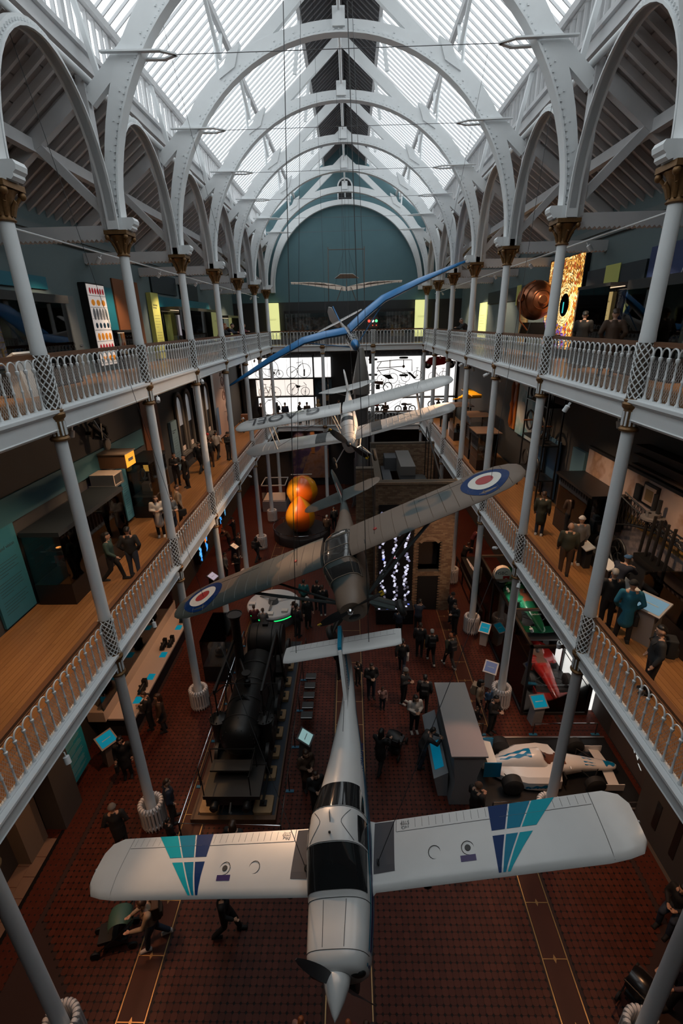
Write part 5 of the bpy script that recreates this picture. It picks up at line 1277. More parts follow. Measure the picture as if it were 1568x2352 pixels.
def racecar(label, body, accent, z, loc, rz, flames=True, text=None, tmat=None, group=None):
    t = thing('racing_car', label, 'racing car', (0, 0, 0), group)
    S = [(0, .06, .20, .30, 2), (.08, .13, .17, .34, 2.2), (.5, .19, .18, .42, 2.4), (1.2, .25, .16, .55, 2.6), (1.75, .34, .10, .62, 2.8), (2.4, .36, .08, .62, 2.8), (2.65, .33, .08, .95, 2.4), (3.1, .30, .08, .90, 2.3), (3.8, .20, .10, .66, 2.2), (4.5, .10, .15, .42, 2)]
    b = obj('body', fus_mb(S, 24, [.25, .85, 1.5, 2.1, 2.52, 2.9, 3.4]), body, t, True, 60)
    for s in (-1, 1):
        sp_ = [(1.95, .35, .55), (2.1, .72, .56), (2.5, .80, .55), (3.2, .76, .50), (3.7, .55, .42), (4.1, .30, .36)]
        obj('sidepod', MB().loft([[(s*.15, a, .08), (s*w, a, .08), (s*w, a, h*.75), (s*(w-.12), a, h), (s*.15, a, h+.06)] for a, w, h in sp_]), body, t, True, 30)
        obj('pod_intake', MB().box(*sorted((s*.40, s*.68)), 1.93, 1.97, .18, .48), BLACK, t)
        for a, r, w in ((1.05, .31, .30), (3.72, .33, .38)):
            o = obj('wheel', MB().lathe([(.12, -w/2), (r*.72, -w/2), (r, -w/2+.06), (r, w/2-.06), (r*.72, w/2), (.12, w/2)], 22, (s*.76, a, r), axis='x'), RUBBER, t, True, 40)
            obj('rim', MB().lathe([(.001, -w/2+.03), (r*.68, -w/2+.02), (r*.68, w/2-.02), (.001, w/2-.03)], 16, (s*.76, a, r), axis='x'), GREY, o)
            for da in (-.35, .25): obj('suspension_arm', MB().tube([(s*.2, a+da, .34), (s*.62, a, .33)], .018, 5), BLACK, t)
    obj('cockpit', fpatch(S, 1.80, 2.55, 58, 122, .006, 6, 8), mat('cockpit_brown', (.10, .03, .012), .6), t, True)
    obj('headrest', MB().sphere((0, 2.55, .66), (.13, .14, .14), 12, 8), BLACK, t, True)
    fw_ = obj('front_wing', MB().loft([[(x, .10+abs(x)*.12, .12), (x, .48+abs(x)*.1, .17), (x, .48+abs(x)*.1, .15), (x, .10+abs(x)*.12, .10)] for x in (-.74, -.4, 0, .4, .74)]), body, t)
    for s in (-1, 1): obj('endplate', MB().box(*sorted((s*.74, s*.765)), .1, .75, .05, .32), body, fw_)
    rw = obj('rear_wing', MB().loft([[(x, 4.15, .82), (x, 4.5, .93), (x, 4.5, .90), (x, 4.15, .79)] for x in (-.48, .48)]), body, t)
    for s in (-1, 1): obj('endplate', MB().box(*sorted((s*.48, s*.505)), 4.05, 4.6, .35, .98), accent, rw)
    obj('mirror', MB().sphere((.42, 1.75, .66), (.07, .03, .035), 8, 6), body, t); obj('mirror', MB().sphere((-.42, 1.75, .66), (.07, .03, .035), 8, 6), body, t)
    if flames:
        mb = MB()
        for c0, c1, dirn in ((62, 88, 1), (92, 118, 1)):
            fpatch(S, 2.95, 3.95, lambda a: c0+10*(a-2.95)+4*math.sin(a*22), lambda a: c1-8*(a-2.95)+5*math.sin(a*17+1), .008, 26, 3, mb)
        obj('flame_decal', mb, accent, b)
        mb = MB(); fpatch(S, .04, .42, lambda a: 40+30*abs(math.sin(a*14)), lambda a: 140-30*abs(math.sin(a*14+1)), .006, 18, 6, mb); obj('flame_decal', mb, accent, b)
        for th in (55, 80, 105, 130):
            mb = MB(); fpatch(S, .75, 1.15, lambda a: th-7*(a-.75)*2.5, lambda a: th+9*(1.2-a)+3*math.sin(a*30), .006, 10, 2, mb); obj('flame_decal', mb, accent, b)
        for s in (-1, 1):
            mb = MB(); n = 20
            mb.loft([[(s*.803, 2.3+1.0*k/n, .16+.06*abs(math.sin(k*1.3))), (s*.80, 2.3+1.0*k/n, .36-.12*k/n+.03*math.sin(k*1.1))] for k in range(n+1)], False, False); obj('flame_decal', mb, accent, t)
    if text:
        for s in (-1, 1): textobj('sponsor_text', text, tmat, t, frame4((s*.81, 2.85, .30), (0, -s, 0) if s < 0 else (0, 1, 0), (0, 0, 1)), .22)
        textobj('sponsor_text', text, tmat, t, frame4((0, .9, .515), (1, 0, 0), (0, 1, .12)), .12)
    t.location = loc; t.rotation_euler = (0, 0, rz); return t
FW_ = mat('car_white', (.72, .70, .68), .25, coat=.5); FC = mat('flame_blue', (.0, .17, .36), .3)
racecar('white racing car with blue flame decals on the black platform', FW_, FC, .1, (9.05, 11.68, .10), PI/2, True, None, None, 'single-seat racing cars')
kiosk(7.15, 13.95, 0, PI+.15, 'grey stand with a cyan sign behind the white racing car', SCRC, PDM, .95, .6)
# glazed racing-car case
cs = thing('racing_car_case', 'large black-framed glass case with racing cars on two levels', 'display case', (8.0, 17.8, 0))
obj('case_floor', MB().box(6.75, 9.35, 14.25, 21.6, 0, .12), DARK, cs)
for x in (6.8, 9.3):
    for y in (14.3, 16.7, 19.1, 21.55): obj('frame_post', MB().box(x-.05, x+.05, y-.05, y+.05, .12, 3.3), BLACK, cs)
for x in (6.8, 8.05, 9.3): obj('frame_beam', MB().box(x-.05, x+.05, 14.25, 21.6, 3.2, 3.3), BLACK, cs)
for y in (14.3, 16.7, 19.1, 21.55): obj('frame_beam', MB().box(6.85, 9.25, y-.05, y+.05, 3.2, 3.3), mat('frame_bronze', (.10, .085, .075), .4, .5), cs)
obj('shelf', MB().box(7.4, 9.25, 16.6, 21.5, 1.75, 1.82), BLACK, cs)
for x in (6.79, ): obj('glass_pane', MB().box(x, x+.012, 14.3, 21.55, .12, 3.2), GLASS, cs)
obj('glass_pane', MB().box(6.85, 9.25, 14.29, 14.302, .12, 3.2), GLASS, cs)
LB = mat('lightbox_white', (.9, .9, .9), .5, emit=(1.0, .99, .95), estr=.95)
lb = thing('lightbox', 'white glowing light panel at the back of the racing-car case', 'lightbox', (9.4, 15.6, 0))
obj('diffuser', MB().box(9.42, 9.63, 14.5, 17.6, .0, 3.1), LB, lb)
for z in (1.0, 2.05): obj('lightbox_bar', MB().box(9.405, 9.42, 14.5, 17.6, z-.02, z+.02), DARK, lb)
RC = 'single-seat racing cars'
racecar('dark green racing car on the upper shelf of the glass case', mat('car_green', (.008, .09, .045), .25, coat=.5), FW_, 0, (8.3, 16.75, 1.85), 0, False, 'JAGUAR', mat('decal_white', (.7, .7, .7), .4), RC)
racecar('red and black racing car low in the glass case', mat('car_red', (.30, .012, .010), .25, coat=.5), BLACK, 0, (8.35, 14.6, .14), 0, False, None, None, RC)
for k, (x, y) in enumerate(((7.2, 15.6), (7.2, 18.6))): lamp(x, y, 3.2, (0, math.radians(-25), 0), 130, '%s lamp fixed inside the racing-car case' % ORD[k], 'case lamps', 110, (1, .9, .8))
hs_ = solo('sponsor_board', MB().prism([(7.55+.42*math.cos(2*PI*k/20), 2.9+.42*math.sin(2*PI*k/20)) for k in range(20)], 'y', 20.2, 20.45), mat('board_white', (.75, .72, .68), .4), 'round white board with a red emblem hanging in the glass case', 'board')
o = ORI[hs_.name]
textobj('board_text', 'HSBC', INK, hs_, frame4((7.48-o[0], 20.195-o[1], 3.0-o[2]), (1, 0, 0), (0, 0, 1)), .24)
em = MB()
for s in (-1, 1): em.add([(7.72, 20.19, 2.75), (7.72+s*.16, 20.19, 2.85), (7.72+s*.16, 20.19, 2.65)], [(0, 1, 2)])
em.add([(7.72, 20.19, 2.75), (7.56, 20.19, 2.85), (7.88, 20.19, 2.85)], [(0, 1, 2)]); obj('red_emblem', em, mat('emblem_red', (.5, .01, .01), .4), hs_)
lamp(7.55, 19.9, 3.9, (math.radians(25), 0, 0), 40, 'lamp above the white sponsor board', 'case lamps', 70) if False else None
kiosk(6.0, 15.95, 0, PI-.5, 'white tilted photo sign beside the second right-hand radiator', mat('photo_sign', (.05, .08, .18), .4, emit=(.05, .09, .2), estr=.4), PAPER, .85, .55)
kiosk(6.5, 18.75, 0, PI-.5, 'small cyan sign beside the third right-hand radiator', SCRC, PAPER, .8, .5)
# black boards with racing logo at the lower right wall
wp = wallpanel(1, 10.7, 13.1, .2, 2.4, mat('projection_wall', (.075, .06, .06), .6), 'projection_board', 'dim projection panel on the wall behind the racing car nose')
mb = MB()
for (y, z, w, h) in ((12.4, 2.2, .5, .05), (11.7, 1.6, .10, .35), (11.5, 1.5, .12, .3), (11.85, 1.75, .08, .12), (12.0, 2.05, .12, .03), (11.3, 1.2, .2, .03)): mb.obox((9.552, y, z-.45), (.002, 0, 0), (0, w/2, .04), (0, -.02, h/2))
obj('projected_marks', mb, mat('projected_light', (.6, .65, .65), .5, emit=(.6, .68, .68), estr=.6), wp)
# grey wall blocks at the sides
struct('wall_left_pier', MB().box(-XW, -8.80, 9.72, 10.65, 0, 6.2), mat('pier_grey', (.055, .055, .058), .7)); struct('wall_left_jamb', MB().box(-XW, -9.25, 8.7, 9.5, 0, 6.2), mat('jamb_taupe', (.16, .135, .115), .7))
struct('wall_right_pier', MB().box(8.9, XW, 8.0, 10.2, 0, 6.2), MATS['pier_grey'])
for k in range(2): obj('dark_slot', MB().box(8.885, 8.9, 8.5+k*.8, 8.7+k*.8, .6, 2.2-k*.6), BLACK, bpy.data.objects['wall_right_pier'])
wallpanel(-1, 10.75, 11.85, .5, 2.9, CYANP, 'cyan_text_board', 'cyan information panel with pale text beside the lower left pier', 'panel', None, 26, INKW, .6)
kiosk(-8.6, 12.2, 0, -PI/2-.6, 'grey kiosk with a cyan screen beside the long model case', SCRC, mat('kiosk_bronze', (.22, .17, .14), .5), .95, .62)
# long model case on the left
mc = thing('model_display_counter', 'long pale counter with glazed upper shelf and model locomotives along the left wall', 'display case', (-8.7, 16.7, 0))
CRM = mat('counter_cream', (.50, .42, .36), .5)
obj('counter_top', MB().box(-8.95, -7.95, 13.15, 20.4, .92, 1.0), CRM, mc); obj('counter_base', MB().box(-9.55, -8.2, 13.3, 20.3, 0, .92), DARK, mc); obj('back_shelf', MB().box(-9.6, -8.95, 13.0, 20.5, 1.0, 1.45), CRM, mc)
obj('glass_pane', MB().box(-8.97, -8.955, 13.05, 20.4, 1.45, 2.3), GLASS, mc); obj('shelf_rail', MB().box(-9.2, -9.1, 13.1, 20.4, 1.47, 1.55), STEEL, mc)
for y in (13.3, 15.0, 16.7, 18.4, 20.1):
    b_ = MB().prism([(-9.6, 1.9), (-8.95, 2.02), (-8.95, 1.96), (-9.6, 1.65)], 'y', y, y+.05); obj('iron_bracket', b_, IRON, mc)
for y in (13.9, 15.2, 16.6, 18.6): obj('cyan_label', MB().box(-8.35, -8.08, y, y+.35, 1.0, 1.012), SCRC, mc)
def small_loco(x, y, z, s, label):
    t = thing('model_locomotive', label, 'model', (x, y, z), 'model locomotives on the counter')
    obj('chassis', MB().box(x-.09*s, x+.09*s, y-.3*s, y+.3*s, z+.06*s, z+.11*s), IRON, t); obj('boiler', MB().lathe([(.085*s, y-.28*s), (.085*s, y+.15*s)], 12, (x, 0, z+.2*s), axis='y'), IRON, t, True)
    obj('cab', MB().box(x-.09*s, x+.09*s, y+.15*s, y+.3*s, z+.11*s, z+.36*s), IRON, t); obj('chimney', MB().lathe([(.03*s, z+.26*s), (.025*s, z+.4*s), (.04*s, z+.42*s)], 8, (x, y-.2*s, 0)), IRON, t)
    for sx in (-1, 1):
        for k in (-.2, 0, .2): obj('wheel', MB().lathe([(.055*s, -.01), (.055*s, .01)], 10, (x+sx*.09*s, y+k*s, z+.056*s), axis='x'), IRON, t)
small_loco(-8.22, 14.6, 1.0, 1.0, 'dark model locomotive nearest on the pale counter'); small_loco(-8.38, 17.3, 1.0, .9, 'dark model locomotive in the middle of the counter'); small_loco(-8.12, 17.5, 1.0, .9, 'second dark model locomotive on the middle of the counter'); small_loco(-8.2, 19.4, 1.0, 1.0, 'dark model locomotive at the far end of the counter')
t = showcase('model_case', 'glass case with a brass model engine behind the locomotive', -6.3, -5.2, 16.2, 18.4, 0, .8, 2.1, DARK, GLASS, .015)
small_loco(-5.75, 17.3, .8, 1.8, 'large brass model engine inside the glass case')
# round interactive table
rt = thing('round_table', 'white round interactive table with a green light strip', 'table', (-4.0, 21.2, 0))
obj('table_top', MB().lathe([(.001, .82), (1.35, .80), (1.4, .74), (1.4, .66)], 40, (-4.0, 21.2, 0)), mat('table_white', (.50, .52, .54), .4), rt, True); obj('table_base', MB().lathe([(1.32, .0), (1.32, .62)], 40, (-4.0, 21.2, 0)), GREY, rt, True)
GR = mat('green_light', (.0, .3, .08), .5, emit=(.02, .9, .2), estr=1.2)
for k in range(4): obj('light_strip', MB().lathe([(1.335, .50), (1.335, .56)], 12, (-4.0, 21.2, 0), PI/2*k+.15, PI/2*k+1.15), GR, rt)
obj('centre_unit', MB().lathe([(.28, .82), (.22, 1.1), (.001, 1.12)], 14, (-4.0, 21.2, 0)), GREY, rt, True)
for k in range(5):
    a = -PI/2+(k-2)*.7; obj('control_box', MB().box(-4.0+1.1*math.cos(a)-.16, -4.0+1.1*math.cos(a)+.16, 21.2+1.1*math.sin(a)-.12, 21.2+1.1*math.sin(a)+.12, .8, .92), PAPER, rt)
mb = MB()
for k in range(3): mb.beam((-4, 21.2, 1.1), (-4+1.0*math.cos(2.1*k+.4), 21.2+1.0*math.sin(2.1*k+.4), .83), .08, .03)
obj('strut_arm', mb, GREY, rt)
# orange globe model
og = thing('orange_globe_model', 'giant orange and yellow double-lobed model on a round dark plinth', 'model', (-3.45, 31.4, 0))
O1 = mat('model_orange', (.78, .13, .006), .35, coat=.3); O2 = mat('model_yellow', (.74, .28, .006), .35, coat=.3)
obj('plinth', MB().lathe([(.001, .62), (1.95, .62), (2.0, .55), (2.0, 0)], 40, (-3.45, 31.2, 0)), mat('plinth_dark', (.03, .025, .025), .35), og, True)
obj('plinth_rail', MB().torus((-3.45, 31.2, .95), 2.05, .025, 40, 6), CHROME, og)
for k in range(8): obj('rail_post', MB().tube([(-3.45+2.05*math.cos(k*PI/4), 31.2+2.05*math.sin(k*PI/4), 0), (-3.45+2.05*math.cos(k*PI/4), 31.2+2.05*math.sin(k*PI/4), .95)], .018, 5), DARK, og)
c1 = (-3.45, 30.7); c2 = (-3.35, 31.9)
p1 = [(.15, .66), (.62, .85), (.95, 1.3), (1.05, 1.75), (.98, 2.2), (.75, 2.65), (.42, 3.05), (.15, 3.28), (.02, 3.35)]
p2 = [(.02, 2.15), (.5, 2.25), (.9, 2.6), (1.12, 3.15), (1.12, 3.45), (.95, 3.95), (.6, 4.3), (.2, 4.43), (.02, 4.45)]
for pr_, c, nm in ((p1, c1, 'lower_lobe'), (p2, c2, 'upper_lobe')):
    for k in range(6): obj(nm, MB().lathe(pr_, 9, (c[0], c[1], 0), PI/3*k+.25, PI/3*(k+1)+.25), (O1, O2)[k % 2], og, True, 60)
obj('top_frame', MB().tube([(-4.1, 31.9, 4.55), (-2.6, 31.9, 4.55)], .03, 6), PAPER, og); obj('stem', MB().tube([(-3.45, 31.4, .6), (-3.4, 31.6, 2.6)], .12, 8), DARK, og)
lamp(-5.9, 29.0, 6.3, (0, math.radians(-28), math.radians(45)), 0, 'unlit spotlight near the orange globe model', 'spotlights under the middle gallery', lit=False) if False else None
# brick engine house
eh = thing('engine_house', 'brick engine house with an arched opening and open timber top', 'building', (3.35, 24.5, 0))
BRK = [mat('brick_%d' % k, c, .9, noise=.2, nscale=9) for k, c in enumerate(((.20, .125, .075), (.16, .095, .058), (.24, .16, .10)))]
MOR = mat('brick_mortar', (.10, .075, .055), .95)
X0, X1, YF, ZT = 1.38, 5.33, 21.55, 7.30
def wallbox(x0, x1, z0, z1): return MB().box(x0, x1, YF+.02, YF+.35, z0, z1)
mw = wallbox(X0, 3.58, 0, ZT); mw.box(4.72, X1, YF+.02, YF+.35, 0, ZT); mw.box(3.58, 4.72, YF+.02, YF+.35, 4.1, ZT); mw.box(3.58, 4.72, YF+.02, YF+.35, 2.1, 2.35)
mw.box(X0, X0+.35, YF+.35, 28.6, 0, ZT); mw.box(X1-.35, X1, YF+.35, 28.6, 0, 5.2); mw.box(.45, X0, 23.6, 24.0, 0, 7.4); mw.box(X0, X1, 28.3, 28.6, 0, 7.6)
obj('mortar_core', mw, MOR, eh)
bks = [MB(), MB(), MB()]; bh, bw = .082, .235
def course(xa, xb, y, z0, z1, hole=None):
    r = 0; z = z0
    while z+bh <= z1+.001:
        x = xa-(bw/2 if r % 2 else 0)
        while x < xb-.02:
            a, b = max(x, xa)+.006, min(x+bw, xb)-.006
            if b-a > .03 and not (hole and any(h[0] < (a+b)/2 < h[1] and h[2] < z+bh/2 < h[3] for h in hole)):
                random.choice(bks).box(a, b, y-random.uniform(0, .006), y+.03, z+.006, z+bh-.006)
            x += bw
        z += bh; r += 1
course(X0, X1, YF, 0, ZT-.12, [(3.58, 4.72, 2.35, 4.1), (3.58, 4.72, 0, 2.1), (1.6, 3.3, .2, 6.1)]); course(.45, X0, 23.58, 0, 7.3); course(X0+.35, X1, 28.28, 5.2, 7.5)
for k in range(3): obj('brick_courses', bks[k], BRK[k], eh, kind='stuff')
x = X0
cb = MB().box(-.036, .036, -.06, .4, 0, .12).mesh('coping_brick', BRK[2])
while x < X1: inst('coping_brick', cb, eh, (x+.04-3.35, YF-24.5, ZT-.12)); x += .08
obj('arch_ring', MB().lathe([(.50, 0), (.66, 0), (.66, .06), (.50, .06)], 12, (4.15, YF-.01, 3.72), -PI/2*.62, PI/2*.62, axis='y'), BRK[2], eh)
obj('arch_recess', MB().box(3.58, 4.72, YF+.9, YF+.95, 2.35, 4.1), mat('recess_dark', (.03, .02, .016), .9), eh); obj('plank_door', MB().box(3.6, 4.7, YF+.1, YF+.16, 0, 2.1), mat('door_black', (.008, .007, .007), .7), eh)
obj('inner_floor', MB().box(X0+.35, X1-.35, YF+.35, 28.3, 4.9, 5.0), mat('inner_planks', (.10, .085, .075), .7, noise=.2), eh)
for (xa, xb, y0, y1, z0, z1, c) in ((2.0, 2.5, 22.3, 27.8, 5.9, 6.3, 0), (2.9, 3.7, 24.5, 28.0, 6.3, 7.2, 1), (2.85, 4.2, 23.4, 24.5, 5.4, 6.7, 2), (3.9, 4.7, 22.2, 28.2, 5.3, 5.6, 0), (2.9, 3.5, 22.2, 23.2, 5.0, 6.0, 3), (2.2, 3.0, 27.0, 28.2, 6.2, 7.0, 0)):
    obj('timber_block', MB().box(xa, xb, y0, y1, z0, z1), (mat('engine_grey', (.075, .075, .08), .6), mat('engine_pale', (.15, .135, .125), .6), BLACK, mat('engine_brown', (.10, .055, .035), .6))[c], eh)
obj('boiler_drum', MB().lathe([(.45, 5.0), (.45, 5.9), (.001, 6.0)], 18, (1.95, 23.0, 0)), DARK, eh, True)
hr_ = MB().tube([(4.75, 28.0, 8.6), (4.95, 22.3, 6.3)], .05, 6)
for k in range(7): hr_.tube([(4.75+.2*k/6, 28-5.7*k/6, 8.6-2.3*k/6), (4.75+.2*k/6, 28-5.7*k/6, 5.3)], .03, 5)
obj('stair_rail', hr_, BLACK, eh)
cd_ = thing('screen_cascade', 'tall black panel with cascading glowing picture tiles on the brick house', 'display', (2.45, 21.5, 0))
obj('black_panel', MB().box(1.55, 3.32, YF-.12, YF-.02, .25, 6.15), BLACK, cd_)
G1 = [mat('tile_glow_%d' % k, (.2, .2, .25), .4, emit=c, estr=s) for k, (c, s) in enumerate((((.8, .8, 1), .8), ((.35, .35, .55), .45), ((.1, .2, .9), .7), ((.18, .18, .26), .3), ((.7, .2, .25), .5)))]
tmesh2 = []
for g in G1:
    q = MB().box(-.055, .055, -.004, .004, -.07, .07).box(-.03, .03, -.006, -.004, -.04, .03); tmesh2.append(q.mesh('picture_tile', g))
ZC = 0
for cx in (1.78, 2.42, 2.98):
    for k in range(52):
        z = .75+k*.098
        if random.random() < .25: continue
        if 4.9 < z < 5.3: continue
        xx = cx+random.uniform(-.10, .10)+.07*math.sin(k*.35); a = random.uniform(-.6, .6)
        w_ = (6, 3, 0 if cx > 2 else 2, 4, .3) if k % 3 else (8, 2, .3, 2, .2)
        o = inst('picture_tile', tmesh2[random.choices(range(5), w_)[0]], cd_, (0, 0, 0), 0, Matrix.Translation((xx-2.45, YF-.13-21.5, z)) @ Matrix.Rotation(a, 4, 'Y'))
rk = thing('interactive_desk', 'dark desk with lit picture tiles in front of the brick house', 'desk', (2.4, 20.9, 0)); obj('desk_body', MB().box(1.4, 3.3, 20.3, 21.2, 0, .85), BLACK, rk); 
for k in range(12): obj('lit_picture', MB().box(1.5+.14*k, 1.6+.14*k, 20.4+.2*(k % 3), 20.52+.2*(k % 3), .85, .856), G1[(k*2) % 4], rk)
# rocket
rk = thing('rocket', 'tall slim grey rocket with a conical top standing at the far end', 'rocket', (1.05, 37.0, 0)); RKM = mat('rocket_grey', (.10, .095, .095), .4, .3)
obj('rocket_body', MB().lathe([(.62, .5), (.62, 4.2), (.55, 4.3), (.55, 9.4)], 24, (1.05, 37.0, 0)), RKM, rk, True, 50); obj('nose_cone', MB().lathe([(.66, 9.4), (.66, 10.3), (.22, 12.6), (.18, 12.75), (.02, 12.8)], 24, (1.05, 37.0, 0)), mat('rocket_pale', (.22, .21, .20), .4, .2), rk, True, 50)
for k in range(4):
    a = PI/4+PI/2*k; obj('fin', MB().prism([(.55, .5), (1.2, .3), (.55, 2.2)], 'y', -.03, .03).xf(np.array(Matrix.Translation((1.05, 37.0, 0)) @ Matrix.Rotation(a, 4, 'Z'))), RKM, rk)
    obj('conduit', MB().tube([(1.05+.66*math.cos(a), 37+.66*math.sin(a), 2), (1.05+.66*math.cos(a), 37+.66*math.sin(a), 9.4)], .04, 6), STEEL, rk)
obj('engine_bell', MB().lathe([(.25, .5), (.4, .15), (.42, 0)], 16, (1.05, 37, 0)), BLACK, rk, True)
# white empty plinth case, shuttle mural, far side things
WHP = mat('plinth_white', (.35, .31, .30), .6)
t = thing('open_plinth_case', 'pale plinth with an open glazed tray beyond the far radiators', 'display case', (-6.2, 37.3, 0))
obj('plinth_base', MB().box(-7.2, -5.2, 36.2, 38.4, 0, .9), WHP, t); obj('tray', MB().box(-7.1, -5.3, 36.3, 38.3, .9, .96), mat('tray_glow', (.6, .5, .42), .6), t)
for x in (-7.18, -5.24): obj('glass_pane', MB().box(x, x+.02, 36.2, 38.4, .9, 2.3), GLASS, t)
for y in (36.2, 38.36): obj('case_frame', MB().box(-7.2, -5.2, y, y+.05, 2.25, 2.33), PAPER, t)
for x in (-7.2, -5.25): obj('case_frame', MB().box(x, x+.05, 36.2, 38.4, 2.25, 2.33), PAPER, t)
def print_mat(name, c, seeds):
    m, nt, b = _new(name); tc = nt.nodes.new('ShaderNodeTexCoord'); n = nt.nodes.new('ShaderNodeTexNoise'); n.inputs['Scale'].default_value = seeds; n.inputs['Detail'].default_value = 6
    r = nt.nodes.new('ShaderNodeValToRGB'); 
    while len(r.color_ramp.elements) < len(c): r.color_ramp.elements.new(.5)
    for e, (p, q) in zip(r.color_ramp.elements, c): e.position = p; e.color = q+(1,)
    nt.links.new(tc.outputs['Object'], n.inputs['Vector']); nt.links.new(n.outputs['Fac'], r.inputs[0]); nt.links.new(r.outputs[0], b.inputs['Base Color']); b.inputs['Roughness'].default_value = .6; return m
mu = thing('launch_mural', 'large mural of a rocket launch with purple sky on the far lower wall', 'mural', (-3.6, 42.9, .8))
obj('mural_sky', MB().box(-5.3, -1.9, 42.85, 43.18, .8, 6.0), print_mat('mural_sky_print', [(.35, (.05, .035, .10)), (.5, (.10, .06, .14)), (.62, (.30, .20, .16))], 1.1), mu)
obj('smoke_cloud', MB().prism([(-4.6, .8), (-1.92, .8), (-1.92, 3.6), (-2.4, 3.9), (-3.0, 3.3), (-3.6, 3.4), (-4.1, 2.3)], 'y', 42.83, 42.85), print_mat('mural_smoke_print', [(.35, (.24, .14, .12)), (.5, (.36, .20, .15)), (.65, (.30, .13, .06))], 1.6), mu)
obj('rocket_plume', MB().prism([(-3.5, 3.2), (-3.2, 3.2), (-3.15, 5.2), (-3.35, 5.9), (-3.55, 5.2)], 'y', 42.81, 42.83), mat('plume_orange', (.40, .16, .05), .6), mu)
for k, x in enumerate((-4.6, -3.4, -2.3)): lamp(x, 42.2, 6.21, (math.radians(8), 0, 0), 60, '%s small spotlight washing the launch mural' % ORD[k], 'mural spotlights', 70, (1, .72, .5))
# blue glowing screens on the left lower wall
for k, (px, py, pw, ph) in enumerate(((505, 1180, .7, 1.5), (515, 1165, .6, 1.3), (472, 1240, .8, 1.5), (458, 1260, .6, 1.2), (462, 1275, .5, .9))):
    q = at(px, py, x=-9.3); sc = thing('projection_screen', ('tall light-blue figure screen farthest along the lower left wall', 'dark-edged blue figure screen second from the far end of the lower left wall', 'blue screen with an orange streak on the lower left wall', 'pale blue screen left of the orange-streaked one', 'deep blue screen below the others on the lower left wall', 'low blue light strip under the left gallery')[k], 'screen', (-9.3, q[1], q[2]-ph/2), 'blue projection screens')
    obj('screen_frame', MB().box(-9.64, -9.3, q[1]-pw/2-.06, q[1]+pw/2+.06, q[2]-ph/2-.06, q[2]+ph/2+.06), BLACK, sc)
    f = MB()
    for j in range(7): f.obox((-9.295, q[1]+random.uniform(-.3, .3)*pw, q[2]+(j/6-.5)*ph*.8), (.003, 0, 0), (0, pw*random.uniform(.08, .2), random.uniform(-.05, .05)), (0, random.uniform(-.06, .06), ph*.10))
    obj('glowing_figure', f, mat('screen_blue_%d' % (k % 2), (.0, .1, .3), .5, emit=((.05, .35, .9), (.15, .5, .8))[k % 2], estr=1.1), sc)
    if k == 2: obj('orange_figure', MB().obox((-9.29, q[1]-.1, q[2]+.1), (.003, 0, 0), (0, .12, .03), (0, -.04, .22)), mat('screen_orange', (.4, .1, 0), .5, emit=(1, .25, .03), estr=1), sc)
kiosk(-7.9, 23.4, 0, -PI/2-.3, 'dark kiosk with a pale lilac screen under the left gallery', SCRP, DARK, 1.05, .6); kiosk(-7.6, 27.5, 0, -PI/2-.3, 'kiosk with a bright paper guide under the left gallery', mat('guide_paper', (.5, .35, .25), .5, emit=(.8, .5, .3), estr=.5), DARK, .95, .5)
struct('wall_left_orange', MB().box(-XW, XW*-1+.06, 31.2, 32.4, 0, 4.5), mat('orange_recess', (.5, .10, .01), .6)) if False else wallpanel(-1, 31.0, 32.2, .2, 4.8, mat('orange_panel', (.55, .09, .01), .6), 'orange_wall_panel', 'plain bright orange wall panel under the far left gallery')
# right lower side exhibits beyond the case
t = thing('exhibit_desk', 'slanted pale sign desk glowing at the right of the brick house', 'desk', (6.9, 24.5, 0)); obj('desk_body', MB().box(6.95, 7.9, 22.6, 26.0, 0, .9), DARK, t); obj('slanted_sign', MB().obox((7.05, 23.6, 1.40), (.02, 0, .02), (0, .45, 0), (-.28, 0, .40)), mat('sign_warm', (.55, .40, .30), .5, emit=(.6, .42, .3), estr=.25), t); obj('orange_glow', MB().box(7.3, 7.5, 22.7, 23.1, .9, 1.35), mat('glow_orange', (.5, .1, .02), .5, emit=(1, .16, .03), estr=1.0), t)
t = thing('tilted_barrier', 'long sloping black handrail beside the right radiators', 'barrier', (6.2, 22.5, 0)); obj('rail_bar', MB().box(6.62, 6.70, 20.0, 26.0, .88, .95), BLACK, t); [obj('post', MB().box(6.63, 6.69, y, y+.06, 0, .88), BLACK, t) for y in (20.2, 22.2, 24.2, 25.8)]
# ================================================================== GALLERY EXHIBITS
Z1, Z2 = ZF[1], ZF[2]
YELP = mat('yellow_panel', (.50, .52, .14), .6); YELE = mat('lit_yellow_panel', (.6, .6, .2), .5, emit=(.80, .82, .34), estr=.85)
NVY = mat('navy_board', (.012, .022, .030), .6); TBR = mat('doorway_brown', (.16, .052, .014), .7); MGR = mat('mid_grey_board', (.06, .065, .07), .6)
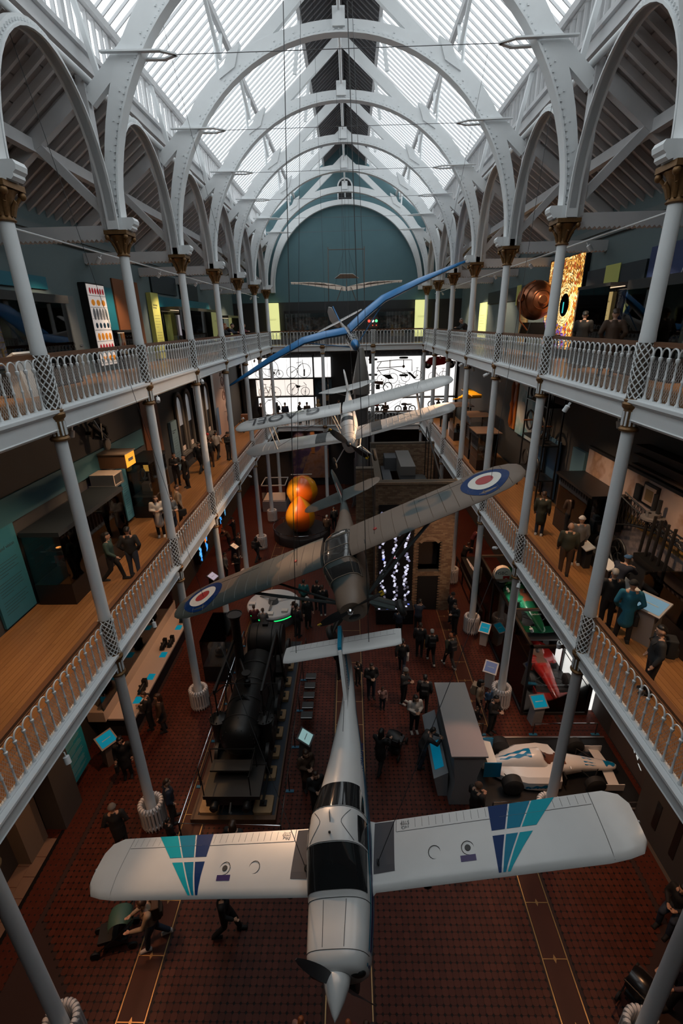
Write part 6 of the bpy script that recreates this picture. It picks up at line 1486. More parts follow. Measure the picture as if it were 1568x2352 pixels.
# ---------------- upper left
wallpanel(-1, 13.2, 16.7, 15.68, 16.05, TEALP, 'teal_header_board', 'teal header board above the first upper left showcase')
t = showcase('display_showcase', 'tall dark-capped showcase with gilt instruments, nearest on the upper left gallery', -9.55, -8.45, 12.4, 15.6, Z2, Z2+.55, 15.2, DARK, BLACK, .22, 'gallery showcases', .05)
obj('back_graphic', MB().box(-9.5, -9.46, 13.2, 14.3, Z2+.6, 15.1), print_mat('purple_print', [(.4, (.25, .22, .24)), (.55, (.10, .07, .16)), (.65, (.3, .2, .18))], 6), t); obj('back_graphic', MB().box(-9.5, -9.46, 14.5, 15.2, Z2+.6, 14.6), YELP, t)
orr = thing('orrery', 'gilt orrery instrument inside the first upper left showcase', 'instrument', (-9.0, 13.0, Z2+.55)); GI = mat('gilt', (.45, .25, .05), .3, .8)
obj('stem', MB().lathe([(.14, 0), (.03, .05), (.03, .6)], 12, (-9.0, 13.0, Z2+.55)), GI, orr, True); [obj('ring', MB().torus((-9.0, 13.0, Z2+1.3), .22+.05*k, .012, 20, 5, a), GI, orr) for k, a in enumerate('xyz')]
t = kiosk(-8.0, 12.2, Z2, PI/2, 'sloping label desk with a dark screen at the upper left railing', BLACK, PAPER, .8, .9)
dr = struct('door_1', MB().box(-9.62, -9.5, 16.9, 18.0, Z2, 15.55), mat('door_grey', (.12, .13, .13), .5)); obj('door_handle', MB().box(-9.5, -9.46, 17.75, 17.9, 13.9, 13.94), STEEL, dr); obj('door_reflection', MB().box(-9.505, -9.49, 17.15, 17.4, 14.0, 15.2), YELP, dr)  # yellow reflection on the door painted in as a strip
jp = thing('jar_picture_panel', 'tall white lit panel with rows of red and amber glass shapes', 'panel', (-9.5, 19.3, Z2)); obj('panel_box', MB().box(-9.62, -9.35, 18.7, 20.1, Z2+.2, 16.05), BLACK, jp); obj('panel_face', MB().box(-9.35, -9.34, 18.74, 20.06, Z2+.25, 16.0), mat('jar_panel_white', (.6, .55, .52), .5, emit=(.8, .72, .68), estr=.35), jp)
JR = mat('jar_red', (.35, .01, .02), .3, emit=(.5, .02, .03), estr=.25); JA = mat('jar_amber', (.55, .18, .01), .3, emit=(.8, .28, .02), estr=.3); JG = mat('jar_grey', (.25, .25, .26), .3); JN = mat('jar_navy', (.01, .04, .07), .3)
for r, (m, n, w, h) in enumerate(((JR, 6, .07, .13), (JA, 3, .14, .13), (JG, 5, .10, .25), (JN, 4, .09, .12), (JA, 4, .11, .16), (JR, 5, .08, .16), (JA, 4, .13, .12))):
    z = 15.78-r*.40
    obj('jar_shelf', MB().box(-9.34, -9.33, 18.76, 20.04, z-.17, z-.155), DARK if r == 3 else JG, jp)
    for k in range(n): obj('jar_shape', MB().sphere((-9.335, 18.86+(k+.4)*1.16/n, z), (.012, w, h*.85), 10, 6), m, jp, True)
wallpanel(-1, 20.25, 21.2, 14.0, 16.0, TEALP, 'teal_wall_board', 'plain teal board between the jar panel and the brown doorway'); t = showcase('small_showcase', 'small dark showcase below the teal board', -9.55, -8.95, 20.3, 21.1, Z2, Z2+.6, 14.3, DARK, BLACK, .1, 'gallery showcases'); obj('lit_object', MB().lathe([(.05, Z2+.6), (.06, Z2+.9), (.02, Z2+1.1)], 10, (-9.2, 20.7, 0)), GI, t, True)
struct('door_2', MB().box(-9.64, -9.58, 21.4, 23.9, Z2, 16.4), TBR, 'brown doorway in the upper left wall'); struct('door_3', MB().box(-9.64, -9.58, 21.9, 23.9, Z1, 11.9), TBR, 'tall brown doorway in the middle left wall')
wallpanel(-1, 24.85, 25.8, Z2+.1, 16.05, YELP, 'yellow_text_panel', 'tall yellow text panel beside the brown upper doorway', 'panel', 'Technology\nby design', 14, None, .22, group='yellow panels', tsize=.12)
wallpanel(-1, 25.6, 29.2, 16.1, 17.0, NVY, 'slate_header_board', 'first slate blue header board on the upper left wall'); wallpanel(-1, 29.8, 33.2, 15.97, 16.85, NVY, 'slate_header_board', 'second slate blue header board on the upper left wall'); wallpanel(-1, 26.0, 35.5, 15.45, 15.95, TEALP, 'teal_header_board', 'long teal header strip on the upper left wall')
KN = ('turned stand', 'stepped box', 'globe on a stand', 'upright wheel', 'wedge-shaped relic')
def exhibits(t, x, ys, z, seed, case='the showcase'):
    r = random.Random(seed)
    ms = [mat('exhibit_%d' % k, c, .5) for k, c in enumerate(((.30, .22, .15), (.06, .06, .065), (.40, .38, .36), (.20, .09, .04), (.05, .09, .12), (.35, .20, .06)))]
    for i, y in enumerate(ys):
        k = r.randrange(5); m = r.choice(ms); h = r.uniform(.25, .8)
        mb = MB()
        if k == 0: mb.lathe([(.12, 0), (.14, .05), (.04, .1), (.05, h*.6), (.13, h*.8), (.02, h)], 10, (x, y, z))
        elif k == 1: mb.box(x-.12, x+.12, y-.16, y+.16, z, z+h*.7).box(x-.08, x+.08, y-.1, y+.1, z+h*.7, z+h)
        elif k == 2: mb.lathe([(.16, 0), (.16, .04), (.02, .05), (.02, h*.7)], 10, (x, y, z)).sphere((x, y, z+h*.85), .13, 10, 6)
        elif k == 3: mb.torus((x, y, z+.28), .22, .03, 16, 5, 'x').box(x-.1, x+.1, y-.2, y+.2, z, z+.06)
        else: mb.prism([(y-.2, z), (y+.2, z), (y+.12, z+h*.6), (y-.15, z+h*.5)], 'x', x-.1, x+.1)
        solo('museum_exhibit', mb, m, '%s, exhibit %s from the camera in %s' % (KN[k], ORD[i], case), 'exhibit', 'small exhibits in the showcases', True)
t = showcase('display_showcase', 'long dark upper left showcase with pale lit objects below the teal strip', -9.55, -8.6, 26.3, 34.5, Z2, Z2+.6, 15.3, DARK, BLACK, .15, 'gallery showcases'); exhibits(t, -9.1, [26.8+.7*k for k in range(11)], Z2+.6, 3, 'the long upper left showcase')
obj('lit_back', MB().box(-9.5, -9.47, 28.6, 29.8, Z2+.7, 15.1), mat('lilac_lit', (.5, .46, .5), .5, emit=(.55, .48, .52), estr=.5), t); obj('lit_back', MB().box(-9.5, -9.47, 26.5, 27.4, Z2+.7, 15.1), YELP, t); obj('lit_back', MB().box(-9.5, -9.47, 33.4, 33.9, Z2+.7, 15.2), YELE, t)
t = showcase('display_showcase', 'far upper left showcase with an orange cabinet machine', -9.5, -8.3, 35.6, 39.0, Z2, Z2+.5, 15.0, DARK, BLACK, .15, 'gallery showcases'); exhibits(t, -8.9, [36+.6*k for k in range(5)], Z2+.5, 5, 'the far upper left showcase')
om = thing('orange_cabinet', 'orange cabinet machine in the far upper left showcase', 'machine', (-8.7, 37.6, Z2+.5)); OR_ = mat('cabinet_orange', (.5, .14, .02), .5); obj('cabinet_body', MB().box(-9.0, -8.4, 37.2, 38.0, Z2+.5, Z2+1.2), OR_, om); obj('cabinet_top', MB().prism([(-9.0, Z2+1.2), (-8.4, Z2+1.2), (-8.6, Z2+1.5), (-9.0, Z2+1.5)], 'y', 37.3, 37.9), OR_, om); obj('cabinet_slot', MB().box(-8.395, -8.39, 37.3, 37.9, Z2+.7, Z2+.95), DARK, om)
# ---------------- upper right
wallpanel(1, 16.7, 20.65, 15.5, 16.15, NVY, 'slate_header_board', 'slate header strip between the particle mural and the golden picture'); wallpanel(1, 24.4, 34.8, 15.45, 16.15, NVY, 'slate_header_board', 'long slate header strip beyond the golden picture on the upper right wall'); wallpanel(1, 18.2, 19.2, 15.45, 16.2, YELP, 'yellow_header_square', 'yellow square in the slate header strip on the upper right wall', th=.02, x=XW-.1); wallpanel(1, 28.2, 28.9, 15.2, 16.2, YELP, 'yellow_header_square', 'narrow yellow block in the header strip behind the copper sphere', th=.02, x=XW-.1)
wallpanel(1, 34.9, 36.8, Z2+.3, 15.6, YELE, 'lit_yellow_panel', 'glowing yellow text panel on the upper right wall', lines=8, group='yellow panels'); wallpanel(1, 26.9, 28.0, Z2+.3, 15.1, mat('amber_case_back', (.35, .24, .10), .5), 'amber_text_panel', 'amber text panel behind the copper sphere', lines=9)
cm = thing('detector_picture', 'huge backlit golden picture of a round detector on the upper right wall', 'picture', (9.5, 22.5, Z2)); yc_, zc_ = 22.15, 15.0
obj('picture_box', MB().box(9.45, 9.65, 20.75, 24.25, Z2+.3, 16.9), BLACK, cm)
CMM = [mat('detector_%d' % k, c, .5, emit=c, estr=e) for k, (c, e) in enumerate((((1, .72, .32), 1.2), ((.75, .32, .05), .9), ((.45, .15, .02), .7), ((.95, .55, .16), 1.0), ((.25, .12, .5), .7), ((.6, .08, .02), .7), ((.4, .3, .6), .6)))]
cells = [MB() for _ in CMM]
for r in range(24):
    n = 30+r*5
    for k in range(n):
        a0, a1 = 2*PI*k/n, 2*PI*(k+.86)/n; r0, r1 = .46+r*.10, .46+r*.10+.10*random.choice((.7, .85, 1))
        q = [(yc_+rr*math.cos(a), zc_+rr*math.sin(a)) for rr, a in ((r0, a0), (r1, a0), (r1, a1), (r0, a1))]
        if any(20.8 < y < 24.2 and Z2+.35 < z < 16.85 for y, z in q):
            q = [(min(24.2, max(20.8, y)), min(16.85, max(Z2+.35, z))) for y, z in q]
            c = q[0]; w_ = (3 if r < 9 else 1, 4, 3.5, 3, 0, .6, 0) if c[1] > zc_-.5 or c[0] < yc_-.6 else (1, 2, 1.5, 1, 4, 2.5, 3)
            if r < 4: w_ = (8, 1, .3, 3, 0, 0, 0)
            cells[random.choices(range(7), w_)[0]].add([(9.445, y, z) for y, z in q], [(0, 1, 2, 3)])
for m, cmb in zip(CMM, cells):
    if cmb.v: obj('detector_cells', cmb, m, cm, kind='stuff')
obj('detector_core', MB().lathe([(.001, 9.44), (.42, 9.44)], 28, (0, yc_, zc_), axis='x'), mat('core_dark', (.01, .01, .015), .4), cm); obj('core_gleam', MB().obox((9.43, yc_+.05, zc_-.1), (.002, 0, 0), (0, .06, 0), (0, 0, .22)), mat('core_teal', (.0, .3, .3), .4, emit=(.05, .5, .5), estr=.8), cm)
sp = thing('copper_sphere', 'large ribbed copper sphere on an iron trolley at the upper right railing', 'machine', (8.3, 22.6, Z2)); CPR = mat('dark_copper', (.26, .095, .045), .32, .85, noise=.2, nscale=4); cx_, cy2, cz_ = 8.3, 22.4, 15.22
obj('sphere_shell', MB().sphere((cx_, cy2, cz_), (.74, .80, .80), 28, 18), CPR, sp, True)
for k in range(7):
    u = -.72+.24*k; rr = .80*math.sqrt(max(.02, 1-(u/.82)**2))+.012; obj('shell_rib', MB().torus((cx_, cy2+u, cz_), rr*.93, .02, 26, 5, 'y'), CPR, sp, True)
for s in (-1, 1): obj('port_flange', MB().lathe([(.16, .70), (.2, .74), (.2, .84), (.12, .86)], 16, (cx_, cy2+(0 if s > 0 else -1.56), cz_), axis='y'), CPR, sp, True)
obj('side_port', MB().lathe([(.14, -.10), (.17, -.12), (.17, 0)], 16, (cx_-.66, cy2-.25, cz_+.1), axis='x'), CPR, sp, True)
pp = MB().tube([(cx_-.72, cy2-.5, cz_+.45), (cx_-.85, cy2-.55, cz_), (cx_-.8, cy2-.6, cz_-.8), (cx_-.5, cy2-.8, cz_-1.2)], .03, 6); pp.tube([(cx_-.72, cy2-.5, cz_+.45), (cx_-.3, cy2-.5, cz_+.75)], .03, 6); obj('vacuum_pipe', pp, CPR, sp, True)
obj('trolley_top', MB().box(cx_-.75, cx_+.75, cy2-1.3, cy2+1.3, Z2+.85, Z2+.95), IRON2, sp)
for x in (-.7, .64):
    for y in (-1.25, 1.19): obj('trolley_leg', MB().box(cx_+x, cx_+x+.06, cy2+y, cy2+y+.06, Z2, Z2+.85), IRON2, sp)
for y in (-.5, .5): obj('cradle', MB().prism([(-.4, 0), (.4, 0), (.3, .5), (-.3, .5)], 'y', -.06, .06).xf(np.array(Matrix.Translation((cx_, cy2+y, Z2+.95)))), IRON, sp)
wallpanel(1, 19.65, 20.4, Z2+.5, 15.15, mat('blue_picture', (.01, .05, .16), .4, emit=(.02, .10, .32), estr=.5), 'blue_picture_panel', 'deep blue picture panel with a violet cluster beside the golden picture')
obj('violet_cluster', MB().sphere((9.565, 20.05, 14.3), (.01, .18, .35), 12, 8), mat('violet_glow', (.2, .1, .3), .5, emit=(.25, .14, .38), estr=.5), bpy.data.objects['blue_picture_panel'])
wallpanel(1, 19.0, 20.7, Z2+.2, 15.45, TEALP, 'teal_wall_board', 'dark teal board around the blue picture panel', th=.05)
t = showcase('display_showcase', 'upper right showcase with a yellow text panel and small apparatus', 8.5, 9.5, 16.6, 18.9, Z2, Z2+.7, 15.4, DARK, BLACK, .1, 'gallery showcases')
yp = obj('text_board', MB().box(9.4, 9.44, 18.2, 18.85, Z2+.75, 15.3), mat('amber_lit_board', (.5, .42, .18), .5, emit=(.8, .55, .22), estr=.5), t); obj('text_lines', tlines(MB(), (9.395, 18.78, 14.75), (0, -1, 0), (0, 0, 1), .5, 16, .07), INK, t)  # amber board glows by itself, standing in for light inside the case
textobj('title_text', 'Seeing\nthe invisible', INK, t, frame4((9.39-9.0, 18.78-17.75, 15.05-Z2), (0, -1, 0), (0, 0, 1)), .11, 'LEFT'); exhibits(t, 8.9, [17.0, 17.6, 18.3], Z2+.7, 9, 'the yellow-panel upper right showcase')
tm = thing('particle_track_mural', 'navy mural of white looping particle tracks on the upper right wall', 'mural', (9.6, 14.0, Z2)); obj('mural_board', MB().box(9.58, 9.628, 11.0, 16.6, Z2+.2, 16.45), mat('mural_navy', (.012, .030, .11), .6), tm)
tk = MB(); rr = random.Random(4)
for k in range(15):
    y, z, a = rr.uniform(11.5, 16), rr.uniform(13.2, 15.4), rr.uniform(.3, 2.6); pts = []; cu = rr.uniform(-.12, .12)
    for j in range(14):
        if 11.05 < y < 16.55 and Z2+.25 < z < 16.4: pts.append((9.575, y, z))
        y += .2*math.cos(a); z += .2*math.sin(a); a += cu
    if len(pts) > 2: tk.tube(pts, .013, 4)
for (y, z, R) in ((15.2, 14.9, .32), (12.8, 14.6, .4), (13.6, 14.1, .25), (14.3, 13.7, .3)):
    pts = [(9.575, y+R*(1-j/70)*math.cos(j*.42), z+R*(1-j/70)*math.sin(j*.42)) for j in range(60)]; tk.tube(pts, .011, 4)
obj('track_lines', tk, mat('track_white', (.8, .76, .78), .6), tm, kind='stuff')
t = showcase('display_showcase', 'nearest upper right showcase in front of the particle mural', 8.3, 9.5, 12.4, 15.2, Z2, Z2+.6, 15.2, DARK, BLACK, .25, 'gallery showcases'); exhibits(t, 8.9, [12.9, 13.6, 14.3, 14.9], Z2+.6, 12, 'the nearest upper right showcase'); obj('text_board', MB().box(9.4, 9.44, 12.5, 13.1, Z2+.65, 15.0), YELP, t)
# ---------------- upper end
for sx, nm in ((-1, 'left'), (1, 'right')):
    p = thing('lit_yellow_panel', 'tall glowing yellow panel at the %s of the far upper showcases' % nm, 'panel', (sx*6.25, 42.8, Z2), 'yellow panels'); obj('board', MB().box(sx*6.25-.5, sx*6.25+.5, 42.75, 43.18, 13.3, 16.15), YELE, p); obj('text_lines', tlines(MB(), (sx*6.25-.3, 42.745, 14.9), (1, 0, 0), (0, 0, 1), .6, 2, .07), INK, p)
for x0, x1, nm, sd_ in ((-5.2, -1.5, 'left', 21), (2.6, 5.6, 'right', 22)):
    t = showcase('display_showcase', 'dim far upper showcase with crowded figures at the %s of centre' % nm, x0, x1, 42.0, 42.9, Z2, Z2+.5, 15.3, DARK, BLACK, .2, 'gallery showcases')
    obj('back_print', MB().box(x0+.1, x1-.1, 42.82, 42.85, Z2+.55, 15.0), print_mat('museum_print_%d' % sd_, [(.35, (.02, .02, .02)), (.5, (.12, .07, .05)), (.62, (.22, .19, .18)), (.7, (.05, .03, .05))], 3.5), t)
    r = random.Random(sd_)
    for k in range(9): x = x0+.3+(x1-x0-.6)*k/8; h = r.uniform(.5, 1.1); solo('museum_figure', MB().lathe([(.14, 0), (.1, h*.5), (.13, h*.7), (.05, h*.8), (.09, h*.9), (.02, h)], 8, (x, 42.4, Z2+.5)), MATS['exhibit_%d' % r.randrange(6)], '%s small dark figure in the far upper showcase %s of centre' % (ORD[k], nm), 'figure', 'figures in the far showcases', True)
sg = thing('signal_panel', 'small panel with red and green signal lights at the far upper gallery', 'signal', (2.15, 42.3, Z2)); obj('panel_board', MB().box(1.7, 2.65, 42.2, 42.3, Z2+1.2, Z2+2.0), mat('signal_brown', (.08, .04, .03), .5), sg)
for k, c in enumerate(((1, .08, .05), (.9, .8, .7), (.1, .9, .3))): obj('signal_light', MB().lathe([(.001, 42.18), (.11, 42.19), (.11, 42.2)], 14, (1.85+.3*k, 0, Z2+1.72), axis='y'), mat('signal_%d' % k, c, .4, emit=c, estr=1.5), sg); obj('small_light', MB().lathe([(.001, 42.19), (.04, 42.195)], 10, (1.85+.3*k, 0, Z2+1.38), axis='y'), mat('signal_small', (.8, .1, .08), .4, emit=(1, .1, .05), estr=1.2), sg)
# ---------------- middle end: light boxes with bicycles
LBX = mat('lightbox_bright', (.9, .9, .9), .5, emit=(1, .985, .96), estr=1.25)
def lbox(x0, x1, z0, z1, label, m=LBX):
    t = thing('lightbox', label, 'lightbox', ((x0+x1)/2, 43.0, z0), 'white light boxes behind the bicycles'); obj('diffuser', MB().box(x0, x1, 43.0, 43.15, z0, z1), m, t); n = max(1, int((x1-x0)/1.9))
    for k in range(1, n): obj('panel_joint', MB().box(x0+(x1-x0)*k/n-.008, x0+(x1-x0)*k/n+.008, 42.995, 43.0, z0, z1), PAPER, t)
    obj('shelf_edge', MB().box(x0-.05, x1+.05, 42.5, 43.15, z0-.12, z0), BLACK, t)
LW = mat('lightbox_warm', (.9, .85, .8), .5, emit=(1, .90, .82), estr=1.0)
lbox(-9.2, -1.5, 10.1, 11.75, 'top left white light box behind the tricycle and penny-farthing'); lbox(-8.2, -3.05, 8.55, 9.95, 'middle left warm light box behind the old bicycles', LW); lbox(-8.1, -2.9, 6.9, 8.35, 'bottom left light box behind the standing visitors'); lbox(1.25, 6.4, 8.3, 11.7, 'large right light box behind the hanging car chassis'); lbox(6.6, 9.4, 8.3, 11.7, 'outer right light box behind the red sidecar'); lbox(1.25, 9.4, 6.9, 8.15, 'bottom right light box behind the motorcycles')
for k, x in enumerate((6.5, 9.5, -9.35, -3.0, 1.15)): struct('trim_5%d' % k, MB().box(x-.06, x+.06, 42.45, 43.2, Z1, 11.9), BLACK)
def wheel(mb, x, z, R, y=42.62, n=14, r=.022):
    mb.torus((x, y, z), R, r, 28, 5, 'y'); mb.lathe([(.04, y-.05), (.04, y+.05)], 8, (x, 0, z), axis='y')
    for k in range(n): a = 2*PI*k/n; mb.tube([(x, y, z), (x+R*math.cos(a), y, z+R*math.sin(a))], .006, 3)
BKM = mat('cycle_black', (.02, .017, .015), .5)
def cycle(label, ws, tubes, mats=BKM, y=42.62, extra=None, cat='bicycle', nm='bicycle', rr=.022):
    x0, z0 = ws[0][0], min(w[1]-w[2] for w in ws); t = thing(nm, label, cat, (x0, y, z0-.02), 'old cycles on the light boxes')
    for x, z, R in ws: mb = MB(); wheel(mb, x, z, R, y, r=rr); obj('wheel', mb, BKM, t)
    mb = MB()
    for p in tubes: mb.tube([(a, y, b) for a, b in p], .022, 5)
    obj('frame', mb, mats, t)
    for m, shape, pts in (extra or ()): obj(shape, MB().prism(pts, 'y', y-.06, y+.06), m, t)
    return t
def P2(px, py): q = at(px, py, y=42.62); return (q[0], q[2])
def cyc_px(label, ws, tubes, extra=None, **k):
    W2 = []
    for (px, py, r) in ws: q = P2(px, py); W2.append((q[0], q[1], r*42.7/1076*.985))
    return cycle(label, W2, [[P2(*p) for p in t] for t in tubes], extra=[(m, s, [P2(*p) for p in pts]) for m, s, pts in (extra or ())], **k)
cyc_px('large-wheeled old tricycle on the top left light box', [(620, 846, 18), (595, 859, 8), (642, 859, 8)], [[(600, 847), (640, 850), (642, 859)], [(618, 846), (618, 865)], [(632, 848), (628, 862)], [(640, 848), (640, 862)]], [(BKM, 'saddle', [(625, 850), (632, 857), (630, 860), (624, 854)])])
cyc_px('penny-farthing style velocipede on the top left light box', [(670, 855, 12), (698, 851, 15)], [[(670, 855), (682, 846), (690, 838), (695, 833), (698, 851)], [(694, 834), (694, 826)], [(680, 834), (692, 831)], [(667, 841), (667, 864)]], [(BKM, 'fork_block', [(697, 848), (700, 848), (700, 864), (697, 864)])])
cyc_px('plain safety bicycle on the middle left light box', [(605, 902, 11), (632, 902, 13)], [[(605, 902), (610, 888), (620, 890), (632, 902)], [(605, 902), (616, 903), (620, 890)], [(610, 888), (608, 882)], [(620, 890), (623, 878)], [(616, 903), (610, 888)], [(605, 882), (612, 884)]])
cyc_px('wooden velocipede with black seat on the middle left light box', [(672, 894, 13), (701, 899, 9.5)], [[(672, 894), (680, 884), (690, 888), (703, 884), (701, 899)], [(703, 884), (697, 878)], [(671, 894), (671, 908)], [(701, 899), (701, 908)]], [(BKM, 'saddle', [(679, 884), (690, 886), (688, 890), (681, 891)])])
cyc_px('large single high-wheel bicycle behind the visitors on the left', [(627, 937, 20)], [[(614, 920), (627, 918), (627, 937)], [(614, 917), (622, 921)]])
cyc_px('dark wheel hung on a blue board at the right of the left light boxes', [(739, 882, 12)], [[(733, 882), (745, 882)]])
wb_ = thing('blue_wheel_board', 'blue board behind the dark hanging wheel', 'board', (-2.2, 43.0, 8.55)); obj('board', MB().box(-2.95, -1.45, 42.95, 43.15, 8.55, 9.95), mat('board_blue', (.04, .09, .13), .6), wb_)
cyc_px('motorised bicycle with brown tank on the right light box', [(848, 887, 10), (890, 889, 10)], [[(848, 887), (857, 877), (878, 877), (890, 889)], [(858, 877), (862, 890), (880, 890), (885, 880)], [(878, 877), (882, 872)]], [(mat('tank_brown', (.12, .05, .025), .5), 'tank', [(858, 875), (880, 876), (879, 884), (860, 881)]), (BKM, 'engine', [(863, 883), (872, 883), (872, 894), (863, 894)])], rr=.045, cat='motorcycle', nm='motorised_bicycle')
cyc_px('bicycle with a solid black frame panel on the right light box', [(876, 871, 10), (902, 869, 11)], [[(878, 862), (894, 858), (900, 870)], [(894, 858), (895, 850)]], [(BKM, 'frame_panel', [(878, 862), (896, 860), (902, 869), (892, 871)])])
cyc_px('step-through bicycle right of the black-panelled one', [(931, 866, 10), (958, 862, 10)], [[(931, 866), (936, 854), (945, 864), (954, 868), (958, 862)], [(936, 854), (933, 850)], [(954, 868), (958, 845)], [(955, 845), (961, 844)]], [(BKM, 'frame_panel', [(935, 854), (942, 855), (956, 868), (950, 870)])])
cyc_px('small folding bicycle low on the right light box', [(914, 890, 7), (935, 890, 7)], [[(914, 890), (917, 879), (930, 882), (935, 890)], [(917, 879), (916, 873)], [(930, 882), (933, 876)]])
cyc_px('upright bicycle on the outer right light box', [(994, 865, 10), (1018, 863, 10)], [[(994, 865), (1000, 850), (1006, 862), (1014, 864), (1018, 863)], [(1014, 864), (1018, 847)], [(1014, 846), (1022, 846)], [(1000, 850), (1002, 844)]])
ch_ = thing('car_chassis', 'bare car chassis hung on edge across the right light box', 'chassis', (3.6, 42.4, 10.3)); RUST = mat('chassis_rust', (.11, .06, .035), .5); 
def PX(pts, y=42.4): return [(P2(*p)[0], y, P2(*p)[1]) for p in pts]
for pts in ([(865, 831), (912, 826), (945, 826), (945, 852)], [(865, 845), (925, 841)], [(865, 852), (900, 846), (935, 860)], [(875, 831), (865, 845), (875, 858)], [(895, 826), (895, 845)], [(926, 826), (926, 845)]): obj('chassis_rail', MB().tube(PX(pts), .035, 6), RUST, ch_)
obj('engine_block', MB().box(P2(848, 0)[0], P2(864, 0)[0], 42.3, 42.5, P2(0, 852)[1], P2(0, 833)[1]), RUST, ch_); obj('differential', MB().sphere((P2(926, 841)[0], 42.4, P2(926, 841)[1]), .12, 10, 8), RUST, ch_, True)
for px, py in ((856, 825), (926, 821), (856, 860), (926, 861)): q = P2(px, py); obj('tyre', MB().lathe([(.36, -.07), (.4, 0), (.36, .07)], 18, (q[0], 42.35, q[1])), RUBBER, ch_, True)
rs = thing('red_sidecar_car', 'red three-wheeled microcar mounted high on the outer right light box', 'car', (P2(1005, 845)[0], 42.4, P2(1005, 845)[1])); RD = mat('car_bright_red', (.45, .012, .015), .3, coat=.4)
po = [P2(*p) for p in ((976, 832), (984, 821), (1000, 818), (1022, 819), (1030, 826), (1018, 836), (1000, 839), (990, 838))]; obj('car_body', MB().prism(po, 'y', 42.2, 42.7), RD, rs)
for px, py in ((981, 837), (1034, 836)): q = P2(px, py); o = obj('wheel', MB().lathe([(.20, -.08), (.31, -.08), (.33, 0), (.31, .08), (.2, .08)], 18, (q[0], 42.3, q[1]), axis='y'), RUBBER, rs, True); obj('wheel_hub', MB().lathe([(.001, -.09), (.19, -.07), (.001, .09)], 12, (q[0], 42.3, q[1]), axis='y'), PAPER, o)
bs = thing('bust', 'pale stone portrait bust on a shelf between the light boxes', 'bust', (P2(731, 935)[0], 42.5, P2(731, 935)[1])); q = P2(731, 935); STN = mat('bust_stone', (.55, .35, .16), .7)
obj('bust_shape', MB().lathe([(.14, 0), (.16, .06), (.22, .18), (.2, .3), (.09, .38), (.08, .44), (.13, .52), (.14, .62), (.09, .72), (.01, .75)], 14, (q[0], 42.5, q[1])), STN, bs, True); obj('bust_base', MB().box(q[0]-.15, q[0]+.15, 42.35, 42.65, q[1]-.1, q[1]), STN, bs)
pf = thing('framed_notice', 'small framed sepia notice beside the bust', 'frame', (P2(749, 915)[0], 42.9, P2(749, 915)[1])); q = P2(749, 915); obj('picture_frame', MB().box(q[0]-.26, q[0]+.26, 42.9, 42.96, q[1]-.3, q[1]+.3), BLACK, pf); obj('notice_paper', MB().box(q[0]-.2, q[0]+.2, 42.885, 42.9, q[1]-.24, q[1]+.24), mat('sepia', (.30, .17, .08), .6), pf)
def moto(px, py, label, col):
    q = P2(px, py); x, z = q; y = 41.9; t = thing('motorcycle', label, 'motorcycle', (x, y, z-.33), 'motorcycles in front of the lower light box')
    for dx in (-.62, .62): mb = MB().torus((x+dx, y, z), .28, .05, 22, 6, 'y'); [mb.tube([(x+dx, y, z), (x+dx+.28*math.cos(k*PI/5), y, z+.28*math.sin(k*PI/5))], .008, 3) for k in range(10)]; obj('wheel', mb, RUBBER, t)
    obj('engine', MB().box(x-.18, x+.16, y-.12, y+.12, z-.12, z+.18).lathe([(.09, z+.18), (.09, z+.34)], 10, (x, y, 0)), BKM, t); obj('fuel_tank', MB().sphere((x-.1, y, z+.42), (.28, .13, .12), 12, 8), col, t, True); obj('saddle', MB().sphere((x+.36, y, z+.40), (.26, .12, .06), 10, 6), BKM, t, True)
    mb = MB().tube([(x-.62, y, z), (x-.42, y, z+.62)], .025, 5); mb.tube([(x-.42, y-.3, z+.66), (x-.42, y+.3, z+.66)], .018, 5); mb.tube([(x+.62, y, z), (x+.2, y, z+.35), (x-.3, y, z+.4)], .025, 5); obj('frame', mb, BKM, t); obj('plinth', MB().box(x-1.0, x+1.0, y-.3, y+.3, Z1, z-.33), DARK, t); obj('exhaust_pipe', MB().tube([(x, y-.15, z-.1), (x+.6, y-.16, z-.12)], .035, 6), STEEL, t)
moto(865, 938, 'red motorcycle left of the lower light box on the far gallery', mat('moto_red', (.35, .01, .01), .3)); moto(928, 936, 'dark heavy motorcycle in the middle of the far gallery', mat('moto_dark', (.05, .04, .035), .3)); moto(1003, 925, 'light-coloured small motorcycle at the right of the far gallery', mat('moto_cream', (.35, .25, .18), .4))
lt = thing('lighting_track', 'grey lighting rail with small lamps across the far middle gallery', 'track', (2, 40.3, 12.2)); obj('track_pipe', MB().tube([(-6, 40.3, 12.25), (6, 40.3, 12.25)], .025, 6), GREY, lt); [obj('hanger', MB().box(x-.01, x+.01, 40.29, 40.31, 12.25, 12.57), GREY, lt) for x in (-5, -1, 3, 5.5)]
for k in range(10): obj('small_lamp', MB().lathe([(.05, 0), (.06, -.2)], 8, (1.2+k*.5 if k > 2 else -5+k*1.2, 40.3, 12.22)), GREY, lt)
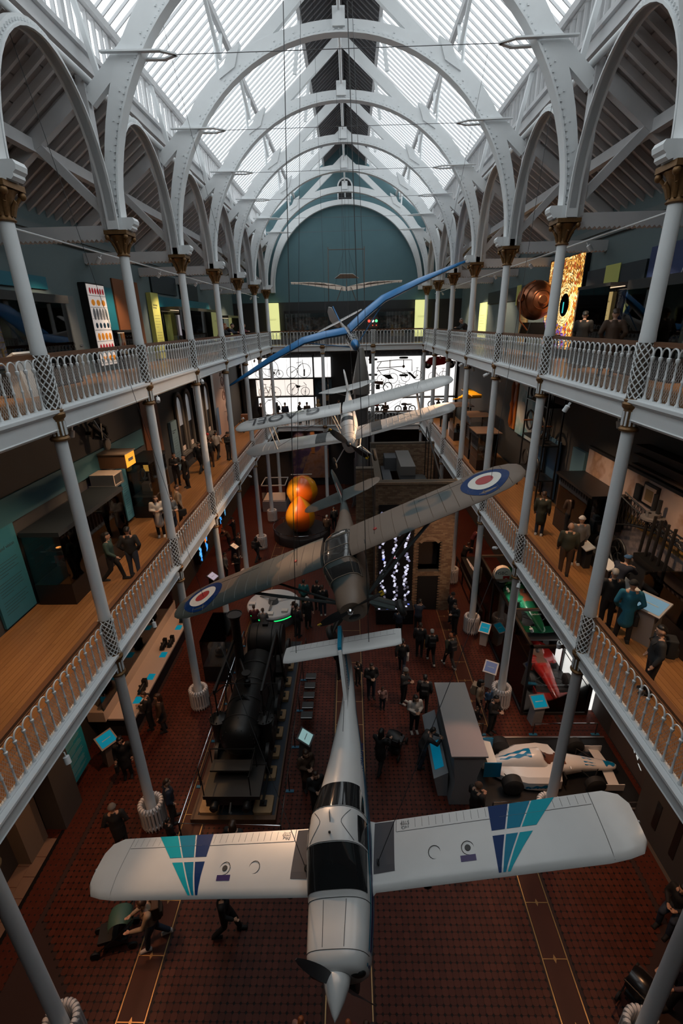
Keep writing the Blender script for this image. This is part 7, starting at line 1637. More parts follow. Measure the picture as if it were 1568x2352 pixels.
# ---------------- middle left
wallpanel(-1, 11.0, 21.6, 9.35, 10.1, mat('blue_strip', (.035, .115, .155), .6), 'blue_header_strip', 'long teal blue header strip on the middle left wall'); wallpanel(-1, 10.9, 12.25, Z1+.1, 9.35, mat('blue_text_board', (.03, .17, .24), .6), 'sound_and_vision_panel', 'blue text panel at the near end of the middle left wall', 'panel', 'Sound and vision', 18, tsize=.15)
t = showcase('display_showcase', 'big black middle left showcase with record players, nearest the camera', -9.5, -8.35, 12.3, 16.4, Z1, Z1+.7, 8.85, BLACK, mat('case_cap_navy', (.012, .018, .024), .6), .14, 'gallery showcases', .03)
for (y, z, c) in ((12.95, 8.05, DARK), (13.3, 7.5, mat('suitcase_grey', (.12, .11, .11), .6))):
    rp = thing('record_player', 'record player with a lit disc on the upper shelf of the black showcase' if c is DARK else 'open record player with a red lid in the black showcase', 'record player', (-8.9, y, z)); obj('plinth', MB().box(-9.15, -8.65, y-.28, y+.28, z, z+.12), c, rp); obj('turntable', MB().lathe([(.001, z+.14), (.2, z+.14), (.2, z+.12)], 20, (-8.9, y, 0)), BLACK, rp); obj('disc_label', MB().lathe([(.001, z+.146), (.08, z+.146)], 14, (-8.9, y, 0)), mat('lit_label_amber', (.6, .35, .1), .5, emit=(.9, .5, .15), estr=.5) if c is DARK else PAPER, rp); obj('tone_arm', MB().tube([(-8.7, y+.2, z+.18), (-8.85, y-.05, z+.16)], .008, 5), STEEL, rp); obj('shelf_support', MB().box(-9.5, -8.7, y-.02, y+.02, z-.03, z), GREY, rp)  # dark player's disc label glows in place of light on its turntable
    if c is not DARK: obj('lid', MB().obox((-9.15, y, z+.30), (.02, 0, .2), (0, .28, 0), (.02, 0, -.002)), mat('lid_red', (.35, .03, .02), .4), rp)
obj('label_strip', MB().obox((-8.5, 13.7, Z1+.74), (.12, 0, 0), (0, .45, 0), (0, 0, .01)), PAPER, t); obj('label_strip', MB().obox((-8.5, 14.7, Z1+.74), (.12, 0, 0), (0, .4, 0), (0, 0, .01)), PAPER, t); obj('label_strip', MB().obox((-8.5, 14.2, Z1+.74), (.12, 0, 0), (0, .07, 0), (0, 0, .011)), mat('maroon', (.08, .02, .03), .6), t)
exhibits(t, -9.1, [14.2, 14.8, 15.4], Z1+.7, 31, 'the black record-player showcase'); rg = thing('radiogram', 'wooden radiogram cabinet at the far end of the black showcase', 'cabinet', (-9.0, 16.0, Z1+.7)); obj('cabinet_body', MB().box(-9.3, -8.6, 15.5, 16.3, Z1+.7, 8.0), mat('walnut', (.16, .06, .035), .5), rg); obj('speaker_cloth', MB().box(-8.6, -8.585, 15.55, 15.95, Z1+.8, 7.9), GREY, rg); obj('open_lid', MB().box(-9.35, -8.55, 15.45, 16.35, 8.0, 8.04), MATS['walnut'], rg)
pv = wallpanel(-1, 15.95, 16.75, 7.5, 8.9, mat('violet_poster', (.05, .035, .16), .5, emit=(.10, .07, .30), estr=.5), 'violet_poster', 'violet starry poster beside the middle left door'); obj('poster_label', MB().box(-9.575, -9.57, 16.3, 16.5, 8.1, 8.25), mat('lilac_label', (.4, .3, .5), .5, emit=(.5, .35, .6), estr=.5), pv)
d = struct('door_4', MB().box(-9.62, -9.55, 17.15, 18.3, Z1, 8.9), MATS['door_grey'], 'plain grey door in the middle left wall'); obj('door_handle', MB().box(-9.55, -9.5, 17.3, 17.4, 7.5, 7.54), STEEL, d)
mw_ = thing('microwave_oven', 'pale old microwave oven on a high shelf beside the grey door', 'appliance', (-8.95, 16.8, 8.98)); obj('oven_body', MB().box(-9.5, -8.6, 16.45, 17.15, 9.0, 9.42), mat('oven_cream', (.40, .33, .28), .5), mw_); obj('oven_door', MB().box(-8.6, -8.585, 16.5, 16.95, 9.05, 9.38), DARK, mw_); obj('oven_panel', MB().box(-8.6, -8.58, 16.97, 17.12, 9.03, 9.4), STEEL, mw_); obj('wall_shelf', MB().box(-9.6, -8.6, 16.4, 17.2, 8.94, 9.0), GREY, mw_)
ob = thing('orange_display_box', 'orange lit display box hung above the microwave', 'display', (-9.0, 17.8, 9.4)); obj('box_body', MB().box(-9.6, -8.5, 17.4, 18.2, 9.4, 9.95), mat('box_brown', (.12, .06, .03), .5), ob); obj('lit_face', MB().box(-8.5, -8.48, 17.42, 18.18, 9.42, 9.93), mat('amber_face', (.6, .25, .02), .5, emit=(1, .42, .04), estr=.8), ob); obj('sunken_label', MB().box(-8.48, -8.47, 17.6, 18.0, 9.62, 9.74), GREY, ob); obj('box_top', MB().box(-9.62, -8.45, 17.35, 18.25, 9.95, 10.0), mat('box_top_tan', (.32, .25, .2), .6), ob)
wallpanel(-1, 18.5, 19.1, Z1+.2, 9.0, mat('pale_blue_text', (.06, .22, .30), .6), 'blue_text_panel', 'narrow light blue text panel beside the grey door', 'panel', None, 14, None, .2)
t = showcase('display_showcase', 'middle left showcase with an old computer and amber gadgets', -9.5, -8.5, 19.3, 21.3, Z1, Z1+.55, 9.0, BLACK, BLACK, .12, 'gallery showcases', .03); exhibits(t, -9.0, [19.7, 20.9], 8.2, 40, 'the computer showcase')
pc = thing('desktop_computer', 'beige early desktop computer in the middle left showcase', 'computer', (-8.9, 20.0, 7.5)); BG = mat('computer_beige', (.42, .34, .26), .5); obj('case_box', MB().box(-9.2, -8.7, 19.75, 20.25, 7.5, 7.62), BG, pc); obj('monitor', MB().prism([(-9.2, 7.63), (-8.8, 7.63), (-8.85, 7.98), (-9.2, 7.98)], 'y', 19.8, 20.2), BG, pc); obj('keyboard', MB().prism([(-8.68, 7.5), (-8.5, 7.5), (-8.5, 7.53), (-8.68, 7.57)], 'y', 19.75, 20.25), BG, pc); obj('shelf', MB().box(-9.5, -8.5, 19.4, 21.2, 7.46, 7.5), GREY, pc); obj('screen', MB().obox((-8.823, 20, 7.8), (.003, 0, 0), (0, .15, 0), (-.01, 0, .12)), DARK, pc)
am = thing('amber_gadget', 'glowing amber gadget on the top shelf of the computer showcase', 'gadget', (-9.0, 20.4, 8.45)); obj('gadget_body', MB().box(-9.15, -8.85, 20.2, 20.5, 8.45, 8.75), mat('gadget_amber', (.6, .3, .05), .5, emit=(.9, .45, .08), estr=.4), am); obj('gadget_stand', MB().box(-9.4, -8.8, 20.1, 20.6, 8.40, 8.45), GREY, am)
fx = thing('wall_sculpture', 'black twisted figure hanging high on the middle left wall', 'sculpture', (-9.3, 17.2, 10.6)); mb = MB()
for k in range(7): mb.tube([(-9.4, 17.2+random.uniform(-.2, .2), 10.9+random.uniform(-.2, .4)), (-9.1, 17.2+random.uniform(-.5, .5), 10.9+random.uniform(-.5, .5)), (-9.0, 17.3+random.uniform(-.5, .5), 10.6+random.uniform(-.3, .3))], [.09, .07, .03], 6)
obj('figure', mb, BLACK, fx, True); obj('pale_face', MB().sphere((-9.05, 17.35, 10.4), (.12, .2, .25), 10, 8), mat('figure_grey', (.14, .13, .12), .5), fx, True); obj('wall_mount', MB().box(-9.65, -9.3, 17.1, 17.3, 10.8, 10.9), BLACK, fx)
wallpanel(-1, 25.0, 25.9, Z1+.4, 9.7, mat('pale_blue_board', (.16, .27, .34), .6), 'pale_blue_panel', 'pale blue text panel before the pointed windows', 'panel', 'Discovering\nNature', 12, None, .15, tsize=.11)
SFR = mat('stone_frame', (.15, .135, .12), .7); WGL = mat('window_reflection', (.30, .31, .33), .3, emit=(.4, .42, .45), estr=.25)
for k, y in enumerate((26.1, 27.6, 29.9, 31.4)):
    w = thing('arched_niche_case', '%s tall arched stone-framed case on the middle left wall' % ORD[k], 'display case', (-9.55, y+.6, Z1+1.0), 'arched wall cases'); ap = [(y+.1, Z1+1.15), (y+1.1, Z1+1.15)]+[(y+.6+.5*math.cos(PI*j/10), 10.4+.6*math.sin(PI*j/10)) for j in range(11)]
    obj('dark_recess', MB().prism(ap, 'x', -9.60, -9.56), BLACK, w); fr = MB().tube([(-9.52, a, b) for a, b in ap], .10, 6, True, True); obj('stone_surround', fr, SFR, w, True); obj('pale_pane', MB().prism([(y+.2, 9.2), (y+1.0, 9.2)]+[(y+.6+.38*math.cos(PI*j/8), 10.3+.5*math.sin(PI*j/8)) for j in range(9)], 'x', -9.555, -9.55), WGL, w); obj('label_card', MB().box(-9.54, -9.5, y+.4, y+.8, Z1+1.25, Z1+1.5), mat('card_warm', (.5, .35, .26), .6, emit=(.6, .38, .25), estr=.3), w); obj('sill', MB().box(-9.6, -9.3, y-.05, y+1.25, Z1+1.0, Z1+1.12), SFR, w)
wallpanel(-1, 29.0, 29.7, Z1, 11.6, BLACK, 'black_pilaster_board', 'black upright board between the arched wall cases', th=.3); wallpanel(-1, 33.0, 33.5, Z1, 11.6, BLACK, 'black_pilaster_board', 'black upright board after the arched wall cases', th=.3); wallpanel(-1, 33.6, 37.4, Z1+.2, 11.6, mat('peach_board', (.50, .34, .27), .6), 'peach_wall_board', 'large peach board with hung cycles on the middle left wall', th=.2); wallpanel(-1, 33.7, 34.3, Z1+.5, 9.0, mat('sky_board', (.06, .14, .28), .5), 'blue_strip_panel', 'small blue strip panel on the peach board', th=.02, x=XW-.25)
def hung_cycle(y, z, label, c):
    t = thing('hung_bicycle', label, 'bicycle', (-9.2, y, z), 'cycles hung on the peach board'); 
    for dz in (-.5, .5): obj('wheel', MB().torus((-9.15, y, z+dz), .32, .025, 20, 5, 'x'), c, t)
    mb = MB().tube([(-9.15, y, z-.5), (-9.15, y+.25, z), (-9.15, y, z+.5)], .02, 5); mb.tube([(-9.15, y-.25, z+.4), (-9.15, y+.25, z+.1)], .02, 5); mb.tube([(-9.4, y, z), (-9.15, y+.2, z)], .015, 5); obj('frame', mb, c, t)
hung_cycle(35.2, 10.2, 'rusty bicycle hung at the left of the peach board', mat('rust_frame', (.16, .05, .025), .5)); hung_cycle(36.6, 10.4, 'brass-coloured bicycle hung at the right of the peach board', mat('brass_frame', (.4, .22, .08), .3, .6)); hung_cycle(35.9, 8.4, 'dark bicycle hung low on the peach board', BKM)
t = thing('motor_trike', 'dark old motor tricycle standing below the peach board', 'vehicle', (-8.3, 37.6, Z1)); [obj('wheel', MB().torus((-8.3+dx, 37.6+dy, Z1+.42), .4, .04, 22, 5, 'x'), BKM, t) for dx, dy in ((-.45, .5), (.45, .5), (0, -.6))]; obj('frame', MB().tube([(-8.3, 37.0, Z1+.42), (-8.3, 37.5, Z1+.9), (-8.3, 38.1, Z1+.5)], .05, 6), BKM, t); obj('seat', MB().box(-8.6, -8.0, 37.6, 38.1, Z1+.9, Z1+1.3), mat('leather_brown', (.14, .06, .03), .6), t); obj('lamp', MB().sphere((-8.3, 36.9, Z1+1.1), .14, 10, 8), CHROME, t, True)
# ---------------- middle right
lp_ = wallpanel(1, 18.2, 19.3, Z1+.1, 9.5, mat('pale_blue_case_board', (.10, .21, .27), .6), 'pale_blue_panel', 'pale blue text board beside the black-topped right showcase', 'panel', None, 18, None, .15)
mu = thing('river_mural', 'long mural of a river, quay and cloudy sky on the middle right wall', 'mural', (9.6, 12.5, Z1)); obj('mural_sky', MB().box(9.55, 9.628, 7.5, 18.1, 8.25, 9.75), print_mat('river_sky_print', [(.35, (.42, .33, .30)), (.5, (.48, .36, .32)), (.6, (.30, .18, .12)), (.68, (.48, .30, .20))], .9), mu); obj('mural_bank', MB().box(9.54, 9.55, 7.5, 18.1, 8.05, 8.35), print_mat('river_bank_print', [(.4, (.16, .10, .06)), (.52, (.36, .20, .04)), (.62, (.14, .08, .05))], 7), mu); obj('mural_quay', MB().box(9.55, 9.628, 7.5, 18.1, Z1+.2, 8.25), print_mat('quay_print', [(.35, (.16, .13, .13)), (.6, (.26, .21, .20))], 8), mu); obj('mural_edge', MB().box(9.5, 9.628, 7.5, 18.1, 9.75, 9.85), BLACK, mu)
t = showcase('display_showcase', 'black-topped middle right showcase with copper and wooden objects', 8.55, 9.45, 15.3, 18.05, Z1, Z1+.8, 8.7, BLACK, BLACK, .1, 'gallery showcases', .12); exhibits(t, 9.0, [15.7, 16.2, 16.8, 17.4, 17.8], Z1+.8, 51, 'the black-topped right showcase'); obj('brass_dome', MB().sphere((9.1, 17.0, Z1+1.5), (.25, .5, .3), 14, 8), GI, t, True)
bm_ = thing('arch_bridge_model', 'dark lattice arch bridge model across the middle right mural', 'model', (9.2, 12.2, Z1+1.5)); ba = MB(); n = 30
tp_ = []
for k in range(n+1):
    y = 14.9-k*6.0/n; u = (y-11.9)/3.0; zl = 8.62-.75*u*u; zu = 8.75+.30*u*u*(1 if abs(u) < 1 else 1); tp_.append((y, zl, zu))
for x in (9.1, 9.35):
    ba.tube([(x, y, a) for y, a, b in tp_], .03, 5); ba.tube([(x, y, b) for y, a, b in tp_], .025, 5)
    for (y, a, b), (y2, a2, b2) in zip(tp_[:-1], tp_[1:]): ba.tube([(x, y, a), (x, y2, b2)], .012, 4); ba.tube([(x, y, b), (x, y2, a2)], .012, 4)
obj('lattice', ba, IRON, bm_); obj('pier_block', MB().box(9.0, 9.45, 14.85, 15.1, 7.6, 8.9), IRON, bm_)
for k, (y, h) in enumerate(((13.15, .65), (12.9, .55))): obj('cable_sample', MB().tube([(9.2, y, 8.95), (9.2, y, 8.95+h)], .06, 8), DARK, bm_)
obj('steel_disc', MB().lathe([(.28, 8.85), (.32, 8.88), (.32, 8.94), (.2, 8.96), (.2, 9.08), (.001, 9.1)], 18, (9.15, 13.0, 0)), mat('disc_grey', (.16, .15, .15), .5), bm_, True)
fr_ = thing('framed_drawing', 'black-framed drawing with a cream mount above the bridge model', 'picture', (9.5, 13.9, 8.95)); obj('picture_frame', MB().box(9.46, 9.55, 13.5, 14.2, 8.95, 9.65), BLACK, fr_); obj('mount', MB().box(9.45, 9.46, 13.56, 14.14, 9.02, 9.58), mat('cream_mount', (.55, .38, .28), .6), fr_); obj('drawing', MB().box(9.445, 9.45, 13.66, 14.04, 9.12, 9.48), mat('drawing_tan', (.28, .17, .07), .6), fr_)
fr_ = thing('framed_drawing', 'small dark framed picture left of the cream-mounted drawing', 'picture', (9.5, 14.5, 8.95)); obj('picture_frame', MB().box(9.47, 9.55, 14.32, 14.65, 8.95, 9.45), BLACK, fr_); obj('drawing', MB().box(9.465, 9.47, 14.36, 14.61, 9.0, 9.4), DARK, fr_)
lv = thing('lever_frame', 'row of iron levers and posts beside the bridge model', 'machine', (9.0, 11.6, Z1+1.2)); [obj('lever', MB().tube([(9.0, 13.0-.3*k, 7.8), (9.0, 12.95-.3*k, 9.1)], .045, 6), IRON2, lv) for k in range(5)]; obj('lever_bed', MB().box(8.8, 9.3, 11.65, 12.95, 7.6, 7.8), IRON, lv); obj('lever_plinth', MB().box(8.85, 9.5, 11.65, 12.95, Z1, 7.6), DARK, lv)
gi = thing('iron_girder', 'rusty riveted iron girder section hung high on the middle right wall', 'girder', (9.4, 13.4, 10.2)); obj('girder_web', MB().box(9.35, 9.42, 11.2, 14.6, 10.1, 10.75), mat('girder_rust', (.035, .02, .015), .7), gi); [obj('girder_flange', MB().box(9.15, 9.6, 11.2, 14.6, z, z+.06), MATS['girder_rust'], gi) for z in (10.1, 10.42, 10.7)]
wn_ = thing('hand_winch', 'iron hand winch with a curved-spoke flywheel on the middle right gallery', 'machine', (8.9, 14.2, Z1)); mb = MB().torus((8.75, 13.65, 7.45), .42, .04, 26, 6, 'x')
for k in range(5): a = 2*PI*k/5; mb.tube([(8.75, 13.65, 7.45), (8.75, 13.65+.2*math.cos(a+.5), 7.45+.2*math.sin(a+.5)), (8.75, 13.65+.42*math.cos(a), 7.45+.42*math.sin(a))], .025, 5)
obj('flywheel', mb, IRON, wn_, True); obj('winch_drum', MB().lathe([(.3, -.25), (.26, -.2), (.26, .2), (.3, .25)], 18, (8.9, 14.55, 7.3), axis='y'), IRON2, wn_, True); obj('winch_gear', MB().lathe([(.3, -.02), (.3, .02)], 20, (8.85, 14.2, 7.5), axis='x'), IRON, wn_); obj('winch_frame', MB().prism([(13.5, Z1+.5), (14.9, Z1+.5), (14.6, 7.5), (14.0, 7.6)], 'x', 9.0, 9.08), IRON, wn_); obj('handle', MB().tube([(8.7, 13.3, 7.2), (8.5, 13.1, 7.15), (8.4, 13.1, 7.15)], .025, 6), IRON, wn_); obj('plinth', MB().box(8.45, 9.4, 13.0, 15.0, Z1, Z1+.5), DARK, wn_)
for k, (x, y, l) in enumerate(((8.15, 14.55, 'white text card desk nearest the winch'), (8.2, 13.2, 'white text card desk left of the flat-capped visitor'), (8.1, 11.85, 'white text card desk beside the teal-coated visitor'))):
    t = thing('label_desk', l, 'desk', (x, y, Z1), 'label desks on the middle right gallery'); obj('desk_post', MB().box(x-.05, x+.15, y-.3, y+.3, Z1, Z1+.7), DARK, t); tb = obj('label_board', MB().obox((x, y, Z1+.78), (.15, 0, .06), (0, .42, 0), (-.008, 0, .02)), PAPER, t); obj('text_lines', tlines(MB(), (x-.10, y+.35, Z1+.775), (0, -1, 0), (.93, 0, .37), .3, 5, .03, .008), INK, t)
kiosk(7.9, 10.35, Z1, PI/2+.5, 'white screen kiosk with a blue harbour picture on the middle right gallery', mat('harbour_screen', (.06, .11, .15), .8, emit=(.16, .30, .40), estr=.6, spec=.1), mat('kiosk_pale', (.24, .23, .23), .5), 1.0, .75)
t = showcase('low_showcase', 'low glass showcase with a pale roll beside the screen kiosk', 8.35, 9.45, 8.2, 11.6, Z1, Z1+.7, 7.9, BLACK, GLASS, .012, 'gallery showcases'); 
solo('pale_roll', MB().lathe([(.001, 9.3), (.16, 9.3), (.16, 10.8), (.001, 10.8)], 18, (8.7, 0, Z1+.88), axis='y'), mat('roll_cream', (.55, .40, .32), .6), 'pale cream rolled tube in the low glass showcase', 'tube', smooth=True)
# far middle-right: aircraft painting, yellow model, glass tables
pt_ = thing('aircraft_painting', 'tall blue painting of a white aircraft on the middle right wall', 'painting', (9.5, 24.5, 9.0)); obj('canvas', MB().box(9.45, 9.628, 23.4, 26.4, 8.6, 11.9), print_mat('sky_painting', [(.35, (.10, .28, .36)), (.5, (.30, .46, .52)), (.65, (.55, .60, .62))], .8), pt_); obj('painted_wing', MB().prism([(23.6, 8.8), (25.6, 9.4), (26.2, 10.3), (25.4, 10.4), (24.2, 9.6)], 'x', 9.43, 9.45), mat('painted_white', (.45, .47, .47), .6), pt_); obj('painted_hull', MB().prism([(24.0, 10.6), (26.0, 11.2), (26.2, 11.6), (24.6, 11.5)], 'x', 9.43, 9.45), mat('painted_grey', (.30, .36, .38), .6), pt_)
og_ = wallpanel(1, 27.0, 27.7, 8.6, 11.9, mat('orange_strip', (.55, .16, .02), .6), 'orange_strip_panel', 'narrow orange strip panel beside the aircraft painting'); solo('wooden_propeller', MB().lathe([(.02, -1.3), (.12, -1.0), (.07, -.2), (.13, 0), (.07, .2), (.12, 1.0), (.02, 1.3)], 8, (9.43, 27.3, 10.0)), mat('prop_wood', (.3, .09, .02), .35), 'varnished wooden propeller upright on the orange strip', 'propeller', smooth=True)
ya = thing('yellow_model_aircraft', 'bright yellow model aircraft above the far right glass tables', 'model', (8.3, 31.5, 9.6)); YM = mat('model_bright_yellow', (.75, .38, .01), .4); obj('fuselage', MB().tube([(7.3, 31.5, 9.75), (8.0, 31.5, 9.95), (8.8, 31.5, 9.85)], [.06, .25, .12], 8), YM, ya, True); obj('wing', MB().obox((8.1, 31.5, 10.1), (.3, 0, 0), (0, 1.6, 0), (0, 0, .04)), YM, ya); obj('tail_boom', MB().tube([(7.3, 31.3, 9.75), (6.9, 31.3, 9.7)], .04, 5), YM, ya); obj('stand', MB().tube([(8.1, 31.5, Z1+1.0), (8.1, 31.5, 9.7)], .03, 5), STEEL, ya); obj('stand_base', MB().box(7.7, 8.5, 31.1, 31.9, Z1, Z1+1.0), BLACK, ya)
for k, (x, y, h, l) in enumerate(((7.9, 29.0, 2.6, 'tall'), (7.8, 26.6, 2.1, 'middle-height'), (8.0, 33.8, 2.4, 'farthest'))):
    t = showcase('glass_table_case', '%s glass case with a flat bronze top on the middle right gallery' % l, x-.5, x+.6, y-.8, y+.8, Z1, Z1+.6, Z1+h, BLACK, mat('bronze_top', (.22, .14, .10), .35, .3), .05, 'glass cases with bronze tops', .15); exhibits(t, x, [y-.4, y+.3], Z1+.6, 60+k, 'the %s bronze-topped case' % l)
for k, (y, x, l) in enumerate(((21.0, 9.0, 'tall black frame rack with wheels nearest the pale blue board'), (22.6, 9.1, 'second tall black frame rack with wheels on the right wall'))):
    t = thing('frame_rack', l, 'rack', (x, y, Z1), 'tall frame racks'); [obj('upright', MB().box(x+a, x+a+.06, y+b, y+b+.06, Z1, 11.8), BLACK, t) for a in (-.35, .35) for b in (-.6, .6)]; [obj('cross_bar', MB().box(x-.35, x+.41, y-.6, y+.66, z, z+.05), BLACK, t) for z in (7.6, 9.2, 10.9)]
    for z, R in ((8.2, .45), (10.0, .55), (11.3, .3)): obj('wheel', MB().torus((x-.3, y, z), R*.8, .05, 20, 5, 'x'), IRON2, t); 
    obj('axle', MB().tube([(x-.6, y, 10.0), (x+.2, y, 10.0)], .04, 6), mat('axle_copper', (.35, .15, .08), .4, .5), t); obj('blue_backing', MB().box(x+.45, x+.5, y-.6, y+.6, Z1+.2, 9.4), mat('backing_blue', (.03, .08, .15), .6), t)
# ================================================================== PEOPLE
SKIN = [mat('skin_%d' % i, c, .55) for i, c in enumerate(((.42, .24, .16), (.34, .18, .115), (.22, .11, .07)))]
CLO = {'black': (.009, .009, .010), 'char': (.022, .022, .024), 'navy': (.012, .016, .030), 'jean': (.020, .030, .050), 'brown': (.060, .032, .018), 'olive': (.030, .032, .020), 'green': (.030, .060, .050), 'white': (.50, .47, .44), 'grey': (.14, .135, .13), 'teal': (.008, .12, .20), 'maroon': (.09, .012, .018), 'pink': (.34, .20, .18), 'beige': (.26, .19, .13), 'red': (.35, .02, .02), 'yellow': (.30, .18, .02), 'hairbrown': (.035, .016, .008), 'hairblack': (.008, .007, .006), 'hairgrey': (.28, .27, .26), 'hairginger': (.24, .07, .02), 'aqua': (.01, .12, .13), 'plum': (.05, .03, .04), 'blue': (.03, .09, .20)}
def cmat(n): return mat('cloth_'+n, CLO[n], .8 if not n.startswith('hair') else .5)
def om(o, m):
    o.material_slots[0].link = 'OBJECT'; o.material_slots[0].material = m
def person(label, pose, px, py, lv, face, top, legs, head='short', hcol='hairbrown', scale=1.0, coat=False, shoes='black', extra=(), skin=0, z=None, group=None, xyz=None):
    q = at(px, py, z=ZF[lv] if z is None else z) if xyz is None else xyz; P_ = PM[pose]
    t = thing('person', label, 'person', tuple(q), group)
    o = inst('body', P_['body'], t); om(o, SKIN[skin])
    o = inst('coat' if coat else 'jacket', P_['coat' if coat else 'top'], t); om(o, cmat(top)); o = inst('trousers', P_['legs'], t); om(o, cmat(legs))
    for k in ('shoe0', 'shoe1'): o = inst('shoe', P_[k], t); om(o, cmat(shoes))
    inst('eyes', P_['eyes'], t)
    if head: o = inst({'short': 'hair', 'long': 'hair'}.get(head, 'hat'), P_[head], t); om(o, cmat(hcol))
    for e, c in extra: o = inst(e, P_[e], t); om(o, cmat(c))
    t.rotation_euler = (0, 0, math.radians(face)); t.scale = (scale*1.05,)*3; return t
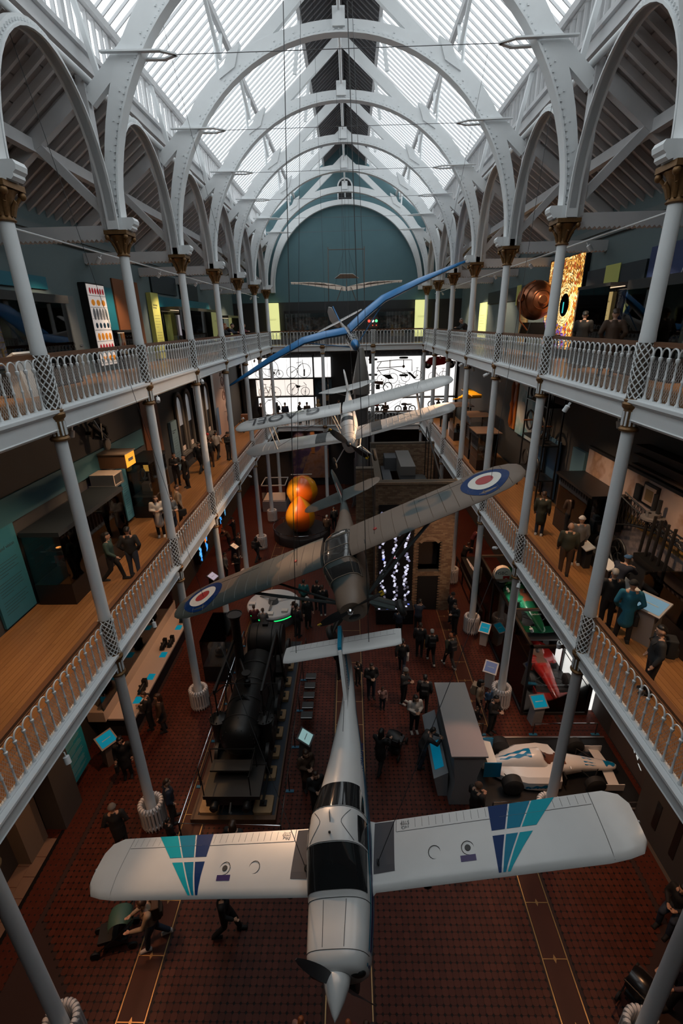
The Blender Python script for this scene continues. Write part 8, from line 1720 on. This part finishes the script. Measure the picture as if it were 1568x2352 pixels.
# face: 0 looks at the camera end, 180 away, 90 towards the right wall, -90 towards the left wall
G0 = 'visitors on the ground floor'; G1_ = 'visitors on the middle galleries'; G2_ = 'visitors on the upper galleries'
ppl = [
 ('person in dark coat and grey beanie bending near the lower left radiator', 'pockets', 283, 1945, 0, 200, 'black', 'black', 'beanie', 'grey', 1, 1),
 ('person in a long black coat carrying a black bag below the left gallery', 'stand', 296, 1782, 0, 20, 'black', 'black', 'long', 'hairblack', 1, 1, 'black', [('bag', 'black')], 0),
 ('person in black with a pale bag at the end of the long model counter', 'phone', 350, 1672, 0, -80, 'black', 'black', 'short', 'hairbrown', 1, 0, 'black', [('bag', 'white')], 0),
 ('person in a brown coat beside the long model counter', 'stand', 378, 1678, 0, -70, 'brown', 'char', 'long', 'hairbrown', 1, 1),
 ('person in navy standing behind the nearest left radiator', 'pockets', 400, 1885, 0, 120, 'navy', 'char', 'short', 'hairbrown'),
 ('child in black in front of the nearest left radiator', 'stand', 398, 1945, 0, 150, 'black', 'black', 'short', 'hairblack', .68),
 ('person with long dark hair at the near end of the locomotive barrier', 'stand', 548, 1985, 0, 170, 'black', 'navy', 'long', 'hairbrown'),
 ('person in a striped pale jumper and dark jeans pushing the green pushchair', 'push', 362, 2165, 0, -70, 'beige', 'jean', 'short', 'hairbrown', 1, 0, 'white', [('backpack', 'brown')], 0),
 ('person in black striding below the left wing of the white aircraft', 'walk', 525, 2145, 0, 95, 'black', 'black', 'short', 'hairblack'),
 ('child with ginger hair and a pink top at the bottom edge', 'stand', 697, 2415, 0, 160, 'pink', 'jean', 'short', 'hairginger', .72),
 ('child with brown hair just right of the ginger-haired child', 'stand', 740, 2470, 0, 150, 'char', 'black', 'short', 'hairbrown', .66),
 ('child with ginger hair below the aircraft spinner', 'stand', 802, 2420, 0, 200, 'maroon', 'char', 'long', 'hairginger', .7),
 ('child with long brown hair at the bottom edge right of the spinner', 'stand', 842, 2425, 0, 210, 'char', 'black', 'long', 'hairbrown', .72),
 ('person with reddish-brown hair at the bottom edge by the gold floor line', 'stand', 885, 2450, 0, 200, 'black', 'char', 'long', 'hairbrown', .9),
 ('person with long hair and patterned coat left of the white fuselage', 'phone', 706, 1812, 0, 30, 'brown', 'black', 'long', 'hairbrown', 1, 1),
 ('person in a black padded coat looking down left of the white fuselage', 'phone', 728, 1862, 0, 20, 'black', 'black', 'short', 'hairbrown', 1, 1),
 ('person in a long black coat pushing a black pushchair right of the fuselage', 'push', 872, 1768, 0, 150, 'black', 'black', 'long', 'hairblack', 1, 1),
 ('person in an open black coat standing right of the aircraft fin', 'phone', 852, 1602, 0, 10, 'black', 'jean', 'short', 'hairbrown', 1, 0),
 ('child in black left of the open-coated person', 'reach', 822, 1572, 0, 30, 'black', 'char', 'long', 'hairbrown', .68),
 ('small child in pink raising one arm', 'reach', 878, 1628, 0, 0, 'pink', 'jean', 'long', 'hairbrown', .62),
 ('person in black mostly hidden behind the aircraft tail', 'stand', 783, 1560, 0, 160, 'black', 'black', 'short', 'hairblack'),
 ('person in dark clothes with a white bag right of the tailplane', 'walk', 922, 1545, 0, 170, 'black', 'jean', 'short', 'hairblack', 1, 0, 'black', [('bag', 'white')], 0),
 ('person in a white beanie and grey jacket with black trousers', 'phone', 926, 1614, 0, 60, 'char', 'black', 'beanie', 'grey', 1, 0, 'white'),
 ('person in a dark padded jacket with a shoulder bag seen from behind', 'stand', 972, 1634, 0, 170, 'char', 'char', 'short', 'hairblack', 1, 0, 'black', [('backpack', 'black')], 0),
 ('person in a white jumper holding a phone to the ear', 'phone', 950, 1680, 0, 10, 'white', 'black', 'long', 'hairblack', 1, 0, 'white'),
 ('person in dark jeans leaning at the grey podium', 'lean', 967, 1760, 0, 100, 'char', 'jean', 'short', 'hairblack'),
 ('white-haired person in black with a white badge on the backpack', 'walk', 988, 1522, 0, 180, 'black', 'black', 'short', 'hairgrey', 1, 0, 'white', [('backpack', 'black')], 0),
 ('ginger-haired person in an olive jacket with a backpack', 'walk', 1030, 1532, 0, 200, 'olive', 'char', 'short', 'hairginger', 1, 0, 'white', [('backpack', 'char')], 0),
 ('person with a yellow shoulder strap near the interactive desk', 'stand', 962, 1506, 0, 170, 'char', 'black', 'short', 'hairbrown', 1, 0, 'black', [('bag', 'yellow')], 0),
 ('person in black left of the third right-hand radiator', 'phone', 1042, 1455, 0, -60, 'black', 'black', 'short', 'hairblack'),
 ('second person in black behind the one left of the radiator', 'stand', 1035, 1430, 0, 120, 'black', 'char', 'beanie', 'black'),
 ('person in a patterned jumper with a beige backpack beside the second right radiator', 'stand', 1096, 1645, 0, 60, 'beige', 'black', 'long', 'hairblack', 1, 0, 'black', [('backpack', 'beige')], 0),
 ('person in black facing the second right radiator', 'phone', 1126, 1682, 0, 40, 'black', 'black', 'short', 'hairblack', 1, 0),
 ('small child with white shoes beside the two by the radiator', 'stand', 1090, 1668, 0, 30, 'char', 'char', 'short', 'hairbrown', .55, 0, 'white'),
 ('child in bright blue between two visitors near the radiator', 'stand', 1118, 1630, 0, 20, 'blue', 'black', 'short', 'hairbrown', .6),
 ('person in black and a brown beanie photographing the racing car', 'phone', 1085, 1895, 0, 120, 'black', 'black', 'beanie', 'brown', 1, 0),
 ('person in a maroon top seated left at the round table', 'phone', 588, 1450, 0, 190, 'maroon', 'black', 'short', 'hairbrown', .85),
 ('person in a pale grey hooded top at the round table', 'phone', 608, 1458, 0, 180, 'grey', 'black', 'short', 'hairbrown', .85),
 ('child in pink at the right side of the round table', 'phone', 676, 1432, 0, 100, 'pink', 'char', 'long', 'hairbrown', .75),
 ('broad person in a dark jacket right of the round table', 'stand', 684, 1462, 0, 150, 'char', 'black', 'short', 'hairblack', 1.05),
 ('person in a white bobble hat and black coat near the round table', 'stand', 708, 1440, 0, 30, 'black', 'black', 'beanie', 'white', 1, 1),
 ('person in an aqua jacket behind the round table', 'stand', 700, 1398, 0, 170, 'aqua', 'black', 'short', 'hairblack'),
 ('person in black beneath the camouflaged wing near the round table', 'stand', 730, 1400, 0, 170, 'black', 'black', 'short', 'hairblack'),
 ('second person in black beneath the camouflaged wing strut', 'stand', 742, 1412, 0, 190, 'black', 'jean', 'short', 'hairbrown', 1, 0, 'white'),
 ('white-haired person in brown beside the orange globe model', 'stand', 752, 1236, 0, 170, 'brown', 'black', 'short', 'hairgrey'),
 ('person in black right of the orange globe model', 'stand', 768, 1215, 0, 200, 'black', 'black', 'short', 'hairblack'),
 ('person with a backpack stepping beside the far left radiator', 'walk', 592, 1290, 0, 150, 'black', 'char', 'long', 'hairblack', 1, 0, 'black', [('backpack', 'char')], 0),
 ('person in black with white trousers below the far left gallery', 'stand', 553, 1280, 0, 160, 'black', 'grey', 'short', 'hairblack', 1, 0, 'white'),
 ('person in dark brown bending over a guide below the left gallery', 'lean', 528, 1262, 0, -60, 'brown', 'black', 'short', 'hairbrown'),
 ('person in grey below the left gallery beside a column', 'stand', 522, 1330, 0, 100, 'grey', 'black', 'short', 'hairblack'),
 ('dark-haired person holding a phone under the left gallery', 'phone', 548, 1330, 0, -30, 'black', 'black', 'short', 'hairblack'),
 ('person in a black hat near the lilac kiosk', 'phone', 540, 1240, 0, -90, 'black', 'black', 'beanie', 'black'),
 ('person in black at the interactive desk of the brick house', 'lean', 958, 1452, 0, 160, 'navy', 'black', 'short', 'hairblack'),
 ('person in grey-blue seated at the interactive desk', 'phone', 915, 1462, 0, 180, 'jean', 'black', 'short', 'hairblack', .9),
 ('person in black bending at the right of the brick house', 'lean', 1062, 1305, 0, 120, 'black', 'black', 'short', 'hairbrown'),
 ('person in an orange-lit jacket at the slanted sign desk', 'lean', 1082, 1268, 0, 90, 'maroon', 'black', 'short', 'hairbrown'),
 ('person in black walking past the racing-car glass case', 'walk', 1100, 1400, 0, 160, 'black', 'black', 'beanie', 'char', 1, 0, 'white'),
 ('person in black shirt and jeans sitting at the lower right edge', 'sit', 1545, 2110, 0, -60, 'black', 'jean', 'short', 'hairblack', 1.05),
 ('person in a pale top beside the black pushchair at the lower right', 'push', 1545, 2300, 0, -80, 'plum', 'black', 'short', 'hairbrown'),
 ('person in a green jacket walking on the middle left gallery', 'walk', 266, 1335, 1, 100, 'green', 'black', 'long', 'hairblack'),
 ('person in black and yellow jacket seen from behind on the middle left gallery', 'pockets', 313, 1325, 1, 190, 'black', 'jean', 'short', 'hairblack', 1.03, 0, 'black', (), 1),
 ('person holding a white padded coat on the middle left gallery', 'phone', 372, 1232, 1, 20, 'white', 'black', 'long', 'hairbrown', 1, 1, 'white'),
 ('person in pale grey with a paper behind the second left column', 'phone', 402, 1232, 1, 60, 'grey', 'jean', 'short', 'hairbrown', 1, 0, 'white'),
 ('person in beige with a large black bag behind the second left column', 'stand', 418, 1205, 1, 120, 'beige', 'black', 'short', 'hairbrown', 1, 0, 'black', [('bag', 'black')], 0),
 ('left of two people in black before the pale blue panel', 'phone', 409, 1114, 1, 30, 'black', 'black', 'short', 'hairblack'),
 ('right of two people in black before the pale blue panel', 'stand', 432, 1120, 1, -40, 'black', 'black', 'short', 'hairblack', 1, 1),
 ('person in a black wide hat passing the third left column', 'walk', 463, 1085, 1, 170, 'black', 'black', 'flatcap', 'black'),
 ('person in a dark jacket and brown trousers by the arched cases', 'stand', 487, 1072, 1, 190, 'black', 'brown', 'short', 'hairbrown'),
 ('person in a red beanie by the arched cases', 'stand', 484, 1060, 1, 200, 'brown', 'char', 'beanie', 'red'),
 ('person in a white top and grey trousers by the arched cases', 'walk', 502, 1054, 1, 170, 'white', 'char', 'short', 'hairblack'),
 ('person in black reading a leaflet by the fourth left column', 'phone', 527, 1056, 1, 60, 'black', 'black', 'beanie', 'black'),
 ('person in a long dark coat and white shoes on the middle right gallery', 'stand', 1236, 1228, 1, 150, 'olive', 'jean', 'short', 'hairbrown', 1, 1, 'white'),
 ('bald person in a dark brown leather jacket facing the right showcase', 'phone', 1302, 1232, 1, 170, 'brown', 'black', None, 'black'),
 ('balding person in a dark green jacket seen from above on the right gallery', 'stand', 1292, 1320, 1, 160, 'olive', 'brown', None, 'black', 1.04),
 ('person in a white beanie and grey hooded jacket on the right gallery', 'stand', 1318, 1296, 1, 170, 'grey', 'black', 'beanie', 'white', 1, 0, 'white'),
 ('person in a blue flat cap bending at the label desk', 'lean', 1400, 1400, 1, 120, 'navy', 'black', 'flatcap', 'blue'),
 ('grey-haired person in black behind the first right column', 'stand', 1385, 1440, 1, 170, 'black', 'black', 'short', 'hairgrey'),
 ('person in a bright teal coat and black hat seen from behind', 'pockets', 1424, 1470, 1, 160, 'teal', 'black', 'beanie', 'black', 1, 1, 'black', [('bag', 'black')], 0),
 ('dark-haired person with a shoulder bag at the middle right railing', 'stand', 1482, 1590, 1, -110, 'char', 'black', 'short', 'hairblack', 1, 0, 'black', [('backpack', 'black')], 0),
]
for r in ppl: person(*r, group=(G0, G1_, G2_)[r[4]])
def person3(label, pose, x, y, lv, *a, **k): person(label, pose, 0, 0, lv, *a, xyz=(x, y, ZF[lv]), **k)
person3('red-haired person in black leaning on the upper left rail with a phone', 'lean', -6.88, 27.2, 2, 90, 'black', 'black', 'long', 'hairginger', group=G2_)
person3('person in blue leaning on the upper left rail beside the fourth column', 'lean', -6.88, 28.9, 2, 90, 'navy', 'black', 'short', 'hairblack', group=G2_)
person3('person in a maroon jumper standing at the upper left rail', 'lean', -6.85, 32.0, 2, 80, 'maroon', 'black', 'long', 'hairblack', group=G2_)
person3('grey-haired person in a grey cardigan leaning on the upper right rail', 'lean', 6.86, 28.6, 2, -90, 'char', 'char', 'short', 'hairgrey', group=G2_)
person3('person in a black padded jacket at the upper right showcase', 'phone', 8.0, 16.9, 2, 150, 'black', 'black', 'short', 'hairblack', group=G2_)
person3('person in a dark brown coat behind the first upper right column', 'pockets', 7.6, 14.2, 2, 160, 'brown', 'black', 'short', 'hairbrown', coat=True, group=G2_)
for k, (px, l, tp, hd) in enumerate(((600, 'left', 'black', 'short'), (636, 'second', 'black', 'long'), (656, 'third', 'navy', 'short'), (687, 'fourth', 'black', 'short'), (706, 'fifth', 'brown', 'short'))):
    q = at(px, 960, y=40.2); person3('%s silhouetted visitor before the lower left light box on the far gallery' % l, ('stand', 'phone', 'stand', 'phone', 'stand')[k], q[0], 40.2+.3*(k % 2), 1, (150, 170, 180, 90, 190)[k], tp, 'black', hd, 'hairblack', group=G1_)
for px, y, l, f in ((778, 41.6, 'tall dark visitor left of the rocket on the far gallery', 170), (884, 40.4, 'visitor in brown bending over the far middle railing', 0), (1016, 38.0, 'visitor in black walking on the far right middle gallery', 190), (1032, 37.0, 'second visitor in black on the far right middle gallery', 170)):
    q = at(px, 950, y=y); person3(l, 'lean' if 'bending' in l else 'stand', q[0], y, 1, f, 'brown' if 'brown' in l else 'black', 'black', 'short', 'hairblack', group=G1_)
# pushchairs
def pushchair(x, y, rz, label, hood, seat):
    t = thing('pushchair', label, 'pushchair', (0, 0, 0), 'pushchairs'); obj('seat_shell', MB().prism([(-.35, .35), (.15, .32), (.38, .85), (.28, .9), (.1, .45), (-.35, .45)], 'x', -.22, .22), seat, t)
    obj('hood', MB().lathe([(.26, -.23), (.30, -.1), (.30, .1), (.26, .23)], 14, (0, .22, .75), 0, PI*1.05, axis='x'), hood, t, True)
    fr = MB()
    for s in (-1, 1): fr.tube([(s*.25, -.45, .12), (s*.25, .1, .55), (s*.24, .55, 1.02)], .016, 6); fr.tube([(s*.25, .42, .12), (s*.25, .0, .55)], .016, 6)
    fr.tube([(-.24, .55, 1.02), (.24, .55, 1.02)], .02, 6); obj('frame', fr, BLACK, t)
    for s in (-1, 1):
        for yy in (-.45, .42): obj('wheel', MB().lathe([(.03, -.025), (.11, -.025), (.12, 0), (.11, .025), (.03, .025)], 14, (s*.27, yy, .12), axis='x'), RUBBER, t, True)
    obj('basket', MB().box(-.2, .2, -.2, .3, .16, .3), DARK, t); t.location = (x, y, 0); t.rotation_euler = (0, 0, rz); return t
q = at(270, 2160, z=0); pushchair(q[0], q[1], -1.3, 'green and black pushchair at the lower left of the floor', mat('pushchair_green', (.05, .11, .08), .6), BLACK)
q = at(908, 1722, z=0); pushchair(q[0], q[1], 2.7, 'black pushchair right of the white fuselage', BLACK, BLACK)
q = at(1465, 2290, z=0); pushchair(q[0], q[1], 2.2, 'black covered pushchair at the lower right corner', mat('pushchair_gloss', (.008, .008, .009), .25), DARK)
# ---- drop the lamp prototypes
for o in LP.values():
    for c in list(o.children): bpy.data.objects.remove(c)
    bpy.data.objects.remove(o)
